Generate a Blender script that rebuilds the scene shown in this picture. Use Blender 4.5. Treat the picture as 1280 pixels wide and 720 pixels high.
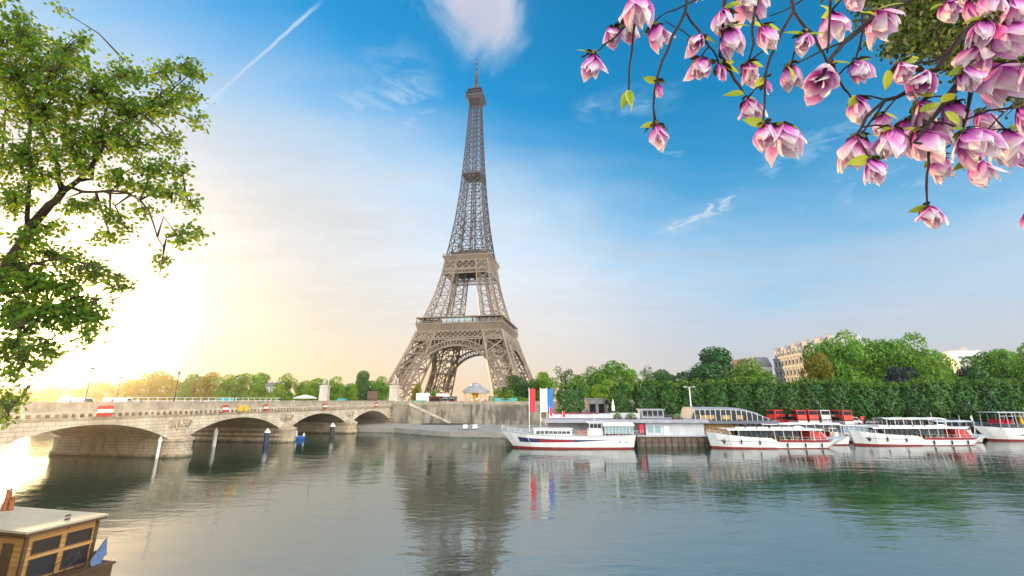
import bpy, math, random
import numpy as np
from mathutils import Vector, Matrix

for _o in list(bpy.data.objects):
    bpy.data.objects.remove(_o)
SC = bpy.context.scene
COL = SC.collection
R = math.radians

# ------------------------------------------------------------------ camera
EYE = 10.68
FPX = 544.3
PITCH = 0.25077
cam_d = bpy.data.cameras.new('camera')
cam_d.sensor_width = 36.0
cam_d.lens = 36.0 * FPX / 1280.0
cam_d.clip_start = 0.05
cam_d.clip_end = 20000
cam = bpy.data.objects.new('camera', cam_d)
COL.objects.link(cam)
cam.location = (0, 0, EYE)
cam.rotation_euler = (math.pi / 2 + PITCH, 0, 0)
SC.camera = cam

# ------------------------------------------------------------------ sun direction (low, behind the tree at left)
SUN_AZ = R(-47.0)      # from +Y towards +X
SUN_EL = R(6.5)
SUN = Vector((math.sin(SUN_AZ) * math.cos(SUN_EL), math.cos(SUN_AZ) * math.cos(SUN_EL), math.sin(SUN_EL)))
sun_d = bpy.data.lights.new('sun', 'SUN')
sun_d.energy = 5.0
sun_d.angle = R(0.53)
sun_d.color = (1.0, 0.64, 0.28)
sun = bpy.data.objects.new('sun', sun_d)
COL.objects.link(sun)
sun.rotation_euler = (-SUN).to_track_quat('-Z', 'Y').to_euler()
sun.location = (-60, 60, 60)

SC.view_settings.view_transform = 'Standard'
SC.view_settings.look = 'None'
SC.view_settings.gamma = 1.0
SC.view_settings.use_curve_mapping = False
SC.view_settings.exposure = 0.6

# ------------------------------------------------------------------ pixel helpers (photo pixels 1280x720)
CT, ST = math.cos(PITCH), math.sin(PITCH)


def ray(px, py):
    u = (px - 640.0) / FPX
    v = (py - 360.0) / FPX
    return Vector((u, CT + v * ST, ST - v * CT))


def at_z(px, py, z):
    d = ray(px, py)
    return Vector((0, 0, EYE)) + d * ((z - EYE) / d.z)


def at_y(px, py, Y):
    d = ray(px, py)
    return Vector((0, 0, EYE)) + d * (Y / d.y)


def at_d(px, py, dist):
    return Vector((0, 0, EYE)) + ray(px, py).normalized() * dist


# ------------------------------------------------------------------ world: low-sun sky with a high veil of cirrus
world = bpy.data.worlds.new('World')
SC.world = world
world.use_nodes = True
wn = world.node_tree
for n in list(wn.nodes):
    wn.nodes.remove(n)


class NT:
    def __init__(self, tree):
        self.t = tree

    def node(self, kind, **kw):
        n = self.t.nodes.new(kind)
        for k, v in kw.items():
            setattr(n, k, v)
        return n

    def link(self, a, b):
        self.t.links.new(a, b)

    def put(self, sock, v):
        if hasattr(v, 'is_output'):
            self.link(v, sock)
        elif v is not None:
            sock.default_value = v

    def m(self, op, a, b=None, c=None, clamp=False):
        n = self.node('ShaderNodeMath', operation=op, use_clamp=clamp)
        self.put(n.inputs[0], a)
        self.put(n.inputs[1], b)
        if c is not None:
            self.put(n.inputs[2], c)
        return n.outputs[0]

    def dot(self, a, vec):
        n = self.node('ShaderNodeVectorMath', operation='DOT_PRODUCT')
        self.link(a, n.inputs[0])
        n.inputs[1].default_value = tuple(vec)
        return n.outputs['Value']

    def smooth(self, x, a, b, c=0.0, d=1.0):
        n = self.node('ShaderNodeMapRange', interpolation_type='SMOOTHSTEP', clamp=True)
        self.put(n.inputs[0], x)
        self.put(n.inputs[1], a)
        self.put(n.inputs[2], b)
        self.put(n.inputs[3], c)
        self.put(n.inputs[4], d)
        return n.outputs[0]

    def mix(self, f, a, b, blend='MIX'):
        n = self.node('ShaderNodeMix', data_type='RGBA', blend_type=blend)
        n.clamp_factor = True
        self.put(n.inputs[0], f)
        self.put(n.inputs[6], a if hasattr(a, 'is_output') else (*a[:3], 1))
        self.put(n.inputs[7], b if hasattr(b, 'is_output') else (*b[:3], 1))
        return n.outputs[2]

    def noise(self, vec, scale, detail=4, rough=0.55, dist=0.0):
        n = self.node('ShaderNodeTexNoise')
        if vec is not None:
            self.link(vec, n.inputs['Vector'])
        n.inputs['Scale'].default_value = scale
        n.inputs['Detail'].default_value = detail
        n.inputs['Roughness'].default_value = rough
        n.inputs['Distortion'].default_value = dist
        return n.outputs['Fac']

    def mapping(self, vec, loc=(0, 0, 0), rot=(0, 0, 0), scale=(1, 1, 1)):
        n = self.node('ShaderNodeMapping')
        self.link(vec, n.inputs['Vector'])
        n.inputs['Location'].default_value = loc
        n.inputs['Rotation'].default_value = rot
        n.inputs['Scale'].default_value = scale
        return n.outputs[0]

    def ramp(self, f, stops):
        n = self.node('ShaderNodeValToRGB')
        self.put(n.inputs[0], f)
        cr = n.color_ramp
        while len(cr.elements) > 1:
            cr.elements.remove(cr.elements[-1])
        cr.elements[0].position = stops[0][0]
        cr.elements[0].color = (*stops[0][1], 1)
        for p, c in stops[1:]:
            e = cr.elements.new(p)
            e.color = (*c, 1)
        return n.outputs[0]


def build_world():
    g = NT(wn)
    tc = g.node('ShaderNodeTexCoord')
    d = g.node('ShaderNodeVectorMath', operation='NORMALIZE')
    g.link(tc.outputs['Generated'], d.inputs[0])
    d = d.outputs[0]
    sep = g.node('ShaderNodeSeparateXYZ')
    g.link(d, sep.inputs[0])
    dx, dy, dz = sep.outputs
    el = g.m('MULTIPLY', g.m('ARCSINE', dz), 57.2958)
    sd = g.m('MAXIMUM', g.dot(d, SUN), 0.0)
    # clear sky
    sky = g.node('ShaderNodeTexSky', sky_type='NISHITA')
    sky.sun_disc = False
    sky.sun_elevation = SUN_EL
    sky.sun_rotation = SUN_AZ
    sky.altitude = 30
    sky.air_density = 1.0
    sky.dust_density = 0.4
    sky.ozone_density = 3.0
    hs = g.node('ShaderNodeHueSaturation')
    hs.inputs['Hue'].default_value = 0.487
    hs.inputs['Saturation'].default_value = 2.05
    hs.inputs['Value'].default_value = 1.65
    g.link(sky.outputs[0], hs.inputs['Color'])
    bg_sky = g.node('ShaderNodeBackground')
    g.link(hs.outputs[0], bg_sky.inputs[0])
    bg_sky.inputs[1].default_value = 0.15
    # coordinates on a flat cloud deck, so that streaks converge towards the horizon
    inv = g.m('DIVIDE', 1.0, g.m('MAXIMUM', g.m('ADD', dz, 0.12), 0.05))
    cmb = g.node('ShaderNodeCombineXYZ')
    g.link(g.m('MULTIPLY', dx, inv), cmb.inputs[0])
    g.link(g.m('MULTIPLY', dy, inv), cmb.inputs[1])
    deck = cmb.outputs[0]
    n_soft = g.noise(g.mapping(deck, loc=(3.1, 1.7, 0)), 0.75, 4, 0.55, 0.3)
    streak = g.noise(g.mapping(deck, loc=(1.3, 4.2, 0), rot=(0, 0, R(-38)), scale=(0.55, 2.4, 1)), 1.5, 7, 0.62, 0.8)
    fine = g.noise(g.mapping(deck, loc=(7.3, 2.2, 0), rot=(0, 0, R(-25)), scale=(0.8, 1.8, 1)), 4.5, 6, 0.6, 0.5)
    # veil: high towards the sun, low elsewhere
    e0 = g.m('ADD', 18.5, g.m('MULTIPLY', g.m('POWER', sd, 2.0), 19.0))
    lo = g.m('SUBTRACT', e0, 13.0)
    hi = g.m('ADD', e0, 15.0)
    wob = g.m('ADD', g.m('MULTIPLY', g.m('SUBTRACT', n_soft, 0.5), 24.0), g.m('MULTIPLY', g.m('SUBTRACT', streak, 0.5), 13.0))
    veil = g.m('SUBTRACT', 1.0, g.smooth(g.m('ADD', el, wob), lo, hi))
    wisps = g.m('MULTIPLY', g.smooth(g.m('ADD', streak, g.m('MULTIPLY', g.m('SUBTRACT', fine, .5), 0.35)), 0.56, 0.78), g.smooth(el, 44, 24))
    wisps = g.m('MULTIPLY', wisps, 0.75)
    # veil colour by angle from the sun and height
    c_far = g.ramp(g.m('DIVIDE', el, 40.0, clamp=True), [(0.0, (0.44, 0.39, 0.37)), (0.08, (0.44, 0.44, 0.45)), (0.25, (0.37, 0.46, 0.56)), (0.7, (0.26, 0.44, 0.62))])
    c_mid = g.ramp(g.m('DIVIDE', el, 40.0, clamp=True), [(0.0, (0.68, 0.50, 0.33)), (0.13, (0.62, 0.555, 0.47)), (0.36, (0.56, 0.60, 0.64)), (1.0, (0.42, 0.54, 0.65))])
    c_near = g.ramp(g.m('DIVIDE', el, 40.0, clamp=True), [(0.0, (0.80, 0.58, 0.32)), (0.20, (0.60, 0.55, 0.46)), (0.45, (0.49, 0.515, 0.53)), (1.0, (0.36, 0.44, 0.49))])
    vc = g.mix(g.smooth(sd, 0.25, 0.78), c_far, c_mid)
    vc = g.mix(g.smooth(sd, 0.72, 0.96), vc, c_near)
    tex = g.m('ADD', 0.97, g.m('ADD', g.m('MULTIPLY', g.m('SUBTRACT', streak, 0.5), 0.55), g.m('MULTIPLY', g.m('SUBTRACT', fine, 0.5), 0.30)))
    tex = g.m('ADD', 0.97, g.m('MULTIPLY', g.m('SUBTRACT', tex, 0.97), g.smooth(el, 3.0, 20.0, 0.15, 1.0)))
    tx = g.node('ShaderNodeCombineColor')
    for i_ in range(3):
        g.link(tex, tx.inputs[i_])
    vc = g.mix(0.75, vc, tx.outputs[0], 'MULTIPLY')
    # puffy cloud beside the tower's top
    pc = ray(598, 22).normalized()
    rt = Vector((1, 0, 0))
    up = pc.cross(rt) * -1
    up.normalize()
    a = g.m('SUBTRACT', g.dot(d, rt), pc.dot(rt))
    b = g.dot(d, up)
    nb = g.noise(g.mapping(d, loc=(2.0, 0.3, 0.9)), 9.0, 9, 0.66, 0.7)
    nb2 = g.noise(g.mapping(d, loc=(5.0, 1.3, 0.2)), 3.4, 3, 0.5)
    bx = g.m('ADD', a, g.m('MULTIPLY', g.m('SUBTRACT', nb2, .5), 0.16))
    by = g.m('ADD', b, g.m('MULTIPLY', g.m('SUBTRACT', nb, .5), 0.10))
    rr = g.m('SQRT', g.m('ADD', g.m('POWER', g.m('DIVIDE', bx, 0.118), 2.0), g.m('POWER', g.m('DIVIDE', g.m('SUBTRACT', by, 0.035), 0.128), 2.0)))
    puff = g.smooth(g.m('ADD', rr, g.m('MULTIPLY', g.m('SUBTRACT', nb, .5), 1.5)), 1.12, 0.45)
    puff = g.m('MULTIPLY', puff, g.smooth(dy, 0.0, 0.2))
    puff = g.m('MULTIPLY', puff, 0.93)

    # contrails: thin bands along great circles
    def trail(p, q, width, soft, amp, nsc):
        P, Q = ray(*p).normalized(), ray(*q).normalized()
        nrm = P.cross(Q).normalized()
        tan = (Q - P).normalized()
        tn = g.noise(g.mapping(d, loc=(width * 100, 0, 1)), nsc, 5, 0.65)
        off = g.m('ABSOLUTE', g.m('ADD', g.dot(d, nrm), g.m('MULTIPLY', g.m('SUBTRACT', tn, .5), width * 3.2)))
        s = g.dot(d, tan)
        s0, s1 = P.dot(tan), Q.dot(tan)
        band = g.smooth(off, width + soft, width * 0.2)
        ends = g.m('MULTIPLY', g.smooth(s, s0 - .03, s0 + .03), g.smooth(s, s1 + .05, s1 - .05))
        fwd = g.smooth(g.dot(d, (P + Q).normalized()), 0.5, 0.7)
        if soft > 0.02:      # cirrus, broken into wisps
            wn2 = g.noise(g.mapping(d, loc=(amp * 9, 0.4, 2), rot=(0, R(20), 0), scale=(0.8, 1, 2.2)), nsc * 1.1, 8, 0.66, 0.9)
            band = g.m('MULTIPLY', band, g.smooth(wn2, 0.38, 0.64, 0.12, 1.25))
        return g.m('MULTIPLY', g.m('MULTIPLY', band, ends), g.m('MULTIPLY', fwd, amp), clamp=True)
    t1 = trail((393, 10), (215, 168), 0.0018, 0.0034, 0.66, 34.0)
    t2 = trail((225, 275), (540, 362), 0.0035, 0.012, 0.40, 10.0)
    t3 = trail((820, 296), (935, 240), 0.007, 0.026, 0.66, 22.0)
    t4 = trail((950, 215), (1090, 150), 0.010, 0.036, 0.50, 18.0)
    t5 = trail((725, 140), (840, 120), 0.008, 0.034, 0.34, 20.0)
    t6 = trail((240, 190), (540, 130), 0.030, 0.12, 0.48, 12.0)
    t7 = trail((930, 300), (1290, 190), 0.022, 0.08, 0.50, 12.0)
    t8 = trail((700, 330), (1000, 250), 0.016, 0.08, 0.42, 12.0)
    # glow round the sun, and an unseen cloud bank opposite, added as fill light
    glow = g.m('ADD', g.m('MULTIPLY', g.m('POWER', sd, 300.0), 4.0), g.m('MULTIPLY', g.m('POWER', sd, 70.0), 0.16))
    glow = g.m('MULTIPLY', glow, g.smooth(el, -1.0, 1.0))
    # flat light layers
    cover = g.m('MAXIMUM', veil, wisps)
    for t in (t1, t2, t3, t4, t5, t6, t7, t8):
        cover = g.m('MAXIMUM', cover, t)
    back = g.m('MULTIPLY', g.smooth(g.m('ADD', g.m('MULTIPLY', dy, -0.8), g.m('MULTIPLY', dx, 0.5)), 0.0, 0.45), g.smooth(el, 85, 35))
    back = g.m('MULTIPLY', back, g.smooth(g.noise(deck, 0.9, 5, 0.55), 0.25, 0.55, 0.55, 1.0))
    vc = g.mix(g.m('MAXIMUM', t1, t3), vc, (0.55, 0.57, 0.61))
    vc = g.mix(puff, vc, g.mix(g.smooth(nb2, 0.35, 0.65), (0.40, 0.40, 0.49), (0.54, 0.51, 0.54)))
    cover = g.m('MAXIMUM', cover, puff)
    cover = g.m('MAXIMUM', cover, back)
    vc = g.mix(back, vc, (FILL_BANK * 1.0, FILL_BANK * 0.96, FILL_BANK * 0.90))
    bg_v = g.node('ShaderNodeBackground')
    g.link(vc, bg_v.inputs[0])
    bg_v.inputs[1].default_value = 1.0
    ms = g.node('ShaderNodeMixShader')
    g.link(cover, ms.inputs[0])
    g.link(bg_sky.outputs[0], ms.inputs[1])
    g.link(bg_v.outputs[0], ms.inputs[2])
    bg_g = g.node('ShaderNodeBackground')
    bg_g.inputs[0].default_value = (1.0, 0.74, 0.36, 1)
    g.link(glow, bg_g.inputs[1])
    ad = g.node('ShaderNodeAddShader')
    g.link(ms.outputs[0], ad.inputs[0])
    g.link(bg_g.outputs[0], ad.inputs[1])
    out = g.node('ShaderNodeOutputWorld')
    g.link(ad.outputs[0], out.inputs[0])


FILL_BANK = 3.4  # strength of the unseen cloud bank added to brighten camera-facing surfaces
build_world()

SC.cycles.use_denoising = True
try:
    SC.cycles.denoiser = 'OPENIMAGEDENOISE'
except Exception:
    pass
SC.cycles.max_bounces = 7
SC.cycles.diffuse_bounces = 3
SC.cycles.glossy_bounces = 3
SC.cycles.transmission_bounces = 4
SC.cycles.transparent_max_bounces = 6
SC.cycles.sample_clamp_indirect = 6.0
SC.cycles.volume_bounces = 0
SC.cycles.caustics_reflective = False
SC.cycles.caustics_refractive = False


# ------------------------------------------------------------------ objects, tags, copies
def tag(o, label=None, cat=None, group=None, kind=None):
    if label:
        o['label'] = label
    if cat:
        o['category'] = cat
    if group:
        o['group'] = group
    if kind:
        o['kind'] = kind
    return o


def empty(name, loc=(0, 0, 0), rz=0.0, label=None, cat=None, group=None):
    o = bpy.data.objects.new(name, None)
    COL.objects.link(o)
    o.empty_display_size = 0.5
    o.location = loc
    o.rotation_euler = (0, 0, rz)
    return tag(o, label, cat, group)


def copy_tree(o, parent=None):
    c = o.copy()
    COL.objects.link(c)
    c.parent = parent
    for ch in list(o.children):
        copy_tree(ch, c)
    return c


class MB:
    """collects faces and links them as one mesh object"""

    def __init__(self):
        self.v, self.f, self.mi = [], [], []

    def add(self, vs, fs, mi=0):
        b = len(self.v)
        self.v.extend([tuple(p) for p in vs])
        self.f.extend([tuple(b + i for i in q) for q in fs])
        self.mi.extend([mi] * len(fs))
        return self

    def box(self, c, s, rz=0.0, mi=0, top=None, rot=None):
        """c centre, s full sizes; top = (sx, sy) scale of the upper face"""
        hx, hy, hz = s[0] / 2, s[1] / 2, s[2] / 2
        tx, ty = top if top else (1, 1)
        vs = []
        ca, sa = math.cos(rz), math.sin(rz)
        for z, kx, ky in ((-hz, 1, 1), (hz, tx, ty)):
            for x, y in ((-hx, -hy), (hx, -hy), (hx, hy), (-hx, hy)):
                x, y = x * kx, y * ky
                p = Vector((x * ca - y * sa, x * sa + y * ca, z))
                if rot:
                    p = rot @ p
                vs.append((c[0] + p.x, c[1] + p.y, c[2] + p.z))
        fs = [(3, 2, 1, 0), (4, 5, 6, 7), (0, 1, 5, 4), (1, 2, 6, 5), (2, 3, 7, 6), (3, 0, 4, 7)]
        return self.add(vs, fs, mi)

    def bb(self, x0, x1, y0, y1, z0, z1, mi=0):
        return self.box(((x0 + x1) / 2, (y0 + y1) / 2, (z0 + z1) / 2), (x1 - x0, y1 - y0, z1 - z0), mi=mi)

    def beam(self, p, q, w, h=None, mi=0):
        p, q = Vector(p), Vector(q)
        d = q - p
        if d.length < 1e-6:
            return self
        h = h or w
        d.normalize()
        ref = Vector((0, 0, 1)) if abs(d.z) < 0.95 else Vector((1, 0, 0))
        a = d.cross(ref).normalized() * (w / 2)
        b = d.cross(a).normalized() * (h / 2)
        vs = [p + a + b, p - a + b, p - a - b, p + a - b, q + a + b, q - a + b, q - a - b, q + a - b]
        fs = [(0, 1, 2, 3), (7, 6, 5, 4), (0, 4, 5, 1), (1, 5, 6, 2), (2, 6, 7, 3), (3, 7, 4, 0)]
        return self.add(vs, fs, mi)

    def tube(self, pts, rad, seg=7, mi=0, cap=True):
        pts = [Vector(p) for p in pts]
        n = len(pts)
        if not hasattr(rad, '__len__'):
            rad = [rad] * n
        vs, fs = [], []
        prev = None
        for i, p in enumerate(pts):
            t = (pts[min(i + 1, n - 1)] - pts[max(i - 1, 0)])
            if t.length < 1e-9:
                t = Vector((0, 0, 1))
            t.normalize()
            if prev is None:
                ref = Vector((0, 0, 1)) if abs(t.z) < 0.9 else Vector((1, 0, 0))
                a = t.cross(ref).normalized()
            else:
                a = prev - t * prev.dot(t)
                a = a.normalized() if a.length > 1e-6 else t.cross(Vector((1, 0, 0))).normalized()
            prev = a
            b = t.cross(a)
            for k in range(seg):
                an = 2 * math.pi * k / seg
                vs.append(p + (a * math.cos(an) + b * math.sin(an)) * rad[i])
        for i in range(n - 1):
            for k in range(seg):
                k2 = (k + 1) % seg
                fs.append((i * seg + k, i * seg + k2, (i + 1) * seg + k2, (i + 1) * seg + k))
        if cap:
            fs.append(tuple(reversed(range(seg))))
            fs.append(tuple((n - 1) * seg + k for k in range(seg)))
        return self.add(vs, fs, mi)

    def lathe(self, c, prof, seg=16, mi=0):
        vs, fs = [], []
        for r, z in prof:
            for k in range(seg):
                an = 2 * math.pi * k / seg
                vs.append((c[0] + r * math.cos(an), c[1] + r * math.sin(an), c[2] + z))
        n = len(prof)
        for i in range(n - 1):
            for k in range(seg):
                k2 = (k + 1) % seg
                fs.append((i * seg + k, i * seg + k2, (i + 1) * seg + k2, (i + 1) * seg + k))
        if prof[0][0] > 1e-4:
            fs.append(tuple(reversed(range(seg))))
        if prof[-1][0] > 1e-4:
            fs.append(tuple((n - 1) * seg + k for k in range(seg)))
        return self.add(vs, fs, mi)

    def prism(self, prof, fn, a, b, mi=0):
        """profile polygon (2D list) extruded between parameters a and b; fn(u, v, w) -> point"""
        n = len(prof)
        vs = [fn(u, v, a) for u, v in prof] + [fn(u, v, b) for u, v in prof]
        fs = [tuple(range(n)), tuple(reversed(range(n, 2 * n)))]
        for i in range(n):
            j = (i + 1) % n
            fs.append((i, n + i, n + j, j))
        return self.add(vs, fs, mi)

    def build(self, name, mats, parent=None, smooth=False, loc=None, rz=None):
        me = bpy.data.meshes.new(name)
        me.from_pydata(self.v, [], self.f)
        if not isinstance(mats, (list, tuple)):
            mats = [mats]
        for m_ in mats:
            me.materials.append(m_)
        if len(mats) > 1:
            me.polygons.foreach_set('material_index', np.array(self.mi, dtype=np.int32))
        if smooth:
            me.polygons.foreach_set('use_smooth', np.ones(len(self.f), dtype=bool))
        me.update()
        o = bpy.data.objects.new(name, me)
        COL.objects.link(o)
        if parent is not None:
            o.parent = parent
        if loc is not None:
            o.location = loc
        if rz is not None:
            o.rotation_euler = (0, 0, rz)
        return o


def from_arrays(name, V, F, mats, parent=None, smooth=False, mi=None):
    """V (n,3) array, F (m,k) array of equal-sided faces"""
    me = bpy.data.meshes.new(name)
    V = np.asarray(V, dtype=np.float32)
    F = np.asarray(F, dtype=np.int32)
    m_, k = F.shape
    me.vertices.add(len(V))
    me.vertices.foreach_set('co', V.ravel())
    me.loops.add(m_ * k)
    me.loops.foreach_set('vertex_index', F.ravel())
    me.polygons.add(m_)
    me.polygons.foreach_set('loop_start', np.arange(0, m_ * k, k, dtype=np.int32))
    me.polygons.foreach_set('loop_total', np.full(m_, k, dtype=np.int32))
    if not isinstance(mats, (list, tuple)):
        mats = [mats]
    for q in mats:
        me.materials.append(q)
    if mi is not None:
        me.polygons.foreach_set('material_index', np.asarray(mi, dtype=np.int32))
    if smooth:
        me.polygons.foreach_set('use_smooth', np.ones(m_, dtype=bool))
    me.update(calc_edges=True)
    o = bpy.data.objects.new(name, me)
    COL.objects.link(o)
    if parent is not None:
        o.parent = parent
    return o


# ------------------------------------------------------------------ materials
def mat(name, col, rough=0.6, metal=0.0, var=0.0, vscale=1.0, var_col=None, bump=0.0, bscale=8.0, streak=0.0, spec=0.5,
        streak_col=(0.08, 0.075, 0.065), streak_scale=0.5, blocks=None, tide=None):
    m_ = bpy.data.materials.new(name)
    m_.use_nodes = True
    t = m_.node_tree
    g = NT(t)
    p = t.nodes['Principled BSDF']
    p.inputs['Base Color'].default_value = (*col, 1)
    p.inputs['Roughness'].default_value = rough
    p.inputs['Metallic'].default_value = metal
    p.inputs['Specular IOR Level'].default_value = spec
    geo = None
    c = None
    if var or streak or bump:
        geo = g.node('ShaderNodeTexCoord').outputs['Object']
    if var:
        n = g.noise(geo, vscale, 6, 0.62)
        c2 = var_col if var_col else tuple(x * (1 - var) for x in col)
        c = g.mix(g.smooth(n, 0.34, 0.66), col, c2)
    if streak:
        mp = g.mapping(geo, scale=(streak_scale, streak_scale, streak_scale * 0.24))
        n = g.noise(mp, 2.4, 6, 0.6)
        n2 = g.noise(geo, streak_scale * 0.25, 3, 0.5)
        f = g.m('MULTIPLY', g.smooth(g.m('ADD', n, g.m('MULTIPLY', g.m('SUBTRACT', n2, 0.5), 0.6)), 0.46, 0.66), streak)
        c = g.mix(f, c if c is not None else col, streak_col)
    if blocks:
        geo = geo or g.node('ShaderNodeTexCoord').outputs['Object']
        bt = g.node('ShaderNodeTexBrick')
        g.link(g.mapping(geo, rot=(R(-90), 0, 0)), bt.inputs['Vector'])
        bt.inputs['Scale'].default_value = 1.0
        bt.inputs['Brick Width'].default_value = blocks[0]
        bt.inputs['Row Height'].default_value = blocks[1]
        bt.inputs['Mortar Size'].default_value = 0.035
        bt.inputs['Color1'].default_value = (1, 1, 1, 1)
        bt.inputs['Color2'].default_value = (0.88, 0.86, 0.83, 1)
        bt.inputs['Mortar'].default_value = (0.45, 0.42, 0.38, 1)
        c = g.mix(1.0, c if c is not None else col, bt.outputs['Color'], 'MULTIPLY')
    if tide:
        # algae and wet stone near the waterline
        ps = g.node('ShaderNodeSeparateXYZ')
        gp = g.node('ShaderNodeNewGeometry').outputs['Position']
        g.link(gp, ps.inputs[0])
        wv = g.noise(gp, 0.6, 4, 0.6)
        f = g.smooth(g.m('ADD', ps.outputs[2], g.m('MULTIPLY', wv, 1.2)), tide + 0.9, tide + 0.3)
        c = g.mix(g.m('MULTIPLY', f, 0.85), c if c is not None else col, (0.045, 0.05, 0.028))
    if c is not None:
        g.link(c, p.inputs['Base Color'])
    if bump:
        n = g.noise(geo, bscale, 4, 0.6)
        b = g.node('ShaderNodeBump')
        b.inputs['Strength'].default_value = bump
        b.inputs['Distance'].default_value = 0.05
        g.link(n, b.inputs['Height'])
        g.link(b.outputs[0], p.inputs['Normal'])
    return m_


def leaf_mat(name, stops, rough=0.5, trans=0.35, tcol=(0.35, 0.42, 0.05), scale=0.35):
    """leaf colours vary from leaf to leaf and from spray to spray"""
    m_ = bpy.data.materials.new(name)
    m_.use_nodes = True
    t = m_.node_tree
    g = NT(t)
    p = t.nodes['Principled BSDF']
    p.inputs['Roughness'].default_value = rough
    p.inputs['Specular IOR Level'].default_value = 0.35
    geo = g.node('ShaderNodeNewGeometry')
    oi = g.node('ShaderNodeObjectInfo')
    tc = g.node('ShaderNodeTexCoord')
    n = g.noise(tc.outputs['Object'], scale, 3, 0.6)
    f = g.m('ADD', g.m('MULTIPLY', geo.outputs['Random Per Island'], 0.45), g.m('MULTIPLY', n, 0.55))
    f = g.m('ADD', f, g.m('MULTIPLY', g.m('SUBTRACT', oi.outputs['Random'], 0.5), 0.22), clamp=True)
    c = g.ramp(f, stops)
    g.link(c, p.inputs['Base Color'])
    tr = g.node('ShaderNodeBsdfTranslucent')
    tcx = g.mix(0.55, c, (*tcol,))
    g.link(tcx, tr.inputs[0])
    mx = g.node('ShaderNodeMixShader')
    mx.inputs[0].default_value = trans
    g.link(p.outputs[0], mx.inputs[1])
    g.link(tr.outputs[0], mx.inputs[2])
    out = [n_ for n_ in t.nodes if n_.type == 'OUTPUT_MATERIAL'][0]
    g.link(mx.outputs[0], out.inputs[0])
    return m_


M = {}
M['stone'] = mat('bridge_stone', (0.74, 0.64, 0.49), 0.85, var=0.28, vscale=0.35, bump=0.35, bscale=1.5, streak=0.22, streak_scale=0.5, streak_col=(0.26, 0.21, 0.15), blocks=(1.5, 0.62))
M['stone_dark'] = mat('parapet_stone', (0.42, 0.365, 0.28), 0.9, var=0.3, vscale=0.5, bump=0.3, bscale=2.0, streak=0.35, streak_scale=0.8, streak_col=(0.14, 0.12, 0.09))
M['pier_stone'] = mat('pier_stone', (0.60, 0.50, 0.36), 0.85, var=0.3, vscale=0.5, bump=0.3, bscale=2.0, streak=0.3, streak_scale=0.6, blocks=(1.3, 0.55), tide=0.35)
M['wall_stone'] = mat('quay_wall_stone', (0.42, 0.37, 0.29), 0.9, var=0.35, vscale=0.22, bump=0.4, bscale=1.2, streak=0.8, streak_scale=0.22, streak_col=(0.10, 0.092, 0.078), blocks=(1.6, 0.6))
M['quay_pave'] = mat('quay_paving', (0.36, 0.335, 0.29), 0.9, var=0.25, vscale=0.3, bump=0.2, bscale=2.0, tide=0.15)
M['ground'] = mat('ground_gravel', (0.22, 0.19, 0.14), 0.95, var=0.4, vscale=0.05, bump=0.2, bscale=1.0)
M['asphalt'] = mat('asphalt', (0.06, 0.06, 0.06), 0.85, var=0.2, vscale=0.4, bump=0.15, bscale=5)
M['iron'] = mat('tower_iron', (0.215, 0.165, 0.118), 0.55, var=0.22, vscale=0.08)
M['iron_shade'] = mat('tower_iron_shaded', (0.05, 0.038, 0.03), 0.7, var=0.2, vscale=0.2)  # darker copy of the tower iron, interior shade put into its colour
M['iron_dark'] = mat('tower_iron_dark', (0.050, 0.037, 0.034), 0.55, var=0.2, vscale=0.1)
M['white'] = mat('white_paint', (0.78, 0.78, 0.76), 0.4, var=0.10, vscale=0.6)
M['hull_white'] = mat('hull_white_paint', (0.84, 0.84, 0.83), 0.3, var=0.07, vscale=0.4, streak=0.22, streak_scale=1.6, streak_col=(0.45, 0.40, 0.33))
M['grey'] = mat('grey_paint', (0.36, 0.37, 0.40), 0.5, var=0.2, vscale=0.6)
M['light_grey'] = mat('light_grey_paint', (0.55, 0.57, 0.60), 0.5, var=0.15, vscale=0.5)
M['roof_grey'] = mat('zinc_roof', (0.34, 0.34, 0.37), 0.45, var=0.25, vscale=0.7)
M['dark'] = mat('dark_paint', (0.03, 0.03, 0.035), 0.5)
M['opening'] = mat('dark_interior', (0.02, 0.022, 0.028), 0.9)
M['black'] = mat('black_rubber', (0.015, 0.015, 0.017), 0.7)
M['red'] = mat('red_paint', (0.55, 0.03, 0.025), 0.45, var=0.15, vscale=1.0)
M['deep_red'] = mat('deep_red_vinyl', (0.32, 0.015, 0.03), 0.5, var=0.2, vscale=1.0)
M['boot_red'] = mat('antifouling_red', (0.30, 0.03, 0.03), 0.6, var=0.2, vscale=1.0)
M['blue'] = mat('blue_cloth', (0.02, 0.16, 0.62), 0.7)
M['navy'] = mat('navy_paint', (0.015, 0.03, 0.10), 0.45)
M['flag_red'] = mat('red_cloth', (0.70, 0.03, 0.06), 0.7)
M['flag_white'] = mat('white_cloth', (0.80, 0.78, 0.72), 0.8)
M['glass'] = mat('dark_glass', (0.03, 0.045, 0.055), 0.06, spec=0.8)
M['pale_glass'] = mat('pale_glass', (0.30, 0.42, 0.47), 0.08, spec=0.8)
M['wood'] = mat('varnished_wood', (0.48, 0.24, 0.06), 0.45, var=0.35, vscale=2.0, streak=0.0)
M['wood_dark'] = mat('dark_wood', (0.10, 0.055, 0.025), 0.6, var=0.3, vscale=2.0)
M['bark'] = mat('bark', (0.085, 0.055, 0.035), 0.9, var=0.4, vscale=3.0, bump=0.8, bscale=14)
M['bark_grey'] = mat('grey_bark', (0.13, 0.11, 0.09), 0.9, var=0.4, vscale=2.0)
M['yellow'] = mat('yellow_paint', (0.75, 0.42, 0.03), 0.5)
M['orange'] = mat('orange_paint', (0.80, 0.16, 0.02), 0.5)
M['green_canvas'] = mat('green_canvas', (0.05, 0.38, 0.24), 0.8)
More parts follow.
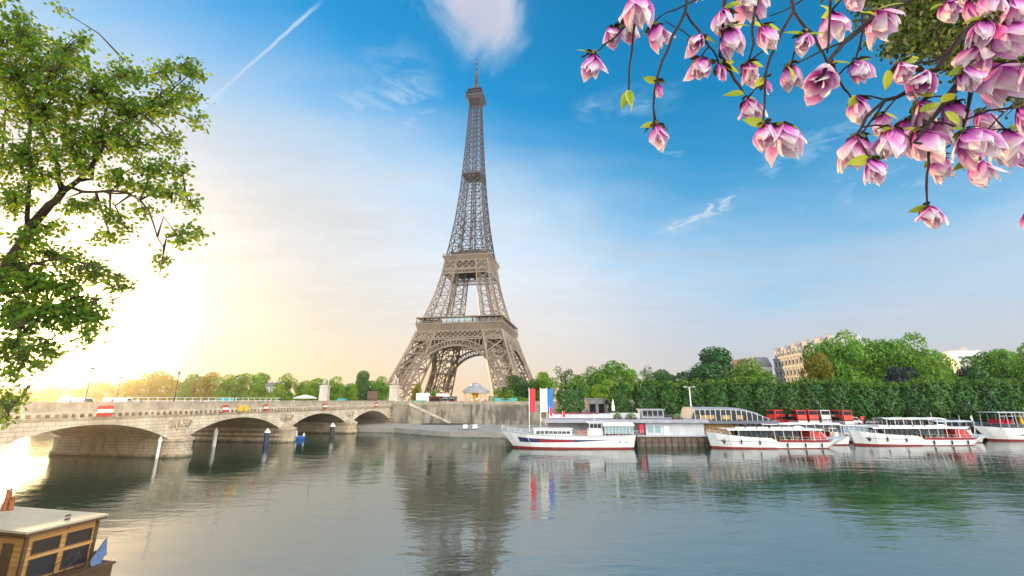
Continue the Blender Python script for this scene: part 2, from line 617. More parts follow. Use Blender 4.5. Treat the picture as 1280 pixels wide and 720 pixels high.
M['turq'] = mat('turquoise_paint', (0.06, 0.36, 0.36), 0.5)
M['cream'] = mat('cream_render', (0.46, 0.45, 0.45), 0.85, var=0.2, vscale=0.15, streak=0.2, streak_scale=0.4, streak_col=(0.28, 0.23, 0.18))
M['brown'] = mat('brown_boards', (0.16, 0.08, 0.05), 0.7, var=0.3, vscale=0.8)
M['fender'] = mat('pontoon_timber', (0.22, 0.17, 0.13), 0.85, var=0.45, vscale=0.8, streak=0.4, streak_scale=1.2)
M['warm'] = mat('warm_interior', (0.55, 0.34, 0.12), 0.7, var=0.5, vscale=0.6)
M['slate'] = mat('slate_roof', (0.12, 0.13, 0.17), 0.5, var=0.2, vscale=0.4)


def lit_mat(name, col, strength):
    m_ = bpy.data.materials.new(name)
    m_.use_nodes = True
    p = m_.node_tree.nodes['Principled BSDF']
    p.inputs['Base Color'].default_value = (*col, 1)
    p.inputs['Emission Color'].default_value = (*col, 1)
    p.inputs['Emission Strength'].default_value = strength
    return m_


M['orange_red'] = mat('orange_red_paint', (0.68, 0.045, 0.02), 0.4, var=0.1, vscale=1.0)
M['grey_stone'] = mat('grey_stone', (0.26, 0.26, 0.26), 0.9, var=0.25, vscale=0.6)
GREEN = [(0.0, (0.010, 0.040, 0.008)), (0.25, (0.038, 0.145, 0.014)), (0.5, (0.12, 0.32, 0.020)), (1.0, (0.31, 0.48, 0.035))]
DEEP = [(0.0, (0.004, 0.020, 0.008)), (0.33, (0.013, 0.068, 0.020)), (0.6, (0.042, 0.165, 0.036)), (1.0, (0.15, 0.30, 0.06))]
BRIGHT = [(0.0, (0.035, 0.11, 0.010)), (0.4, (0.11, 0.27, 0.016)), (0.7, (0.22, 0.40, 0.025)), (1.0, (0.36, 0.48, 0.05))]
SUN_YELLOW = [(0.0, (0.05, 0.08, 0.008)), (0.4, (0.16, 0.18, 0.012)), (0.7, (0.30, 0.27, 0.018)), (1.0, (0.46, 0.34, 0.03))]  # yellow-green leaves with the low sun's gold put into the colour
DUSK = [(0.0, (0.010, 0.020, 0.024)), (0.5, (0.028, 0.038, 0.045)), (1.0, (0.08, 0.09, 0.09))]
M['leaf_green'] = leaf_mat('leaves_green', GREEN)
M['leaf_deep'] = leaf_mat('leaves_deep_green', DEEP, trans=0.25)
M['leaf_bright'] = leaf_mat('leaves_bright_green', BRIGHT, trans=0.4)
M['leaf_sun_yellow'] = leaf_mat('leaves_sun_yellow', SUN_YELLOW, trans=0.45, tcol=(0.55, 0.40, 0.04))
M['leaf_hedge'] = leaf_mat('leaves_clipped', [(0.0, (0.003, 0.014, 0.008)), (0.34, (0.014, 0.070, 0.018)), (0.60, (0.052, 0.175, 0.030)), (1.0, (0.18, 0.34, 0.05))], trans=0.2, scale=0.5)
M['leaf_purple'] = leaf_mat('leaves_dark_purple', DUSK, trans=0.15, tcol=(0.05, 0.03, 0.06))
# ================================================================== water and land
BE = Vector((math.cos(R(-10.58)), math.sin(R(-10.58)), 0))      # along the far bank, to the right
BD = Vector((math.sin(R(10.58)), math.cos(R(10.58)), 0))        # along the bridge, inland on the far bank
A0 = Vector((-48.47, 181.28, 0))                                 # foot of the far abutment, downstream face


def bk(e, d, z=0.0):
    p = A0 + BE * e + BD * d
    return Vector((p.x, p.y, z))


def water_mat():
    m_ = bpy.data.materials.new('river_water')
    m_.use_nodes = True
    t = m_.node_tree
    g = NT(t)
    p = t.nodes['Principled BSDF']
    p.inputs['Base Color'].default_value = (0.010, 0.040, 0.026, 1)
    p.inputs['Roughness'].default_value = 0.012
    p.inputs['IOR'].default_value = 4.0
    tc = g.node('ShaderNodeTexCoord')
    pos = tc.outputs['Object']
    a = g.noise(g.mapping(pos, rot=(0, 0, R(12)), scale=(0.55, 1.25, 1)), 0.42, 3, 0.5, 0.4)
    b = g.noise(g.mapping(pos, rot=(0, 0, R(-14)), scale=(0.7, 1.2, 1)), 1.25, 3, 0.55, 0.5)
    c = g.noise(g.mapping(pos, rot=(0, 0, R(30)), scale=(0.9, 1.1, 1)), 4.5, 2, 0.5, 0.2)
    patch = g.smooth(g.noise(g.mapping(pos, scale=(0.6, 1.6, 1)), 0.035, 3, 0.55), 0.35, 0.65, 0.55, 1.3)
    h = g.m('ADD', g.m('MULTIPLY', a, 0.062), g.m('ADD', g.m('MULTIPLY', b, 0.022), g.m('MULTIPLY', c, 0.003)))
    h = g.m('MULTIPLY', h, patch)
    bp = g.node('ShaderNodeBump')
    bp.inputs['Strength'].default_value = 1.0
    bp.inputs['Distance'].default_value = 0.85
    g.link(h, bp.inputs['Height'])
    g.link(bp.outputs[0], p.inputs['Normal'])
    return m_


w_ = MB()
w_.add([(-500, -200, 0), (500, -200, 0), (500, 470, 0), (-500, 470, 0)], [(0, 1, 2, 3)])
river = w_.build('river_water', water_mat())
tag(river, kind='structure')


def slab(name, pts, z0, z1, m_, zs=None):
    mb = MB()
    n = len(pts)
    zt = zs if zs else [z1] * n
    vs = [(p[0], p[1], z0) for p in pts] + [(p[0], p[1], z) for p, z in zip(pts, zt)]
    fs = [tuple(reversed(range(n))), tuple(range(n, 2 * n))]
    for i in range(n):
        j = (i + 1) % n
        fs.append((i, j, n + j, n + i))
    mb.add(vs, fs)
    o = mb.build(name, m_)
    tag(o, kind='structure')
    return o


GZ = 9.05      # upper ground, far bank
# lower quay, left part (level) and right part (raised road beside the landing stages)
slab('lower_quay', [bk(-60, 2), bk(-60, -14), bk(-14, -27), (-39, 151.5), (-28, 141), (-18, 133.5), (-4, 131), (20, 129), (24, 173), bk(60, 2)], -2, 1.6, M['quay_pave'])
slab('quay_ramp', [(20.05, 128.5), (44, 126), (48, 172), (24.05, 174)], -2, 1.6, M['quay_pave'], zs=[1.6, 3.4, 3.4, 1.6])
slab('quay_road', [(44.05, 126), (420, 126), (420, 190), (48.05, 176)], -2, 3.4, M['asphalt'])
# far upper terrain: one sheet to the horizon
slab('far_ground', [(-500, bk(-460, 0.5).y), bk(60, 0.5), bk(64, 6), (500, bk(558, 6).y), (500, 470), (-500, 470)], 0, GZ, M['ground'])
# near bank under the camera
slab('near_ground', [(-400, 140), (-110, 46), (-77, 29), (-42, 20), (-19, 13.2), (-12.5, 6), (-6, 2.3), (12, 2.3), (70, -4), (400, -40), (400, -190), (-400, -190)], -2, 9.0, M['quay_pave'])

# ================================================================== far embankment wall
qw = empty('quay_wall', bk(18, 0), 0, 'long stained stone embankment wall between the bridge and the clipped trees', 'wall')
qw.rotation_euler = (0, 0, R(-10.58))


def wseg(e0, e1, d0, d1, z0, z1, name, m_=None, parent=None):
    mb = MB()
    mb.bb(e0 - 18, e1 - 18, d0, d1, z0, z1)
    return mb.build(name, m_ or M['wall_stone'], parent if parent is not None else qw)


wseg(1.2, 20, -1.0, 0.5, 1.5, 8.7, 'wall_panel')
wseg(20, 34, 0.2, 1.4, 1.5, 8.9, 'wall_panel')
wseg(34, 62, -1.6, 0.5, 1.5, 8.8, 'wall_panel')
# coping and parapet
mb = MB()
mb.bb(1.2 - 18, 20 - 18, -1.15, 0.55, 8.7, 9.05)
mb.bb(2, 16, 0.05, 1.45, 8.9, 9.2)
mb.bb(16, 44, -1.75, 0.55, 8.8, 9.15)
mb.bb(1.2 - 18, 20 - 18, -0.7, -0.3, 9.05, 9.9)
mb.bb(2, 16, 0.5, 0.9, 9.2, 9.95)
mb.bb(16, 44, -1.2, -0.8, 9.15, 10.0)
mb.build('coping', M['stone_dark'], qw)
# flight of steps down to the quay
mb = MB()
NS = 26
for i in range(NS):
    e0 = 9.0 + i * (17.0 / NS)
    zt = 8.6 - i * (7.0 / NS)
    mb.bb(e0 - 18, e0 + 17.0 / NS - 18, -3.4, -1.03, 1.5, zt)
mb.build('staircase', M['wall_stone'], qw)
mb = MB()
mb.add([(9 - 18, -3.65, 8.6), (26.2 - 18, -3.65, 1.6), (26.2 - 18, -3.65, 2.5), (9 - 18, -3.65, 9.55),
        (9 - 18, -3.41, 8.6), (26.2 - 18, -3.41, 1.6), (26.2 - 18, -3.41, 2.5), (9 - 18, -3.41, 9.55)],
       [(0, 1, 2, 3), (7, 6, 5, 4), (3, 2, 6, 7), (1, 0, 4, 5), (2, 1, 5, 6), (0, 3, 7, 4)])
mb.build('stair_parapet', M['stone'], qw)
mb = MB()
mb.bb(-1.5, 16.0, -8.5, -3.9, 1.5, 1.95)
mb.build('paved_step', M['asphalt'], qw)

# embankment wall continued behind the clipped trees
qw2 = empty('quay_wall', bk(62, 0), R(-10.58), 'shaded stone embankment wall half hidden behind the clipped quay trees', 'wall')
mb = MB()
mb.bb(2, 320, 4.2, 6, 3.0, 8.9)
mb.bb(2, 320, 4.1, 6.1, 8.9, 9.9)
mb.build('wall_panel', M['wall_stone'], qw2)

# ================================================================== bridge
SPAN = 31.0
HALF_P = 1.75
ZS, ZC = 3.3, 6.7          # springing and crown of the arches
bridge = empty('stone_bridge', A0.copy(), R(-10.58) + math.pi / 2, 'long pale stone bridge of flat arches crossing the river at left', 'bridge')
# local frame of the bridge: +x runs inland along the bridge, +y runs upstream (to the left of it)
BW = 25.5


def arch_pts(t0, t1, n=22):
    """segmental arch from t0 to t1"""
    s = (t1 - t0) / 2
    r = ZC - ZS
    rad = (s * s + r * r) / (2 * r)
    c = (t0 + t1) / 2
    a0 = math.asin(s / rad)
    out = []
    for i in range(n + 1):
        a = -a0 + 2 * a0 * i / n
        out.append((c + rad * math.sin(a), ZC - rad + rad * math.cos(a)))
    return out


for k in range(5):
    tc_ = -SPAN * (k + 0.5)
    t0, t1 = tc_ - SPAN / 2, tc_ + SPAN / 2
    pts = arch_pts(t0 + HALF_P, t1 - HALF_P)
    mb = MB()
    fv = lambda u, v, w: (u, w, v)
    # spandrel + barrel: quads between the arch curve and the deck underside, as two facades and one soffit
    prof = [(t0, ZS)] + pts + [(t1, ZS)]
    top = 7.7
    for wy, flip in ((0.0, False), (BW, True)):
        vs, fs = [], []
        for (u, v) in prof:
            vs.append((u, wy, v))
            vs.append((u, wy, top))
        for i in range(len(prof) - 1):
            q = (2 * i, 2 * i + 2, 2 * i + 3, 2 * i + 1)
            fs.append(tuple(reversed(q)) if flip else q)
        mb.add(vs, fs)
    vs, fs = [], []
    for (u, v) in prof:
        vs.append((u, 0, v))
        vs.append((u, BW, v))
    for i in range(len(prof) - 1):
        fs.append((2 * i, 2 * i + 1, 2 * i + 3, 2 * i + 2))
    mb.add(vs, fs)
    arch = mb.build('arch', M['stone'], bridge)
    # ring of voussoirs a little proud of the facade
    mb = MB()
    for i in range(len(pts) - 1):
        (u0, v0), (u1, v1) = pts[i], pts[i + 1]
        for (a, b) in ((0.0, 1.0),):
            n0 = Vector((u1 - u0, v1 - v0)).normalized()
            nx, nz = -n0.y, n0.x
            o = 0.02 if i % 2 else 0.035
            vs = [(u0, -o, v0 - 0.01), (u1, -o, v1 - 0.01), (u1 + nx * 0.85, -o, v1 + nz * 0.85), (u0 + nx * 0.85, -o, v0 + nz * 0.85),
                  (u0, 0.02, v0 - 0.01), (u1, 0.02, v1 - 0.01), (u1 + nx * 0.85, 0.02, v1 + nz * 0.85), (u0 + nx * 0.85, 0.02, v0 + nz * 0.85)]
            mb.add(vs, [(0, 1, 2, 3), (3, 2, 6, 7), (1, 0, 4, 5), (0, 3, 7, 4), (2, 1, 5, 6)])
    mb.build('arch_ring', M['stone'], arch)
# piers with rounded cutwaters
for k in range(1, 5):
    t = -SPAN * k
    mb = MB()
    outline = []
    n = 10
    hw = 2.35
    for i in range(n + 1):
        a = math.pi + math.pi * i / n
        outline.append((t + hw * math.cos(a), -0.2 + 2.6 * math.sin(a)))
    for i in range(n + 1):
        a = math.pi * i / n
        outline.append((t + hw * math.cos(a), BW + 0.2 + 2.6 * math.sin(a)))
    for (z0, z1, sc) in ((-2.5, 0.9, 1.10), (0.9, 3.0, 1.0), (3.0, 3.45, 1.10)):
        vs = []
        for z in (z0, z1):
            for (u, w) in outline:
                cy = 0 if w < BW / 2 else BW
                vs.append((t + (u - t) * sc, cy + (w - cy) * sc, z))
        m_ = len(outline)
        fs = [tuple(reversed(range(m_))), tuple(range(m_, 2 * m_))]
        for i in range(m_):
            j = (i + 1) % m_
            fs.append((i, j, m_ + j, m_ + i))
        mb.add(vs, fs)
    # low half-dome cap
    vs, fs = [], []
    for sgn, cy in ((-1, 0.0), (1, BW)):
        ring = []
        for i in range(n + 1):
            a = math.pi * i / n
            ring.append((t + hw * math.cos(a), cy + sgn * (0.2 + 2.6 * math.sin(a)), 3.45))
        b = len(vs)
        vs += ring + [(t, cy, 5.0)]
        for i in range(n):
            fs.append((b + i, b + i + 1, b + n + 1) if sgn > 0 else (b + i + 1, b + i, b + n + 1))
    mb.add(vs, fs)
    mb.build('pier', M['pier_stone'], bridge)
    # carved wreath with spread wings above the pier
    mb = MB()
    cz = 5.95
    ring = [(t + 0.85 * math.cos(2 * math.pi * i / 20), -0.16, cz + 1.0 * math.sin(2 * math.pi * i / 20)) for i in range(21)]
    mb.tube(ring, 0.2, 6)
    for s in (-1, 1):
        for q in range(5):
            x0 = t + s * (0.9 + 0.1 * q)
            mb.tube([(x0, -0.1, cz + 0.5 - 0.22 * q), (t + s * (2.0 - .1 * q), -0.2, cz + 0.75 - 0.24 * q), (t + s * (2.9 - 0.25 * q), -0.12, cz + 0.45 - 0.3 * q)], [0.2, 0.17, 0.06], 5)
    mb.tube([(t, -0.15, cz - 0.7), (t, -0.36, cz), (t, -0.25, cz + 0.75), (t + 0.12, -0.35, cz + 1.05)], [0.2, 0.42, 0.22, 0.12], 8)
    for s in (-1, 1):
        mb.tube([(t, -0.1, cz - 1.0), (t + s * 0.35, -0.12, cz - 1.5), (t + s * .3, -0.1, cz - 1.9)], [0.16, 0.14, 0.05], 5)
    mb.build('eagle_relief', M['pier_stone'], bridge)
# cornice with modillions, parapets, deck
L0, L1 = -155.0, 3.0
mb = MB()
mb.bb(L0, L1, -0.3, 0.25, 7.7, 7.98)
mb.bb(L0, L1, -0.95, 0.25, 8.48, 8.80)
mb.bb(L0, L1, BW - 0.25, BW + 0.95, 7.7, 8.8)
mb.build('cornice', M['stone'], bridge)
mb = MB()
x = L0 + 0.4
while x < L1 - 0.5:
    mb.bb(x, x + 0.55, -0.85, 0.2, 7.98, 8.48)
    x += 1.15
mod = mb.build('modillions', M['stone'], bridge)
mb = MB()
mb.bb(L0, L1, -0.45, 0.0, 8.8, 10.1)
mb.bb(L0, L1, -0.55, 0.1, 10.1, 10.3)
mb.bb(L0, L1, BW, BW + 0.45, 8.8, 10.1)
mb.bb(L0, L1, BW - 0.1, BW + 0.55, 10.1, 10.3)
mb.build('parapet', M['stone_dark'], bridge)
mb = MB()
mb.bb(L0, L1, 0.02, BW - 0.02, 7.705, 8.75)
mb.build('deck', M['stone_dark'], bridge)
mb = MB()
mb.bb(L0, L1, 6.0, BW - 6.0, 8.752, 8.80)
mb.build('roadway', M['asphalt'], bridge)
mb = MB()
mb.bb(L0, L1, 0.12, 5.9, 8.752, 8.93)
mb.bb(L0, L1, BW - 5.9, BW - 0.12, 8.752, 8.93)
mb.build('footway', M['quay_pave'], bridge)
# far abutment
mb = MB()
mb.bb(0.0, 3.4, -1.1, BW + 1.1, 0.5, 8.75)
mb.bb(3.4, 6.0, -1.1, 0.0, 0.5, 8.75)
mb.bb(-0.25, 6.2, -1.35, 0.0, 8.8, 9.15)
mb.build('abutment', M['stone'], bridge)


def bpt(t, w, z):
    """bridge-local to world"""
    p = A0 + BD * t - BE * w
    return Vector((p.x, p.y, z))


def b_t(px, w, z=9.0):
    """distance along the bridge at which a line of the deck passes the bearing of a picture column"""
    u = (px - 640) / FPX / (CT + 0.246 * ST)
    p = A0 - BE * w
    # (p.x + BD.x t) = u (p.y + BD.y t)
    return (p.x - u * p.y) / (u * BD.y - BD.x)


# the near end of the bridge stands on the bank
mb = MB()
mb.bb(-162, -155.01, -1.5, BW + 1.5, -1, 8.74)
mb.build('abutment', M['stone'], bridge)
# ================================================================== the iron tower
TW = Vector((-33.97, 354.18, 9.1))
tower = empty('iron_lattice_tower', TW, R(-10.58), 'tall brown iron lattice tower on four splayed legs behind the far bank', 'tower')
tower.scale = (0.945, 0.945, 1.0)
HO = [(0, 55.0), (10, 50.6), (20, 46.4), (30, 42.4), (40, 38.7), (50, 35.3), (57, 33.2), (70, 28.4), (85, 24.0), (100, 20.6), (115, 18.3), (130, 15.8), (150, 13.0), (175, 10.5), (200, 8.7), (225, 7.2), (250, 6.0), (276, 5.0)]
HI = [(0, 35.0), (10, 31.8), (20, 28.6), (30, 25.5), (40, 22.5), (50, 19.8), (57, 18.0), (70, 15.2), (85, 12.2), (100, 9.8), (115, 8.0), (130, 6.4), (150, 4.6), (175, 2.8), (200, 1.2), (225, 0.9), (276, 0.7)]


def ip(tab, h):
    return float(np.interp(h, [a for a, b in tab], [b for a, b in tab]))


def ho(h):
    return ip(HO, h)


def hi(h):
    return ip(HI, h)


def leg_mesh(sx, sy, levels, wc, wx, wf, sub=2):
    mb = MB()

    def cn(a, b, h):
        return (sx * (ho(h) if a else hi(h)), sy * (ho(h) if b else hi(h)), h)
    fine = []
    for i in range(len(levels) - 1):
        fine += [levels[i], (levels[i] + levels[i + 1]) / 2]
    fine.append(levels[-1])
    for a in (0, 1):
        for b in (0, 1):
            for i in range(len(fine) - 1):
                mb.beam(cn(a, b, fine[i]), cn(a, b, fine[i + 1]), wc)
    outer = {((1, 0), (1, 1)): 1, ((0, 0), (0, 1)): 0, ((0, 1), (1, 1)): 1, ((0, 0), (1, 0)): 0}
    faces = [((1, 0), (1, 1)), ((0, 0), (0, 1)), ((0, 1), (1, 1)), ((0, 0), (1, 0))]
    for i in range(len(levels) - 1):
        h0, h1 = levels[i], levels[i + 1]
        for (p, q) in faces:
            mb.beam(cn(*p, h1), cn(*q, h1), wx)
            A_, B_, C_, D_ = (Vector(cn(*p, h0)), Vector(cn(*q, h0)), Vector(cn(*q, h1)), Vector(cn(*p, h1)))
            wq = wx if outer[(p, q)] else wx * 0.62
            mb.beam(A_, C_, wq)
            mb.beam(B_, D_, wq)
            # secondary lattice
            mid = (A_ + B_ + C_ + D_) / 4
            if outer[(p, q)]:
                mb.beam((A_ + D_) / 2, (B_ + C_) / 2, wf)
            if outer[(p, q)] == 0:
                continue
            for (e, f) in (((A_ + B_) / 2, (B_ + C_) / 2), ((B_ + C_) / 2, (C_ + D_) / 2), ((C_ + D_) / 2, (D_ + A_) / 2), ((D_ + A_) / 2, (A_ + B_) / 2)):
                mb.beam(e, f, wf)
    return mb


for sx in (-1, 1):
    for sy in (-1, 1):
        leg = leg_mesh(sx, sy, [2.0, 12, 23.5, 34.5, 44.5, 51.5], 1.7, 0.85, 0.34).build('leg', M['iron'], tower)
        for a in (35.0, 54.6):
            for b in (35.0, 54.6):
                mb = MB()
                mb.box((sx * a, sy * b, 1.2), (5.5, 5.5, 2.6), top=(0.8, 0.8))
                mb.build('masonry_footing', M['pier_stone'], leg)
        # inclined lift shaft inside the leg
        mb = MB()
        for o in (-1.6, 1.6):
            mb.beam((sx * 47 + o, sy * 47 - o, 3), (sx * 25.5 + o, sy * 25.5 - o, 52), 0.8)
        for q in range(12):
            h = 4 + q * 4
            k = 47 + (25.5 - 47) * (h - 3) / 49
            mb.beam((sx * k - 2, sy * k + 2, h), (sx * k + 2, sy * k - 2, h), 0.5)
        mb.build('lift_track', M['iron'], leg)


def rot4(p, k):
    x, y, z = p
    for _ in range(k):
        x, y = -y, x
    return (x, y, z)


# four decorative arches and the trusses between the legs
for k in range(4):
    mb = MB()
    RI, HC = 36.6, 3.4
    n = 44

    def ap(r, i):
        a = math.pi * (0.045 + 0.91 * i / n)
        x, h = r * math.cos(a), HC + r * math.sin(a)
        return rot4((x, -(ho(h) - 0.4), h), k)
    RO = RI + 4.2
    for i in range(n):
        mb.beam(ap(RI, i), ap(RI, i + 1), 2.6, 1.35)
        mb.beam(ap(RO, i), ap(RO, i + 1), 1.7, 1.1)
        mb.beam(ap(RI, i), ap(RO, i), 0.6)
        if i % 2:
            mb.beam(ap(RI, i), ap(RO, i + 1), 0.38)
        else:
            mb.beam(ap(RI, i + 1), ap(RO, i), 0.38)
    # posts between the arch and the truss above it
    x = -24.0
    while x <= 24.01:
        if abs(x) > 5:
            hh = HC + math.sqrt(max(0, RO * RO - x * x))
            mb.beam(rot4((x, -(ho(hh) - 0.4), hh), k), rot4((x, -(ho(45) - 0.4), 45), k), 0.7)
        x += 3.0
    mb.build('arch', M['iron'], tower)

    mb = MB()

    def fp(x, h, off=0.0):
        return rot4((x, -(ho(h) + off), h), k)
    for h in (44.8, 46.2, 51.2):
        w = ho(h)
        mb.beam(fp(-w, h), fp(w, h), 0.7, 0.9)
    nx = 18
    for i in range(nx):
        a0, a1 = -1 + 2 * i / nx, -1 + 2 * (i + 1) / nx
        w0, w1 = ho(46.2), ho(51.2)
        mb.beam(fp(a0 * w0, 46.2), fp(a1 * w1, 51.2), 0.62)
        mb.beam(fp(a1 * w0, 46.2), fp(a0 * w1, 51.2), 0.62)
        am = (a0 + a1) / 2
        mb.beam(fp(a0 * w0, 46.2), fp(a0 * w1, 51.2), 0.4)
        mb.beam(fp(a0 * ho(44.8), 44.8), fp(a1 * w0, 46.2), 0.3)
    # inner truss parallel to the facade
    for h in (45, 51):
        q = hi(h) + 1
        mb.beam(rot4((-q, -q, h), k), rot4((q, -q, h), k), 0.7)
    for i in range(10):
        q = hi(48)
        a0, a1 = -q + 2 * q * i / 10, -q + 2 * q * (i + 1) / 10
        mb.beam(rot4((a0, -q, 45), k), rot4((a1, -q, 51), k), 0.45)
        mb.beam(rot4((a1, -q, 45), k), rot4((a0, -q, 51), k), 0.45)
    mb.build('truss', M['iron'], tower)

    # upper belts below the second floor
    mb = MB()
    for h in (100.3, 103.6, 104.6, 111.0):
        w = ho(h)
        mb.beam(fp(-w, h), fp(w, h), 0.55, 0.7)
    nx = 7
    for i in range(nx):
        a0, a1 = -1 + 2 * i / nx, -1 + 2 * (i + 1) / nx
        w0, w1 = ho(104.6), ho(111)
        mb.beam(fp(a0 * w0, 104.6), fp(a1 * w1, 111), 0.55)
        mb.beam(fp(a1 * w0, 104.6), fp(a0 * w1, 111), 0.55)
        mb.beam(fp(a0 * w0, 104.6), fp(a0 * w1, 111), 0.5)
    nx = 24
    for i in range(nx):
        a0, a1 = -1 + 2 * i / nx, -1 + 2 * (i + 1) / nx
        w0, w1 = ho(100.3), ho(103.6)
        mb.beam(fp(a0 * w0, 100.3), fp(a1 * w1, 103.6), 0.32)
        mb.beam(fp(a1 * w0, 100.3), fp(a0 * w1, 103.6), 0.32)
    mb.build('upper_truss', M['iron'], tower)


def ring_box(mb, ho_, hi_, z0, z1, ho2=None, mi=0):
    """square ring between half sizes hi_ and ho_ (ho2 at the top)"""
    ho2 = ho2 or ho_
    vs = []
    for (a, z) in ((ho_, z0), (ho2, z1), (hi_, z1), (hi_, z0)):
        vs += [(-a, -a, z), (a, -a, z), (a, a, z), (-a, a, z)]
    fs = []
    for lv in range(4):
        l2 = (lv + 1) % 4
        for i in range(4):
            j = (i + 1) % 4
            fs.append((lv * 4 + i, lv * 4 + j, l2 * 4 + j, l2 * 4 + i))
    mb.add(vs, fs, mi)


# first floor
mb = MB()
ring_box(mb, 34.2, 32.5, 51.6, 56.6, 35.4)
ring_box(mb, 35.9, 15.0, 56.6, 57.5)
ring_box(mb, 34.9, 34.0, 51.2, 51.9)
for k in range(4):
    for i in range(25):
        x = -34 + 68 * i / 24
        mb.beam(rot4((x * 0.99, -34.4, 52.0), k), rot4((x * 1.02, -35.75, 56.6), k), 0.55)
ff = mb.build('first_floor', M['iron'], tower)
mb = MB()
for k in range(4):
    for i in range(29):
        x = -35.2 + 70.4 * i / 28
        mb.beam(rot4((x, -35.4, 57.5), k), rot4((x, -35.4, 58.8), k), 0.16)
        if i % 2 == 0:
            mb.beam(rot4((x, -34.6, 57.5), k), rot4((x, -34.6, 61.6), k), 0.32)
    mb.beam(rot4((-35.5, -35.4, 58.8), k), rot4((35.5, -35.4, 58.8), k), 0.2)
    mb.beam(rot4((-35.5, -35.4, 58.2), k), rot4((35.5, -35.4, 58.2), k), 0.12)
ring_box(mb, 35.6, 30.0, 61.6, 62.3)
mb.build('gallery', M['iron'], ff)
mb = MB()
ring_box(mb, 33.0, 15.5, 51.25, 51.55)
ring_box(mb, 29.5, 28.9, 46.4, 51.2)  # dark ring added for the shade seen through the truss
mb.build('underside_shade_ring', M['iron_shade'], ff)
mb = MB()
mb.bb(-14, 10.5, -33.2, -26, 57.55, 61.5)
for i in range(7):
    mb.bb(-14 + i * 4.03, -13.8 + i * 4.03, -33.3, -33.15, 57.6, 61.5, mi=1)
mb.build('glass_pavilion', [M['pale_glass'], M['white']], ff)
mb = MB()
mb.bb(13, 31, -31.5, -24, 57.55, 61.3)
mb.bb(-31, -17, -31.0, -24, 57.55, 61.0)
for i in range(6):
    mb.bb(13.5 + i * 3, 15.9 + i * 3, -31.56, -31.4, 58.2, 60.8, mi=1)
mb.bb(24, 31.5, -20, 20, 57.55, 61.2)
mb.bb(-31.5, -24, -20, 20, 57.55, 61.2)
mb.bb(-20, 20, 24, 31.5, 57.55, 61.2)
mb.build('pavilion', [M['iron_dark'], M['glass']], ff)

for sx in (-1, 1):
    for sy in (-1, 1):
        leg_mesh(sx, sy, [57.5, 66, 75, 84, 92.5, 100.5, 108, 114.5], 1.0, 0.46, 0.2).build('upper_leg', M['iron'], tower)
# second floor
mb = MB()
ring_box(mb, 18.8, 17.2, 111.2, 114.9, 20.6)
ring_box(mb, 21.0, 4.0, 114.9, 115.7)
ring_box(mb, 19.3, 18.3, 110.9, 111.4)
for k in range(4):
    for i in range(19):
        x = -19 + 38 * i / 18
        mb.beam(rot4((x * 0.98, -19.0, 111.5), k), rot4((x * 1.07, -20.75, 114.9), k), 0.35)
        mb.beam(rot4((x * 1.07, -20.5, 115.7), k), rot4((x * 1.07, -20.5, 117.2), k), 0.14)
    mb.beam(rot4((-20.6, -20.5, 117.2), k), rot4((20.6, -20.5, 117.2), k), 0.18)
sf = mb.build('second_floor', M['iron'], tower)
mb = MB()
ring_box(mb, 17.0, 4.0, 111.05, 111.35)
ring_box(mb, 15.4, 15.0, 104.7, 111.0)  # dark ring added as shade behind the upper belt
mb.build('underside_shade_ring', M['iron_shade'], sf)
mb = MB()
mb.bb(-14.5, 14.5, -14.5, 14.5, 116.0, 119.4)
mb.bb(-15.6, 15.6, -15.6, 15.6, 119.4, 119.9)
mb.bb(-9, 9, -9, 9, 119.9, 123.4)
for k in range(4):
    for i in range(13):
        x = -15.2 + 30.4 * i / 12
        mb.beam(rot4((x, -15.3, 119.9), k), rot4((x, -15.3, 121.2), k), 0.14)
    mb.beam(rot4((-15.3, -15.3, 121.2), k), rot4((15.3, -15.3, 121.2), k), 0.16)
mb.build('pavilion', [M['iron_dark']], sf)

# spire
mb = MB()
lv = [115.5]
while lv[-1] < 268:
    lv.append(lv[-1] + max(3.6, 9.0 - (lv[-1] - 115) * 0.036))
lv[-1] = 271.0
for i in range(len(lv) - 1):
    h0, h1 = lv[i], lv[i + 1]
    kk = 1.0 - 0.45 * (h0 - 115) / 160
    for k in range(4):
        def sp(a, h, depth=1.0):
            return rot4((a, -ho(h) * depth, h), k)
        o0, o1, i0, i1 = ho(h0), ho(h1), hi(h0), hi(h1)
        hm = (h0 + h1) / 2
        om, im = ho(hm), hi(hm)
        mb.beam(sp(o0, h0), sp(o1, h1), 0.85 * kk)
        for s in (-1, 1):
            mb.beam(sp(s * i0, h0), sp(s * i1, h1), 0.48 * kk)
            mb.beam(sp(s * i0, h0), sp(s * o1, h1), 0.46 * kk)
            mb.beam(sp(s * o0, h0), sp(s * i1, h1), 0.46 * kk)
            # inner faces of the four corner shafts
            if h0 < 150:
                q0, q1 = hi(h0) / ho(h0), hi(h1) / ho(h1)
                mb.beam(sp(s * o0, h0, q0), sp(s * i1, h1, q1), 0.34 * kk)
                mb.beam(sp(s * i0, h0, q0), sp(s * o1, h1, q1), 0.34 * kk)
        mb.beam(sp(-o1, h1), sp(o1, h1), 0.5 * kk)
        if i0 > 1.5:
            mb.beam(sp(-i0, h0), sp(i1, h1), 0.34 * kk)
            mb.beam(sp(i0, h0), sp(-i1, h1), 0.34 * kk)
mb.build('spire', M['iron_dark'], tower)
mb = MB()
for (a, b) in ((-2.2, -1.4), (2.2, -1.4), (2.2, 1.4), (-2.2, 1.4), (0, 0)):
    mb.beam((a, b, 118), (a * 0.6, b * 0.6, 272), 0.4)
h = 120
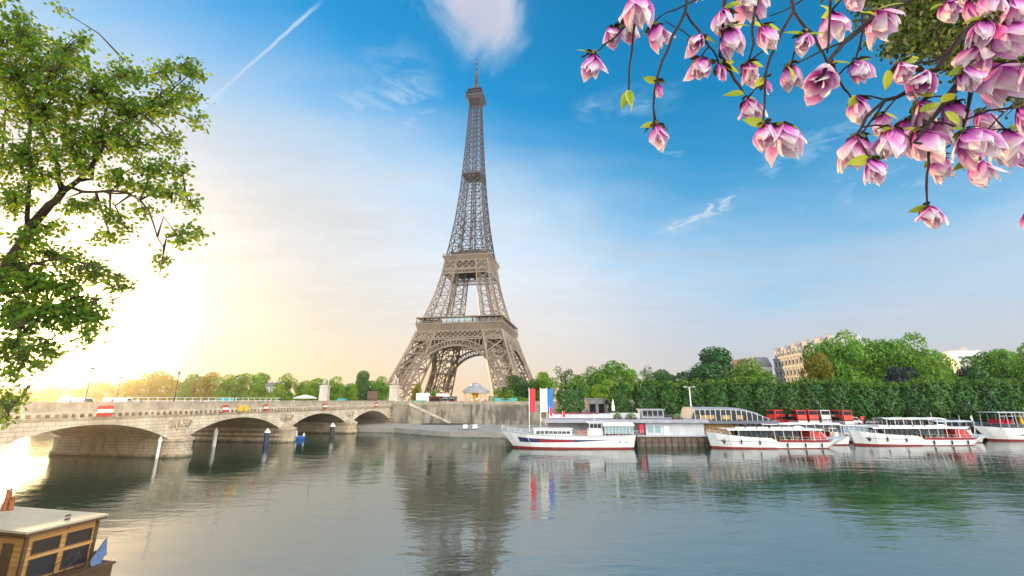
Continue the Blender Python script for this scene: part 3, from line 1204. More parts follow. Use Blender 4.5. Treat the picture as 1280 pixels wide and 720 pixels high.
while h < 270:
    mb.beam((-2.2, -1.4, h), (2.2, -1.4, h + 5), 0.22)
    mb.beam((2.2, 1.4, h), (-2.2, 1.4, h + 5), 0.22)
    mb.beam((-2.2, 1.4, h), (-2.2, -1.4, h + 5), 0.22)
    mb.beam((2.2, -1.4, h), (2.2, 1.4, h + 5), 0.22)
    h += 5
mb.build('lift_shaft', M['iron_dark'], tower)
mb = MB()
ring_box(mb, 9.4, 3, 194.5, 195.6)
mb.bb(-4.5, 4.5, -4.5, 4.5, 195.6, 199)
mb.build('halfway_platform', M['iron_dark'], tower)
# top
mb = MB()
ring_box(mb, 6.4, 4.6, 272.6, 275.2, 8.3)
for k in range(4):
    for i in range(9):
        x = -1 + 2 * i / 8
        mb.beam(rot4((x * 5.1, -5.2, 268.5), k), rot4((x * 8.4, -8.5, 275.2), k), 0.4)
mb.bb(-8.7, 8.7, -8.7, 8.7, 275.2, 276.2)
top = mb.build('top_platform', M['iron_dark'], tower)
mb = MB()
mb.bb(-6.6, 6.6, -6.6, 6.6, 276.2, 279.6)
ring_box(mb, 8.3, 6.0, 279.6, 280.4, 8.0)
mb.bb(-5.2, 5.2, -5.2, 5.2, 280.4, 283.5)
ring_box(mb, 6.9, 4.5, 283.5, 284.0)
for k in range(4):
    for i in range(11):
        x = -8.3 + 16.6 * i / 10
        mb.beam(rot4((x, -8.4, 276.2), k), rot4((x, -8.2, 279.8), k), 0.22)
mb.build('top_gallery', M['iron_dark'], top)
mb = MB()
mb.lathe((0, 0, 284), [(4.2, 0), (4.0, 2), (3.3, 4.2), (2.0, 6.0), (1.7, 6.2), (1.7, 8.8), (2.3, 9.2), (1.2, 9.6), (1.0, 15), (0.8, 22), (0.55, 22.2), (0.45, 30), (0.28, 30.2), (0.2, 38.5), (0.02, 39.5)], 12)
for a in range(8):
    an = a * math.pi / 4
    mb.beam((5.5 * math.cos(an), 5.5 * math.sin(an), 284), (5.7 * math.cos(an), 5.7 * math.sin(an), 287.5 + (a % 3)), 0.45)
    mb.beam((1.0 * math.cos(an), 1.0 * math.sin(an), 296), (1.9 * math.cos(an), 1.9 * math.sin(an), 296.3), 0.35)
for z in (298, 301, 304, 310, 316):
    mb.box((0, 0, z), (2.6 - (z - 298) * 0.06, 2.6 - (z - 298) * 0.06, 1.4))
mb.beam((-1.6, 0, 321), (1.6, 0, 321), 0.4)
mb.beam((0, -1.6, 322.2), (0, 1.6, 322.2), 0.4)
mb.build('antenna_mast', M['iron_dark'], top)
# ================================================================== trees
def cards(C, N, size, rng, aspect=0.62):
    """one bent four-sided leaf spray per centre; N unit normals; size array"""
    n = len(C)
    t = rng.normal(size=(n, 3))
    t -= (t * N).sum(1, keepdims=True) * N
    t /= np.linalg.norm(t, axis=1, keepdims=True) + 1e-9
    b = np.cross(N, t)
    L = (size * 0.5)[:, None]
    W = L * aspect
    fold = (rng.uniform(-0.25, 0.25, n) * size)[:, None]
    V = np.stack([C - t * L, C + b * W + N * fold, C + t * L, C - b * W + N * fold], 1).reshape(-1, 3)
    F = np.arange(4 * n).reshape(n, 4)
    return V, F


def blob_points(cx, rad, n, rng, shell=0.72):
    d = rng.normal(size=(n, 3))
    d /= np.linalg.norm(d, axis=1, keepdims=True)
    rr = shell + (1.06 - shell) * rng.random(n) ** 0.6
    return cx + d * rr[:, None] * rad, d


def make_tree(name, leaf, seed, H=15.0, W=11.0, base=0.08, n=4600, size=0.75, nb=18, round_=1.0, bark=None, taper=0.0):
    rng = np.random.default_rng(seed)
    root = empty(name)
    zc, rz_, rx_ = H * (base + 1) / 2, H * (1 - base) / 2, W / 2
    C, N, S = [], [], []
    cents = []
    for i in range(nb):
        while True:
            p = rng.uniform(-1, 1, 3)
            if 0.25 < np.linalg.norm(p) < 1:
                break
        p = p / max(np.linalg.norm(p), 1e-6) * (0.40 + 0.38 * rng.random()) if i > 1 else p * 0.2
        wk = 1.0 - taper * max(0, p[2])
        c = np.array([p[0] * rx_ * wk, p[1] * rx_ * wk, zc + p[2] * rz_ * 0.95])
        r = (0.33 + 0.17 * rng.random()) * rx_ * round_
        cents.append((c, r))
        q = int(n / nb * (r / (0.41 * rx_)) ** 2 * 1.25)
        if i >= nb - 6:
            an = i * 1.05 + seed
            c = np.array([math.cos(an) * rx_ * 0.5, math.sin(an) * rx_ * 0.5, H * (base + 0.13)])
            cents[-1] = (c, r)
        P, D = blob_points(c, np.array([r * 1.15, r * 1.15, r * 1.0]), q, rng)
        keep = rng.random(q) < np.clip(0.8 + 0.4 * D[:, 2], 0.45, 1)
        P, D = P[keep], D[keep]
        nn = D + rng.normal(size=D.shape) * 0.55
        nn /= np.linalg.norm(nn, axis=1, keepdims=True)
        C.append(P)
        N.append(nn)
        S.append(size * rng.uniform(0.6, 1.25, len(P)))
    # loose outer sprays break the outline
    q = n // 9
    ids = rng.integers(0, nb, q)
    P = np.array([cents[i][0] for i in ids])
    D = rng.normal(size=(q, 3))
    D /= np.linalg.norm(D, axis=1, keepdims=True)
    P = P + D * np.array([cents[i][1] for i in ids])[:, None] * rng.uniform(1.0, 1.32, q)[:, None]
    C.append(P)
    N.append(D)
    S.append(size * rng.uniform(0.5, 0.9, q))
    C, N, S = np.concatenate(C), np.concatenate(N), np.concatenate(S)
    C[:, 2] = np.maximum(C[:, 2], H * base * 0.7)
    V, F = cards(C, N, S, rng)
    from_arrays('crown', V, F, leaf, root)
    mb = MB()
    tr = W * 0.022 + 0.12
    top = zc + rz_ * 0.35
    pts = [(0, 0, -0.5), (0.05, 0, H * base * 0.5), (0.1, -0.1, H * base), (0.0, 0.15, zc), (0.1, 0, top)]
    mb.tube(pts, [tr * 1.25, tr, tr * 0.9, tr * 0.6, tr * 0.2], 8)
    for i in range(min(9, nb)):
        c, r = cents[i]
        z0 = H * base + (zc - H * base) * 0.5 * rng.random()
        a = Vector((0.05, 0, z0))
        e = Vector(c)
        m_ = (a + e) / 2 + Vector((0, 0, -0.06 * H * rng.random()))
        mb.tube([a, m_, e], [tr * 0.5, tr * 0.34, tr * 0.1], 6)
    mb.build('trunk', bark or M['bark_grey'], root, smooth=True)
    root['proto_h'] = H
    return root


def make_clipped(seed, W=7.3, D=7.0, H=12.6, base=1.7, n=5200):
    """a clipped street tree: boxy crown with a lighter fringe of young shoots on top"""
    rng = np.random.default_rng(seed)
    root = empty('clipped_tree')
    a, b, c = W / 2, D / 2, (H - base) / 2
    d = rng.normal(size=(n, 3))
    # super-ellipsoid
    e = 3.4
    k = (np.abs(d[:, 0]) ** e + np.abs(d[:, 1]) ** e + np.abs(d[:, 2]) ** e) ** (-1 / e)
    P = d * k[:, None]
    lump = 1.0 + 0.10 * np.sin(P[:, 0] * 5 + seed) * np.cos(P[:, 2] * 6 + seed * 2) + 0.08 * np.sin(P[:, 0] * 11 + P[:, 2] * 8 + seed) + 0.05 * np.sin(P[:, 2] * 17 - P[:, 0] * 9)
    P *= (lump * rng.uniform(0.78, 1.06, n))[:, None]
    nn = P ** 3 / np.array([1.0, 1.0, 1.0]) + rng.normal(size=P.shape) * 0.45 + np.array([0, 0, 0.18])
    nn /= np.linalg.norm(nn, axis=1, keepdims=True)
    C = P * np.array([a, b, c]) + np.array([0, 0, base + c])
    S = 0.62 * rng.uniform(0.6, 1.3, n)
    V, F = cards(C, nn, S, rng)
    # shoots on the top
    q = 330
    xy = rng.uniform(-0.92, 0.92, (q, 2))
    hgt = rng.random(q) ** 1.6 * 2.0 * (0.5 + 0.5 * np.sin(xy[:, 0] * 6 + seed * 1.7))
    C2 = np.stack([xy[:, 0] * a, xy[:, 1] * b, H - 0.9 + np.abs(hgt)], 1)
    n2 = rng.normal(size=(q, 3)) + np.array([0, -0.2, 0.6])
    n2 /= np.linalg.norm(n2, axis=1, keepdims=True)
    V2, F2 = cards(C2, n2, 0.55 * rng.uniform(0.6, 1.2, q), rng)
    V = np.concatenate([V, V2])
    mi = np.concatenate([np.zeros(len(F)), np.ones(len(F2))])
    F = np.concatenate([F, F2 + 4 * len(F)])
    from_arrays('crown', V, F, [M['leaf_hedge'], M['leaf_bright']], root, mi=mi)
    mb = MB()
    mb.tube([(0, 0, -0.2), (0.05, 0, base), (0, 0, base + c), (0, 0, H - 2)], [0.27, 0.22, 0.17, 0.05], 8)
    for i in range(6):
        an = i * 1.05 + seed
        mb.tube([(0, 0, base + 0.3 + 0.5 * i), (math.cos(an) * a * 0.5, math.sin(an) * b * 0.5, base + 1.2 + i), (math.cos(an) * a * 0.85, math.sin(an) * b * 0.85, base + 2 + i * 1.2)], [0.12, 0.08, 0.02], 5)
    mb.build('trunk', M['bark_grey'], root, smooth=True)
    root['proto_h'] = H
    return root


ORD = ['first', 'second', 'third', 'fourth', 'fifth', 'sixth', 'seventh', 'eighth', 'ninth', 'tenth', 'eleventh', 'twelfth', 'thirteenth', 'fourteenth', 'fifteenth', 'sixteenth', 'seventeenth', 'eighteenth', 'nineteenth', 'twentieth', 'twenty-first', 'twenty-second', 'twenty-third', 'twenty-fourth', 'twenty-fifth', 'twenty-sixth', 'twenty-seventh', 'twenty-eighth', 'twenty-ninth', 'thirtieth']
used_proto = set()


def instance(proto):
    if proto.name not in used_proto:
        used_proto.add(proto.name)
        return proto
    return copy_tree(proto)


rnd = random.Random(5)


def plant(proto, px, topy, Y, gz, wide, label, cat, group, zoff=0.0):
    """stand a copy of a tree on the ground: bearing, top and depth give its place and size; wide = crown width in metres"""
    p = at_y(px, 495, Y)
    ztop = at_y(px, topy, Y).z
    h = ztop - gz
    o = instance(proto)
    o.location = (p.x, Y, gz + zoff)
    s = h / proto['proto_h']
    o.scale = (wide / proto['proto_w'], wide / proto['proto_w'], s)
    o.rotation_euler = (0, 0, rnd.uniform(0, 6.28))
    tag(o, label, cat, group)
    return o


def protos(name, leaf, seeds, **kw):
    out = []
    for s in seeds:
        t = make_tree(name, M[leaf], s, **kw)
        t['proto_w'] = kw.get('W', 11.0)
        out.append(t)
    return out


P_GREEN = protos('leafy_tree', 'leaf_green', (1, 2, 3), n=4600)
P_YEL = protos('leafy_tree', 'leaf_sun_yellow', (4, 5, 6), n=4200)
P_BRI = protos('leafy_tree', 'leaf_bright', (7, 8), n=3800)
P_DEEP = protos('leafy_tree', 'leaf_deep', (9, 10), n=5200, round_=1.1)
P_PURP = protos('purple_tree', 'leaf_purple', (11,), n=3600, H=12, W=10)
P_BUSH = protos('round_bush', 'leaf_bright', (12, 13), H=5.0, W=6.0, base=0.05, n=1800, size=0.5, nb=10)
P_PINE = protos('feathery_tree', 'leaf_deep', (14, 15), H=15, W=11, n=2600, size=0.7, nb=22, round_=0.62)

# --- the row beyond the bridge, upstream (low sun's gold put into the leaf colour)
ROW_L = [  # px, top, Y, proto list, crown width, extra words
    (-30, 482, 238, P_YEL, 14), (5, 484, 236, P_YEL, 13), (42, 486, 233, P_YEL, 12), (70, 481, 230, P_YEL, 13), (98, 479, 226, P_YEL, 12),
    (122, 475, 229, P_YEL, 12), (146, 478, 224, P_YEL, 11), (168, 466, 222, P_YEL, 11), (190, 463, 220, P_YEL, 12), (212, 468, 217, P_YEL, 11),
    (236, 463, 216, P_GREEN, 12), (258, 464, 214, P_YEL, 12), (280, 467, 215, P_GREEN, 11), (298, 463, 212, P_GREEN, 11), (318, 460, 211, P_GREEN, 13),
    (356, 466, 213, P_GREEN, 9), (380, 472, 222, P_GREEN, 10), (396, 468, 214, P_GREEN, 10), (416, 470, 212, P_GREEN, 10), (436, 476, 220, P_GREEN, 9),
    (455, 463, 209, P_DEEP, 10), (474, 470, 207, P_GREEN, 9)]
WL = ['amber', 'deep golden', 'tall golden', 'broad golden', 'ragged golden', 'honey coloured', 'low golden', 'steep golden', 'domed golden', 'yellow green']
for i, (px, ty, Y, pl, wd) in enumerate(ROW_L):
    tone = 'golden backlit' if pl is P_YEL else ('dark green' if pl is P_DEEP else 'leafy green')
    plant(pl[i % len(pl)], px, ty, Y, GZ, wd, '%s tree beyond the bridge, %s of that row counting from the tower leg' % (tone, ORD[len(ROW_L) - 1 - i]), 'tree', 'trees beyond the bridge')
# lower, brighter shrubs before that row
for px, ty, Y, pl, wd, lb in [
        (347, 481, 203, P_BUSH, 11, 'round lime green tree glowing beyond the middle of the bridge'),
        (318, 492, 203, P_BUSH, 9, 'low pale green bush behind the bridge railing, left of the lime tree'),
        (441, 480, 201, P_BRI, 6, 'slim light green tree behind the bridge near its far end'),
        (428, 486, 203, P_BUSH, 7, 'rounded mid green bush right of the far statue'),
        (376, 488, 204, P_BUSH, 8, 'dark low bush behind the white parasol on the bridge'),
        (384, 480, 203, P_BRI, 6, 'green tree just left of the far statue'),
        (520, 478, 290, P_YEL, 7, 'small backlit tree under the left arch of the tower'),
        (544, 487, 300, P_GREEN, 8, 'little dark tree behind the white tent under the tower')]:
    plant(pl[0], px, ty, Y, GZ, wd, lb, 'tree' if pl not in (P_BUSH,) else 'bush', None)

# --- trees at the tower's right foot and behind the clipped row
ROW_R = [
    (627, 484, 225, P_GREEN, 9, 'small green tree at the foot of the right tower leg'),
    (644, 466, 215, P_DEEP, 15, 'dark rounded tree standing before the right leg of the tower'),
    (637, 489, 200, P_BUSH, 9, 'lime green bush beneath the dark rounded tree'),
    (651, 493, 199, P_BUSH, 7, 'small light green bush beside the lime one'),
    (668, 470, 212, P_GREEN, 8, 'shady tree between the tower leg and the banners'),
    (681, 461, 208, P_BRI, 11, 'bright green tree above the red and white banners'),
    (679, 459, 235, P_PINE, 9, 'thin open tree behind the bright green tree'),
    (707, 452, 225, P_PINE, 13, 'feathery tree above the blue banner'),
    (724, 463, 218, P_GREEN, 10, 'green tree above the square dark doorways'),
    (742, 458, 232, P_GREEN, 13, 'leafy tree right behind the doorways'),
    (766, 444, 226, P_GREEN, 15, 'tall airy tree behind the closed white parasol'),
    (786, 455, 230, P_GREEN, 13, 'green tree right of the tall airy tree'),
    (757, 474, 200, P_BRI, 12, 'light green tree low behind the clipped row'),
    (811, 452, 236, P_PINE, 13, 'wispy tree before the open sky in the middle of the right bank'),
    (826, 462, 226, P_DEEP, 13, 'dark low tree right of the wispy one'),
    (846, 465, 230, P_DEEP, 12, 'dark tree left of the great round tree'),
    (889, 434, 222, P_DEEP, 26, 'great round dark tree rising above the curved glass roof'),
    (907, 437, 230, P_PINE, 18, 'open crowned tree leaning out behind the great round tree'),
    (938, 448, 240, P_GREEN, 24, 'broad blue green tree left of the ornate stone building'),
    (925, 468, 205, P_BUSH, 17, 'pale green round tree below the broad blue green one'),
    (843, 478, 186, P_BRI, 8, 'bright lime tree behind the tall white lamp post'),
    (905, 474, 190, P_BRI, 14, 'fresh green tree just above the clipped row'),
    (1024, 424, 205, P_YEL, 14, 'yellow green tree covering the side of the ornate building'),
    (1040, 416, 210, P_GREEN, 18, 'tall plane tree right of the ornate stone building'),
    (1066, 412, 207, P_GREEN, 18, 'tallest plane tree of the group at right'),
    (1094, 413, 212, P_GREEN, 18, 'green plane tree at the middle of the tall group'),
    (1122, 412, 208, P_GREEN, 18, 'spreading plane tree above the purple tree'),
    (1150, 416, 206, P_GREEN, 18, 'plane tree of the tall group before its right end'),
    (1174, 428, 202, P_GREEN, 15, 'green plane tree closing the tall group on the right'),
    (1131, 453, 186, P_PURP, 12, 'dark purple leaved tree low among the plane trees'),
    (1170, 449, 184, P_BUSH, 17, 'rounded blue green tree right of the purple tree'),
    (1195, 464, 183, P_GREEN, 9, 'low green tree below the modern apartment block'),
    (1214, 455, 190, P_PURP, 8, 'small dark tree below the modern apartment block'),
    (1192, 440, 215, P_GREEN, 8, 'thin green tree left of the modern apartment block'),
    (1245, 432, 185, P_GREEN, 14, 'green tree right of the modern apartment block'),
    (1268, 426, 182, P_GREEN, 16, 'large green tree at the right end above the clipped row'),
    (1300, 428, 180, P_GREEN, 16, 'green tree cut by the right edge of the view'),
    (1240, 458, 178, P_DEEP, 13, 'dark bush under the green tree by the apartment block')]
for i, (px, ty, Y, pl, wd, lb) in enumerate(ROW_R):
    plant(pl[i % len(pl)], px, ty, Y, GZ, wd, lb, 'bush' if pl is P_BUSH and wd < 10 else 'tree', None)

# --- clipped trees along the quay
CL = [make_clipped(s) for s in (21, 22, 23, 24)]
ROW_C = [(712, 150.5), (773, 149.0)]
x = 806
Y = 148.0
while x < 1330:
    ROW_C.append((x, Y))
    x += 29.0 + 3.0 * (x - 800) / 480
    Y -= 1.0
for i, (px, Y) in enumerate(ROW_C):
    p = at_y(px, 495, Y)
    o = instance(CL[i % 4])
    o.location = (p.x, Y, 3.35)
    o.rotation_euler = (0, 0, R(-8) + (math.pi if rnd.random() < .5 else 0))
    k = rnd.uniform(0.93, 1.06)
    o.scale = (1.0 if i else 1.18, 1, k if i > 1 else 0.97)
    if i == 0:
        lb = 'clipped dense green tree left of the two dark doorways'
    elif i == 1:
        lb = 'clipped dense green tree right of the two dark doorways'
    else:
        lb = '%s clipped boxy tree along the quay, counting rightwards from the dark doorways' % ORD[i - 1]
    tag(o, lb, 'tree', 'clipped trees along the quay')

# ------------------------------------------------------------------ foreground tree at the left
def at_c(px, py, depth):
    return Vector((0, 0, EYE)) + ray(px, py) * depth


def foreground_tree():
    rng = np.random.default_rng(77)
    root = empty('leafy_tree', (-15.2, 9.6, 9.0), 0, 'foreground tree reaching in from the left with small backlit leaves', 'tree')
    inv = Vector((-15.2, 9.6, 9.0))
    DP = 9.2
    mains = [
        ([(-180, 700, 9.6), (-120, 560, 9.6), (-45, 430, 9.4), (0, 352, 9.2), (22, 312, 9.2), (40, 281, 9.2), (62, 256, 9.2), (78, 240, 9.2)], [.30, .25, .20, .165, .15, .135, .115, .10]),
        ([(78, 240, 9.2), (96, 227, 9.1), (112, 212, 9.0), (130, 182, 8.9), (152, 158, 8.8), (175, 140, 8.7), (200, 118, 8.7), (225, 100, 8.6)], [.085, .07, .055, .045, .035, .03, .02, .01]),
        ([(78, 240, 9.2), (72, 205, 9.4), (60, 182, 9.5), (48, 150, 9.7), (30, 120, 9.8), (5, 82, 9.9), (-20, 50, 10)], [.075, .06, .05, .045, .04, .03, .02]),
        ([(34, 294, 9.2), (36, 240, 9.0), (35, 190, 8.9), (38, 150, 8.8), (45, 110, 8.7), (60, 70, 8.7)], [.07, .055, .05, .04, .03, .012]),
        ([(100, 226, 9.1), (115, 224, 9.2), (118, 190, 9.4), (130, 145, 9.5), (145, 95, 9.6), (155, 75, 9.7)], [.05, .045, .035, .03, .02, .01]),
        ([(88, 234, 9.2), (120, 240, 9.0), (155, 240, 8.8), (175, 250, 8.7), (192, 280, 8.6), (205, 310, 8.6)], [.05, .04, .03, .025, .02, .01]),
        ([(130, 240, 9.0), (165, 241, 9.2), (200, 235, 9.3), (232, 245, 9.3)], [.03, .025, .018, .008]),
        ([(130, 182, 8.9), (165, 160, 9.3), (200, 125, 9.5), (235, 95, 9.5), (258, 85, 9.5)], [.035, .03, .02, .015, .008]),
        ([(0, 352, 9.2), (40, 330, 8.6), (80, 322, 8.3), (125, 335, 8.2), (160, 350, 8.2)], [.05, .04, .03, .02, .01]),
        ([(-45, 430, 9.4), (-5, 445, 9.0), (20, 425, 8.8), (60, 385, 8.6), (95, 370, 8.5), (140, 375, 8.5)], [.09, .075, .06, .045, .03, .012]),
        ([(-45, 430, 9.4), (-20, 300, 9.9), (-5, 230, 10), (5, 170, 10.2), (10, 60, 10.3)], [.09, .07, .05, .03, .01]),
        ([(-80, 490, 9.5), (-40, 500, 8.8), (-5, 500, 8.4), (18, 505, 8.2)], [.06, .04, .025, .008]),
        ([(-120, 560, 9.6), (-160, 350, 10.5), (-140, 180, 10.8), (-110, 60, 11), (-90, -40, 11)], [.16, .12, .09, .05, .02])]
    mb = MB()
    nodes = []
    for pts, rad in mains:
        P = [at_c(*q) - inv for q in pts]
        # resample a little with wobble
        PP, RR = [], []
        for i in range(len(P) - 1):
            for s in (0, 0.5):
                j = Vector(rng.normal(size=3) * 0.02) if s else Vector((0, 0, 0))
                PP.append(P[i].lerp(P[i + 1], s) + j)
                RR.append(rad[i] * (1 - s) + rad[i + 1] * s)
        PP.append(P[-1])
        RR.append(rad[-1])
        mb.tube(PP, [r * 0.66 for r in RR], 8)
        nodes += PP
    base = at_c(-180, 700, 9.6) - inv
    mb.tube([Vector((0, 0, -0.3)), Vector((0.1, 0.1, 0.9)), base], [0.36, 0.28, 0.20], 10)
    nodes_a = np.array([tuple(p) for p in nodes])
    blobs = [
        (25, 45, 40, 35), (20, 95, 38, 38), (62, 88, 34, 40), (95, 62, 26, 22), (108, 112, 42, 34), (150, 92, 30, 20), (55, 140, 55, 34), (158, 140, 40, 26), (200, 88, 24, 16),
        (236, 88, 24, 16), (226, 122, 30, 20), (247, 150, 11, 11), (195, 135, 32, 22), (118, 168, 46, 28), (28, 195, 42, 36), (88, 190, 38, 22), (163, 182, 36, 22), (212, 178, 22, 15),
        (228, 212, 18, 12), (188, 208, 34, 15), (238, 250, 16, 12), (212, 238, 28, 10), (246, 288, 12, 14), (222, 296, 16, 12), (202, 326, 10, 12), (182, 262, 22, 9), (140, 270, 26, 8),
        (18, 250, 28, 26), (66, 284, 26, 10), (60, 318, 44, 16), (22, 330, 28, 18), (104, 330, 40, 12), (134, 346, 32, 12), (152, 358, 18, 9), (58, 358, 46, 18), (108, 378, 34, 13),
        (28, 392, 38, 20), (78, 402, 38, 14), (126, 412, 16, 6), (22, 428, 30, 16), (60, 432, 26, 9), (50, 452, 14, 6), (14, 468, 20, 10), (10, 500, 18, 16), (26, 496, 8, 10), (8, 522, 14, 8),
        (150, 222, 34, 14), (110, 258, 26, 9), (180, 232, 26, 11), (86, 256, 20, 10), (132, 298, 26, 9), (35, 298, 26, 16), (160, 288, 18, 8), (100, 210, 26, 12), (60, 222, 24, 14), (95, 395, 40, 20), (45, 385, 40, 22), (30, 450, 34, 16), (70, 440, 22, 10), (112, 425, 22, 8), (20, 410, 30, 22), (40, 345, 40, 18), (128, 395, 24, 10), (85, 355, 36, 14), (12, 370, 22, 22), (-30, 60, 40, 60), (-40, 160, 40, 60), (-40, 260, 36, 50), (-40, 350, 36, 40), (-40, 430, 36, 30), (-110, 100, 50, 90), (-120, 240, 50, 80), (-30, -20, 60, 30), (70, 8, 1, 1)]
    V, F, mi = [], [], []
    # leaf outline: pointed oval folded along the midrib
    lo = np.array([(0, 0, 0), (0.28, 0.30, 0.06), (0.68, 0.30, 0.05), (1.0, 0, -0.06), (0.68, -0.30, 0.05), (0.28, -0.30, 0.06)])
    nb_ = 0
    for (bx, by, rx, ry) in blobs:
        ctr = at_c(bx, by, 8.9 + rng.normal() * 0.4)
        cl = np.array(tuple(ctr - inv))
        j = np.argmin(((nodes_a - cl) ** 2).sum(1))
        a = Vector(nodes_a[j])
        e = Vector(cl)
        mid = (a + e) / 2 + Vector(rng.normal(size=3) * 0.12)
        mb.tube([a, mid, e], [0.022, 0.014, 0.006], 5)
        nl = int(rx * ry * 3.1416 / 5.0) + 8
        ntw = max(4, nl // 13)
        # twigs of the blob, leaves sit along them
        for t in range(ntw):
            an, rr = rng.uniform(0, 6.28), math.sqrt(rng.random())
            tip = at_c(bx + rx * rr * math.cos(an) * 1.08, by + ry * rr * math.sin(an) * 1.08, 8.9 + rng.normal() * 0.55) - inv
            st = e.lerp(mid, rng.random() * 0.6)
            if (tip - st).length < 2.2:
                k = (tip + st) / 2 + Vector(rng.normal(size=3) * 0.05)
                mb.tube([st, k, tip], [0.009, 0.006, 0.003], 4, cap=False)
            dirn = (tip - st)
            dirn = dirn.normalized() if dirn.length > 1e-3 else Vector((0, 0, 1))
            for q in range(max(6, nl // ntw)):
                s = rng.random() ** 0.6
                pos = np.array(tuple(tip - dirn * (1 - s) * 0.55)) + rng.normal(size=3) * 0.065
                # hanging leaf: stalk at top, blade down and outwards
                d = np.array([rng.normal() * 0.75, rng.normal() * 0.75, -0.55 + rng.normal() * 0.5])
                d /= np.linalg.norm(d)
                w = np.cross(d, rng.normal(size=3))
                w /= np.linalg.norm(w)
                u = np.cross(d, w)
                L = rng.uniform(0.055, 0.105)
                b = nb_ * 6
                V.append(pos + (lo[:, :1] * d + lo[:, 1:2] * w + lo[:, 2:] * u) * L)
                nb_ += 1
    V = np.concatenate(V)
    F = np.array([[(0, 1, 2, 3), (0, 3, 4, 5)]]).reshape(1, 2, 4) + (np.arange(nb_) * 6)[:, None, None]
    from_arrays('crown', V, F.reshape(-1, 4), M['leaf_fore'], root)
    mb.build('trunk', M['bark'], root, smooth=True)
    return root


M['leaf_fore'] = leaf_mat('leaves_foreground', [(0.0, (0.007, 0.030, 0.006)), (0.38, (0.026, 0.100, 0.010)), (0.68, (0.085, 0.22, 0.015)), (1.0, (0.26, 0.36, 0.03))], trans=0.52, tcol=(0.48, 0.58, 0.03), scale=0.6)
foreground_tree()


def corner_tree():
    """the darker tree whose crown hangs into the upper right corner"""
    rng = np.random.default_rng(31)
    base = Vector((13.5, 0.2, 9.0))
    root = empty('leafy_tree', base, 0, 'dark small leaved tree hanging into the upper right corner behind the blossoms', 'tree')
    blobs = [(1100, -5, 26, 40), (1130, 15, 34, 40), (1165, 10, 40, 40), (1150, 50, 34, 28), (1195, 45, 40, 34), (1225, 20, 40, 40), (1260, 30, 40, 40), (1265, 78, 30, 22), (1275, 110, 24, 14), (1235, 70, 18, 16), (1200, 88, 14, 12), (1190, 75, 14, 12), (1290, 60, 40, 50),
             (1150, -60, 90, 50), (1250, -60, 90, 50), (1330, 40, 50, 90), (1340, 130, 40, 40), (1380, -20, 80, 80), (1118, 62, 14, 10)]
    lo = np.array([(0, 0, 0), (0.3, 0.34, 0.07), (0.7, 0.30, 0.05), (1.0, 0, -0.05), (0.7, -0.30, 0.05), (0.3, -0.34, 0.07)])
    V = []
    nb_ = 0
    mb = MB()
    hub = at_c(1420, 20, 8.6) - base
    mb.tube([(0, 0, -0.2), (0.1, 0.6, 3.0), (0.1, 1.6, 6.0), hub], [0.34, 0.28, 0.24, 0.17], 10)
    for (bx, by, rx, ry) in blobs:
        e = at_c(bx, by, 8.4 + rng.normal() * 0.5) - base
        mid = hub.lerp(e, 0.5) + Vector(rng.normal(size=3) * 0.25)
        mb.tube([hub, mid, e], [0.06, 0.035, 0.01], 6)
        nl = int(rx * ry * 3.1416 / 3.4)
        for q in range(nl):
            r = rng.normal(size=2) * 0.55
            pos = np.array(tuple(at_c(bx + rx * r[0], by + ry * r[1], 8.4 + rng.normal() * 0.7) - base))
            d = rng.normal(size=3) + np.array([0, 0, -0.4])
            d /= np.linalg.norm(d)
            w = np.cross(d, rng.normal(size=3))
            w /= np.linalg.norm(w)
            u = np.cross(d, w)
            V.append(pos + (lo[:, :1] * d + lo[:, 1:2] * w + lo[:, 2:] * u) * rng.uniform(0.065, 0.115))
            nb_ += 1
    V = np.concatenate(V)
    F = np.array([[(0, 1, 2, 3), (0, 3, 4, 5)]]).reshape(1, 2, 4) + (np.arange(nb_) * 6)[:, None, None]
    from_arrays('crown', V, F.reshape(-1, 4), M['leaf_corner'], root)
    mb.build('trunk', M['bark'], root, smooth=True)


M['leaf_corner'] = leaf_mat('leaves_corner', [(0.0, (0.006, 0.020, 0.006)), (0.45, (0.018, 0.048, 0.010)), (0.75, (0.06, 0.10, 0.012)), (1.0, (0.32, 0.28, 0.02))], trans=0.25, tcol=(0.30, 0.32, 0.03), scale=0.9)
corner_tree()
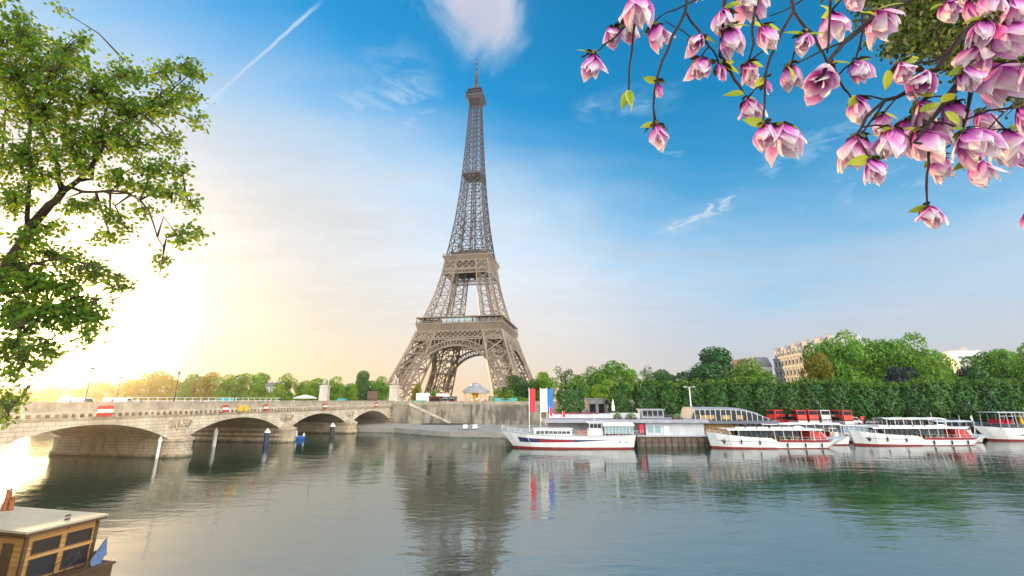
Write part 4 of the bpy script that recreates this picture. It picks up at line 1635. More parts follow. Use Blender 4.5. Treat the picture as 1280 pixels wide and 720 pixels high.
# ================================================================== blossoming magnolia, close to the camera
def petal_mat():
    m_ = bpy.data.materials.new('magnolia_petal')
    m_.use_nodes = True
    t = m_.node_tree
    g = NT(t)
    p = t.nodes['Principled BSDF']
    p.inputs['Roughness'].default_value = 0.7
    p.inputs['Specular IOR Level'].default_value = 0.12
    at = g.node('ShaderNodeAttribute', attribute_name='petal_s')
    geo = g.node('ShaderNodeNewGeometry')
    tc = g.node('ShaderNodeTexCoord')
    n = g.noise(g.mapping(tc.outputs['Object'], scale=(1, 1, 0.16)), 34.0, 5, 0.7)
    f = g.m('ADD', at.outputs['Fac'], g.m('ADD', g.m('MULTIPLY', g.m('SUBTRACT', n, 0.5), 0.55), g.m('MULTIPLY', g.m('SUBTRACT', geo.outputs['Random Per Island'], 0.5), 0.42)), clamp=True)
    c = g.ramp(f, [(0.0, (0.28, 0.02, 0.21)), (0.18, (0.53, 0.08, 0.44)), (0.40, (0.74, 0.29, 0.65)), (0.60, (0.86, 0.62, 0.80)), (0.8, (0.90, 0.82, 0.85)), (1.0, (0.91, 0.88, 0.86))])
    g.link(c, p.inputs['Base Color'])
    tr = g.node('ShaderNodeBsdfTranslucent')
    g.link(c, tr.inputs[0])
    mx = g.node('ShaderNodeMixShader')
    mx.inputs[0].default_value = 0.40
    g.link(p.outputs[0], mx.inputs[1])
    g.link(tr.outputs[0], mx.inputs[2])
    out = [n_ for n_ in t.nodes if n_.type == 'OUTPUT_MATERIAL'][0]
    g.link(mx.outputs[0], out.inputs[0])
    return m_


M['petal'] = petal_mat()
M['calyx'] = mat('bud_scale', (0.085, 0.060, 0.030), 0.8, var=0.5, vscale=30, var_col=(0.10, 0.13, 0.03))
M['lime_leaf'] = leaf_mat('young_leaf', [(0.0, (0.10, 0.17, 0.012)), (0.5, (0.22, 0.32, 0.02)), (1.0, (0.38, 0.44, 0.04))], trans=0.45, tcol=(0.55, 0.62, 0.05), scale=9)
M['twig'] = mat('magnolia_twig', (0.040, 0.024, 0.026), 0.8, var=0.4, vscale=40, bump=0.6, bscale=160)


def blossom_mesh(kind, seed):
    """flower of unit length hanging from the origin"""
    rng = np.random.default_rng(seed)
    V, F, S, mi = [], [], [], []
    NS_, NT_ = 9, 7
    if kind == 'bud':
        rings = [(3, 0.30, 0.9, 0.12), (3, 0.24, 1.0, 0.10)]
    elif kind == 'tulip':
        rings = [(3, 0.62, 0.92, 0.31), (3, 0.55, 1.0, 0.30), (3, 0.30, 0.85, 0.22)]
    else:
        rings = [(4, 1.15, 0.92, 0.36), (3, 0.80, 1.0, 0.34), (3, 0.45, 0.88, 0.26)]
    nv = 0
    for ri, (cnt, opn, ln, wd) in enumerate(rings):
        off = rng.uniform(0, 6.28)
        for k in range(cnt):
            th = off + 2 * math.pi * k / cnt + rng.normal() * 0.14
            o = opn * rng.uniform(0.8, 1.25)
            L = ln * rng.uniform(0.86, 1.06)
            flare = (rng.uniform(0.0, 0.26) if kind == 'open' else rng.uniform(-0.08, 0.14)) * (1 if ri == 0 else 0.5)
            if kind != 'bud' and ri == 0 and rng.random() < 0.22:
                flare += rng.uniform(0.15, 0.35)
            tw = rng.normal() * 0.25
            rd = np.array([math.cos(th), math.sin(th), 0])
            tg = np.array([-math.sin(th), math.cos(th), 0])
            ph = rng.uniform(0, 6.28)
            for i in range(NS_):
                s = i / (NS_ - 1)
                r = 0.035 + 0.42 * o * math.sin(min(1.0, 0.03 + 0.66 * s) * math.pi) ** 1.35 + flare * max(0, s - 0.55) * 2
                z = -s * L + 0.10 * flare * s
                w = wd * max(0.0, math.sin(math.pi * (0.07 + 0.925 * s ** 1.12))) ** 0.85
                for j in range(NT_):
                    t = -1 + 2 * j / (NT_ - 1)
                    ruf = 0.030 * math.sin(5 * t + ph + 3 * s) * s + 0.02 * math.sin(11 * s + ph) * abs(t)
                    cup = -0.26 * w * t * t
                    p = rd * (r + cup + ruf) + tg * (t * w + tw * w * s) + np.array([0, 0, z + 0.05 * s * t * t + ruf * 0.5])
                    V.append(p)
                    S.append(min(1.0, 0.06 + 0.84 * s ** 1.25 + 0.20 * abs(t) ** 2 * s + (0.12 if ri == 2 else 0)) * (0.72 if kind == 'bud' else 1))
            for i in range(NS_ - 1):
                for j in range(NT_ - 1):
                    a = nv + i * NT_ + j
                    F.append((a, a + 1, a + NT_ + 1, a + NT_))
                    mi.append(0)
            nv += NS_ * NT_
    # woolly bud scales round the stalk
    for k in range(5):
        th = rng.uniform(0, 6.28)
        rd = np.array([math.cos(th), math.sin(th), 0])
        tg = np.array([-math.sin(th), math.cos(th), 0])
        L, w = rng.uniform(0.24, 0.42), rng.uniform(0.09, 0.14)
        b = nv
        for s in (0, 0.35, 0.7, 1.0):
            ww = w * math.sin(math.pi * (0.2 + 0.78 * s))
            c = rd * (0.06 + 0.36 * s ** 0.7 * rng.uniform(0.75, 1.3)) + np.array([0, 0, 0.06 - L * s * rng.uniform(0.5, 1.0)])
            for t in (-1, 0, 1):
                V.append(c + tg * t * ww + rd * (0.03 * (1 - abs(t))))
                S.append(0)
        for i in range(3):
            for j in range(2):
                a = b + i * 3 + j
                F.append((a, a + 1, a + 4, a + 3))
                mi.append(1)
        nv += 12
    me = bpy.data.meshes.new('blossom')
    me.from_pydata([tuple(p) for p in V], [], F)
    me.materials.append(M['petal'])
    me.materials.append(M['calyx'])
    me.polygons.foreach_set('material_index', np.array(mi, dtype=np.int32))
    me.polygons.foreach_set('use_smooth', np.ones(len(F), dtype=bool))
    at = me.attributes.new('petal_s', 'FLOAT', 'POINT')
    at.data.foreach_set('value', np.array(S, dtype=np.float32))
    me.update()
    return me


def leaf_mesh(seed):
    rng = np.random.default_rng(seed)
    V, F = [], []
    n = 9
    bend = rng.uniform(0.1, 0.35)
    for i in range(n):
        s = i / (n - 1)
        w = 0.24 * math.sin(math.pi * min(1, 0.04 + 0.96 * s) ** 0.85) + 0.006
        z = -bend * s * s
        V += [(s, -w, z + 0.07 * w / 0.24 + 0.02 * math.sin(8 * s)), (s, 0, z), (s, w, z + 0.07 * w / 0.24 + 0.02 * math.cos(7 * s))]
    for i in range(n - 1):
        for j in range(2):
            a = i * 3 + j
            F.append((a, a + 1, a + 4, a + 3))
    me = bpy.data.meshes.new('leaf')
    me.from_pydata(V, [], F)
    me.materials.append(M['lime_leaf'])
    me.polygons.foreach_set('use_smooth', np.ones(len(F), dtype=bool))
    me.update()
    return me


def magnolia():
    rng = np.random.default_rng(99)
    D0 = 1.55
    base = Vector((3.35, 0.9, 9.0))
    root = empty('magnolia_tree', base, 0, 'magnolia with pink blossoms hanging into the upper right from dark twigs', 'tree')
    mb = MB()
    nodes = []

    def br(pts, r0, r1, d0=D0, d1=None):
        d1 = d1 if d1 is not None else d0
        n = len(pts)
        P, Rr = [], []
        for i in range(n - 1):
            for s in (0, 0.5):
                f = (i + s) / (n - 1)
                x = pts[i][0] * (1 - s) + pts[i + 1][0] * s
                y = pts[i][1] * (1 - s) + pts[i + 1][1] * s
                if s:
                    x += rng.normal() * 1.3
                    y += rng.normal() * 1.3
                P.append(at_c(x, y, d0 + (d1 - d0) * f) - base)
                k = r0 + (r1 - r0) * f
                Rr.append(k * (1.18 if s == 0 and 0 < i else 1.0))
        P.append(at_c(pts[-1][0], pts[-1][1], d1) - base)
        Rr.append(r1)
        mb.tube(P, Rr, 7)
        nodes.extend(P)
    # trunk and the limb that passes above the frame
    hub = at_c(1470, -60, 1.75) - base
    def gnarl(P, r0, r1, sd, amp=0.035, seg=10):
        rg = np.random.default_rng(sd)
        P = [Vector(p) for p in P]
        Q, Rr = [], []
        m_ = 6
        for i in range(len(P) - 1):
            for k in range(m_):
                s_ = k / m_
                Q.append(P[i].lerp(P[i + 1], s_) + Vector(rg.normal(size=3)) * amp * (0 if i == 0 and k == 0 else 1) * (0.5 if k == 0 else 1))
                f = (i + s_) / (len(P) - 1)
                Rr.append((r0 + (r1 - r0) * f) * (1 + 0.10 * rg.normal()))
        Q.append(P[-1])
        Rr.append(r1)
        mb.tube(Q, Rr, seg)
        return Q
    tq_ = gnarl([(0, 0, -0.2), (0.05, 0.03, 0.9), (-0.06, 0.08, 1.7), hub], 0.10, 0.045, 1)
    # the rest of the crown, out of the photograph's frame
    extra = []
    for sd, st_, ends in ((2, 8, [(0.7, 0.2, 2.3), (1.2, 0.5, 2.9)]), (3, 10, [(-0.1, -0.6, 2.6), (-0.3, -1.3, 3.1)]), (4, 13, [(0.5, 0.6, 3.1), (0.9, 1.2, 3.5)]), (5, 16, [(-0.2, 0.3, 3.5), (-0.1, 0.5, 4.2)]), (6, 18, [(0.3, -0.3, 3.3), (0.8, -0.7, 4.0)]), (7, 6, [(0.5, -0.5, 1.9), (1.0, -0.9, 2.2)])):
        Q = gnarl([tq_[min(st_, len(tq_) - 1)]] + ends, 0.034, 0.006, sd, 0.03, 8)
        for t_ in range(5):
            a_ = Q[3 + 2 * t_]
            d_ = Vector(np.random.default_rng(sd * 10 + t_).normal(size=3) * 0.28)
            e_ = a_ + d_ + Vector((0, 0, 0.02))
            mb.tube([a_, a_.lerp(e_, 0.5) + Vector((0, 0, 0.05)), e_], [0.008, 0.006, 0.004], 6)
            if t_ != 2:
                extra.append(e_)
    gnarl([hub, at_c(1340, -90, 1.6) - base, at_c(1273, -8, 1.56) - base], 0.042, 0.019, 21, 0.012)
    gnarl([hub, at_c(1300, -110, 1.7) - base, at_c(1100, -80, 1.65) - base, at_c(950, -68, 1.6) - base, at_c(800, -50, 1.55) - base], 0.038, 0.006, 22, 0.012)
    br([(1273, -8), (1255, 22), (1236, 45), (1214, 78), (1194, 110), (1178, 128)], 0.019, 0.008)
    br([(1236, 45), (1222, 80), (1214, 112), (1206, 150), (1204, 168)], 0.008, 0.004)
    br([(1194, 110), (1172, 140), (1152, 165), (1142, 178)], 0.008, 0.004, 1.55, 1.5)
    br([(1245, 10), (1226, 24), (1206, 40), (1182, 70), (1157, 101), (1132, 116), (1107, 125), (1083, 146), (1069, 170)], 0.012, 0.004, 1.6, 1.52)
    br([(1107, 125), (1088, 152), (1074, 172)], 0.004, 0.003, 1.58, 1.55)
    br([(1182, 70), (1152, 78), (1125, 85), (1110, 92)], 0.004, 0.002, 1.6)
    br([(1190, 62), (1176, 64), (1170, 40), (1190, 5), (1200, -40)], 0.003, 0.005, 1.62)
    br([(1180, -60), (1139, -2), (1112, 12), (1090, 23), (1064, 46), (1048, 62), (1033, 82), (1020, 100)], 0.012, 0.005, 1.55, 1.5)
    br([(1064, 46), (1040, 58), (1015, 70), (988, 84)], 0.004, 0.002, 1.52)
    br([(1040, 74), (1046, 96), (1056, 112), (1064, 122)], 0.004, 0.003, 1.52)
    br([(1080, -60), (1078, 20), (1074, 60), (1070, 78)], 0.004, 0.003, 1.6)
    br([(1040, -70), (1038, 0), (1036, 40), (1034, 66)], 0.005, 0.003, 1.55)
    br([(1160, 180), (1161, 205), (1158, 232), (1159, 255)], 0.004, 0.003, 1.5)
    br([(1142, 178), (1160, 180)], 0.004, 0.004, 1.5)
    br([(1310, 60), (1280, 118), (1255, 140), (1232, 165)], 0.005, 0.002, 1.6)
    br([(1290, 200), (1268, 172), (1250, 155), (1238, 142)], 0.004, 0.002, 1.6)
    br([(1310, 40), (1300, 100), (1278, 140), (1268, 165)], 0.006, 0.003, 1.58)
    br([(980, -75), (990, -20), (992, 14), (976, 42), (962, 74), (956, 105), (953, 156)], 0.007, 0.003, 1.58, 1.52)
    br([(992, 14), (1008, 36), (1022, 56), (1033, 76)], 0.005, 0.004, 1.58, 1.55)
    br([(1040, -30), (1000, 2), (962, 20)], 0.004, 0.002, 1.62)
    br([(945, -70), (947, 0), (941, 30), (942, 54), (936, 76)], 0.006, 0.003, 1.5)
    br([(912, -70), (906, 0), (903, 36), (900, 70), (905, 84), (918, 100), (930, 118)], 0.007, 0.004, 1.55)
    br([(857, 14), (872, 36), (886, 58), (898, 76)], 0.004, 0.003, 1.55)
    br([(850, -55), (857, -10), (857, 14), (840, 46), (828, 76), (818, 114), (818, 158)], 0.006, 0.003, 1.52, 1.5)
    br([(905, -30), (870, 0), (845, 12), (826, 20)], 0.004, 0.002, 1.56)
    br([(830, 25), (853, 38), (866, 48)], 0.002, 0.002, 1.56)
    br([(835, -50), (805, -10), (794, 25), (790, 62), (786, 112)], 0.005, 0.003, 1.5)
    br([(800, 15), (776, 38), (756, 55), (741, 68)], 0.004, 0.002, 1.5)
    br([(1330, 130), (1306, 215), (1284, 262)], 0.005, 0.003, 1.55)
    nod = np.array([tuple(p) for p in nodes])

    B = [  # x, y (middle), length px, lean (deg, + = tip towards the left), kind
        (738, 88, 40, 8, 'tulip'), (764, 52, 34, 12, 'tulip'), (785, 46, 40, -6, 'tulip'), (797, 16, 52, -4, 'open'), (822, 52, 40, -18, 'tulip'), (871, -4, 26, 0, 'bud'), (820, 176, 40, 0, 'tulip'), (823, 116, 26, -8, 'bud'),
        (866, 62, 34, 20, 'tulip'), (872, 92, 38, 12, 'tulip'), (897, 98, 36, 2, 'bud'), (900, 36, 46, 8, 'tulip'), (935, 16, 56, -8, 'open'), (915, 56, 44, -10, 'tulip'), (957, 52, 40, -18, 'tulip'), (935, 97, 36, 0, 'tulip'), (936, 146, 42, -6, 'tulip'), (957, 112, 26, -6, 'bud'),
        (951, 178, 42, 10, 'tulip'), (976, 184, 56, -4, 'open'), (998, 62, 34, 14, 'tulip'), (988, 100, 38, -4, 'tulip'), (1036, 40, 46, 2, 'open'), (1064, 4, 42, -4, 'tulip'), (1096, 38, 48, -12, 'open'), (1070, 97, 38, -4, 'tulip'), (1012, 118, 52, 34, 'open'), (1036, 92, 26, 8, 'bud'),
        (1070, 142, 42, 0, 'tulip'), (1064, 196, 54, 14, 'open'), (1085, 220, 42, 4, 'tulip'), (1108, 184, 50, 14, 'tulip'), (1128, 178, 54, 6, 'open'), (1148, 192, 56, -2, 'open'), (1165, 176, 48, -14, 'tulip'), (1122, 98, 38, 10, 'tulip'), (1178, 24, 38, 6, 'tulip'), (1208, 20, 46, 0, 'bud'),
        (1224, 44, 42, 12, 'tulip'), (1208, 80, 50, 26, 'open'), (1140, 116, 50, 28, 'tulip'), (1202, 106, 44, 12, 'tulip'), (1236, 118, 70, -6, 'open'), (1222, 160, 38, -4, 'tulip'), (1204, 194, 60, 4, 'open'), (1221, 220, 44, -8, 'tulip'), (1168, 216, 40, -4, 'tulip'), (1250, 62, 58, -10, 'open'),
        (1266, 20, 50, 6, 'tulip'), (1148, 150, 46, 8, 'tulip'), (1254, 190, 56, 10, 'open'), (1274, 160, 50, 0, 'tulip'), (1278, 204, 46, -8, 'tulip'), (1155, 278, 40, 16, 'tulip'), (1281, 282, 34, 10, 'tulip'), (1186, 150, 44, -4, 'tulip'), (1258, 40, 44, -14, 'tulip'), (1290, 100, 56, 0, 'open'),
        (1205, -4, 34, 10, 'tulip'), (1100, 160, 34, 12, 'tulip'), (1232, 10, 40, 0, 'tulip')]
    pool = {k: [blossom_mesh(k, 200 + i + 10 * j) for i in range(4)] for j, k in enumerate(('bud', 'tulip', 'open'))}
    leaves = [leaf_mesh(i) for i in range(3)]
    attach = []
    for (x, y, L, lean, kind) in B:
        d = D0 + rng.normal() * 0.07
        le = R(lean)
        tx, ty = x + math.sin(le) * L * 0.5, y - math.cos(le) * L * 0.5
        top = at_c(tx, ty, d)
        me = pool[kind][rng.integers(0, 4)]
        o = bpy.data.objects.new('blossom', me)
        COL.objects.link(o)
        o.parent = root
        o.location = top - base
        s = L * d / FPX * 0.92
        wdt = {'bud': 1.0, 'tulip': 0.84, 'open': 0.66}[kind]
        o.scale = (s * wdt, s * wdt, s)
        # hang with the lean in the picture plane, plus a little towards or away from the camera
        o.rotation_euler = (Matrix.Rotation(-PITCH * 0.5 + rng.normal() * 0.15, 3, 'X') @ Matrix.Rotation(le, 3, 'Y') @ Matrix.Rotation(rng.uniform(0, 6.28), 3, 'Z')).to_euler()
        attach.append((Vector(top - base), s))
        j = np.argmin(((nod - np.array(tuple(top - base))) ** 2).sum(1))
        a = Vector(nod[j])
        e = Vector(top - base)
        if (a - e).length > 0.004:
            mid = (a + e) / 2 + Vector((0, 0, 0.12 * (a - e).length))
            mb.tube([a, mid, e + Vector((0, 0, 0.004))], [0.0032, 0.0028, 0.0042], 6)
    for e_ in extra:
        o = bpy.data.objects.new('blossom', pool[('tulip', 'open', 'bud')[rng.integers(0, 3)]][rng.integers(0, 4)])
        COL.objects.link(o)
        o.parent = root
        o.location = e_
        k_ = rng.uniform(0.09, 0.125)
        o.scale = (k_ * 0.8, k_ * 0.8, k_)
        o.rotation_euler = (rng.normal() * 0.3, rng.normal() * 0.3, rng.uniform(0, 6.28))
    # young leaves at the flower bases, spread to either side
    def set_leaf(p, ang, l, mesh):
        o = bpy.data.objects.new('leaf', mesh)
        COL.objects.link(o)
        o.parent = root
        o.location = p
        X = Vector((math.cos(ang), rng.normal() * 0.35 - 0.15, math.sin(ang))).normalized()
        Zr = Vector((rng.normal() * 0.5, -1.0, 0.5 + rng.normal() * 0.5))
        Y = Zr.cross(X).normalized()
        Z = X.cross(Y)
        o.rotation_euler = Matrix((X, Y, Z)).transposed().to_euler()
        o.scale = (l, l, l)
    for i, (p, s) in enumerate(attach):
        if i >= 95:
            break
        for q in range((1, 1, 2, 1, 2, 1)[i % 6]):
            side = math.pi if rng.random() < 0.5 else 0.0
            ang = side + rng.uniform(-0.9, 0.5) * (1 if side == 0 else -1)
            set_leaf(p + Vector((0, -0.004, -0.004)), ang, rng.uniform(0.05, 0.08) * (1 if s < 0.15 else 1.15), leaves[rng.integers(0, 3)])
    for (x, y, ang) in ((786, 114, -2.0), (787, 114, -1.2), (786, 113, -1.6), (1076, 16, 0.2), (1098, 12, 0.1), (1182, 140, -1.3), (1176, 128, 0.6), (1168, 120, 2.6), (1110, 88, -1.6), (1150, 140, 0.4), (985, 84, -1.5), (930, 118, 2.8)):
        set_leaf(at_c(x, y, 1.47) - base, ang, 0.065, leaves[rng.integers(0, 3)])
    mb.build('branches', M['twig'], root, smooth=True)


magnolia()
# ================================================================== boats and landing stages
class Hull:
    """stations: (x at deck, half width at deck, deck height, x at waterline, half width at waterline)"""

    def __init__(self, st):
        self.st = st

    def P(self, s, r, off=0.0, side=-1):
        """s 0..n-1 station coordinate, r 0 at the waterline .. 1 at the deck"""
        i = min(int(s), len(self.st) - 2)
        f = s - i
        a = [p * (1 - f) + q * f for p, q in zip(self.st[i], self.st[i + 1])]
        xd, wd, zd, xw, ww = a
        k = r ** 0.8 if r > 0 else 0
        return Vector((xw + (xd - xw) * r, side * (ww + (wd - ww) * k + off), zd * r))

    def s_of_x(self, x):
        xs = [(a[0] + a[3]) / 2 for a in self.st]
        return float(np.interp(x, xs, range(len(xs))))

    def mesh(self, deck_inset=0.0, boot=0.12):
        mb = MB()
        R_ = [(-0.25, 1), (0.0, 1), (boot, 1), (0.4, 0), (0.7, 0), (1.0, 0)]
        n = len(self.st)
        sub = 3
        ss = [i / sub for i in range((n - 1) * sub + 1)]
        vs = []
        m = len(R_)
        for s in ss:
            for side in (-1, 1):
                for r, _ in R_:
                    if r < 0:
                        p = self.P(s, 0.0, 0, side)
                        p = Vector((p.x, p.y * 0.85, -0.7))
                    else:
                        p = self.P(s, r, 0, side)
                    vs.append(p)
        b = len(mb.v)
        mb.v += [tuple(p) for p in vs]
        for i in range(len(ss) - 1):
            for sd in range(2):
                for k in range(m - 1):
                    a0 = b + (i * 2 + sd) * m + k
                    a1 = b + ((i + 1) * 2 + sd) * m + k
                    q = (a0, a1, a1 + 1, a0 + 1)
                    mb.f.append(q if sd == 0 else tuple(reversed(q)))
                    mb.mi.append(1 if k < 2 else 0)
            # deck
            a0, a1 = b + (i * 2) * m + m - 1, b + ((i + 1) * 2) * m + m - 1
            mb.f.append((a0, a1, a1 + m, a0 + m))
            mb.mi.append(2)
        # bow and stern plates
        for i in (0, len(ss) - 1):
            for k in range(m - 1):
                a0, a1 = b + i * 2 * m + k, b + (i * 2 + 1) * m + k
                q = (a0, a1, a1 + 1, a0 + 1)
                mb.f.append(tuple(reversed(q)) if i == 0 else q)
                mb.mi.append(1 if k < 2 else 0)
        return mb

    def patch(self, x0, x1, r0f, r1f, off, n=18, side=-1):
        """a painted band on the side; r0f, r1f functions of 0..1 along it"""
        mb = MB()
        vs, fs = [], []
        for i in range(n + 1):
            t = i / n
            s = self.s_of_x(x0 + (x1 - x0) * t)
            for r in (r0f(t), r1f(t)):
                p = self.P(s, r, off, side)
                q = self.P(s, r, off - 0.05, side)
                vs += [p, q]
        for i in range(n):
            a = i * 4
            fs += [(a, a + 4, a + 6, a + 2), (a, a + 1, a + 5, a + 4), (a + 2, a + 6, a + 7, a + 3)]
        fs += [(0, 2, 3, 1), (n * 4, n * 4 + 1, n * 4 + 3, n * 4 + 2)]
        return mb.add(vs, fs)

    def rail(self, x0, x1, h, step=1.5, sides=(-1, 1), inset=0.12, r=0.03, mids=1):
        mb = MB()
        for sd in sides:
            pts = []
            x = x0
            while x <= x1 + 1e-6:
                s = self.s_of_x(x)
                p = self.P(s, 1.0, -inset, sd)
                mb.beam(p, p + Vector((0, 0, h)), r * 1.3)
                pts.append(p)
                x += step
            for i in range(len(pts) - 1):
                for k in range(mids + 1):
                    z = h * (1 - 0.45 * k)
                    mb.beam(pts[i] + Vector((0, 0, z)), pts[i + 1] + Vector((0, 0, z)), r)
        return mb


def win_row(mb, x0, x1, y, z0, z1, n, gap=0.15, mi=0, t=0.03):
    w = (x1 - x0) / n
    for i in range(n):
        mb.bb(x0 + i * w + gap / 2, x0 + (i + 1) * w - gap / 2, y - t, y + t, z0, z1, mi)


def life_ring(parent, p, r=0.38):
    mb = MB()
    pts = [(p[0] + r * math.cos(a * math.pi / 8), p[1], p[2] + r * math.sin(a * math.pi / 8)) for a in range(17)]
    mb.tube(pts, 0.10, 6, cap=False)
    mb.build('life_ring', M['orange'], parent)


# ------------------------------------------------------------------ the flag-striped boat
def striped_boat():
    p = at_z(627, 561, 0)
    root = empty('river_boat', (p.x, p.y + 2.6, 0), R(-1.5), 'white river boat with a navy and red stripe along its hull, below the three banners', 'boat')
    H = Hull([(-0.4, 0.12, 4.0, 3.0, 0.1), (1.8, 1.1, 3.7, 4.2, 0.7), (5.5, 2.3, 3.25, 7.0, 1.8), (11, 2.8, 2.95, 11.5, 2.55), (18, 2.85, 2.8, 18, 2.7), (25, 2.75, 2.85, 25, 2.5), (30.2, 2.4, 3.0, 29.6, 1.9)])
    H.mesh().build('hull', [M['hull_white'], M['boot_red'], M['light_grey']], root, smooth=False)
    H.patch(4.0, 24.5, lambda t: 0.40 + 0.20 * t if t < .6 else 0.52 + 0.16 * (t - .6) / .4, lambda t: 0.70 - 0.02 * t, 0.03, 30).build('hull_stripe', M['navy'], root)
    H.patch(8.6, 16.2, lambda t: 0.46 + 0.06 * t, lambda t: 0.66, 0.055, 14).build('hull_stripe', M['deep_red'], root)
    H.patch(0.8, 29.8, lambda t: 0.93, lambda t: 1.0, 0.05, 40).build('rubbing_strake', M['light_grey'], root)
    H.rail(1.5, 8.0, 0.75, 1.3).build('railing', M['white'], root)
    H.rail(8.4, 29.2, 0.85, 1.6).build('railing', M['white'], root)
    mb = MB()
    mb.box((11.7, 0, 3.45), (8.6, 4.0, 1.3), top=(0.98, 0.94))
    mb.bb(7.2, 16.2, -2.1, 2.1, 4.1, 4.28)
    sal = mb.build('saloon', M['white'], root)
    mb = MB()
    win_row(mb, 7.8, 15.6, -1.98, 3.15, 3.75, 8)
    mb.build('window', M['glass'], sal)
    mb = MB()
    mb.box((21.4, 0, 4.2), (3.2, 3.2, 2.8), top=(0.86, 0.9))
    mb.bb(19.5, 23.3, -1.8, 1.8, 5.6, 5.75)
    whl = mb.build('wheelhouse', M['white'], root)
    mb = MB()
    win_row(mb, 20.1, 22.7, -1.58, 4.4, 5.3, 3)
    mb.bb(19.83, 19.9, -1.2, 1.2, 4.4, 5.3)
    mb.build('window', M['glass'], whl)
    mb = MB()
    mb.beam((21.4, 0.3, 5.7), (21.4, 0.3, 7.6), 0.09)
    mb.beam((20.9, 0.3, 7.0), (21.9, 0.3, 7.0), 0.06)
    mb.build('mast', M['white'], whl)
    mb = MB()
    for i in range(9):
        x = 23.4 + i * 0.78
        for y in (-2.35, 2.35):
            mb.beam((x, y, 2.85), (x, y, 5.1), 0.08)
    vs, fs = [], []
    for i, x in enumerate((22.9, 30.0)):
        for k in range(9):
            a = -1 + k / 4
            vs.append((x, a * 2.5, 5.05 + 0.55 * (1 - a * a)))
    for k in range(8):
        fs.append((k, 9 + k, 10 + k, 1 + k))
    mb.add(vs, fs)
    mb.bb(22.9, 30.0, -2.52, -2.46, 4.85, 5.12)
    mb.bb(22.9, 30.0, 2.46, 2.52, 4.85, 5.12)
    can = mb.build('canopy', M['flag_white'], root)
    mb = MB()
    mb.bb(23.2, 29.6, -2.28, -2.26, 3.2, 4.9)
    mb.build('window', M['pale_glass'], can)
    for i in range(6):
        mb = MB()
        mb.bb(24 + i * 0.95, 24.5 + i * .95, -1.9, 1.9, 2.9, 3.35)
        mb.bb(24.4 + i * 0.95, 24.5 + i * .95, -1.9, 1.9, 3.35, 3.85)
        mb.build('bench', M['deep_red'], root)
    mb = MB()
    mb.tube([(0.2, 0, 4.0), (0.1, 0, 5.1)], 0.05, 6)
    mb.build('bow_staff', M['white'], root)
    mb = MB()
    mb.tube([(6.2, -0.5, 3.3), (6.2, 0.5, 3.3)], 0.42, 10)
    mb.box((6.2, 0, 3.05), (1.0, 1.3, 0.4))
    mb.build('windlass', M['grey'], root)
    for x in (17.4, 18.6):
        life_ring(root, (x, -2.7, 3.5), 0.34)
    for k, (x, z) in enumerate(((4.6, .56), (26.5, .5), (28, .5))):
        mb = MB()
        q = H.P(H.s_of_x(x), z, 0.02)
        mb.tube([q, q + Vector((0, 0.08, 0))], 0.17, 10)
        mb.build('porthole', M['glass'], root)


striped_boat()


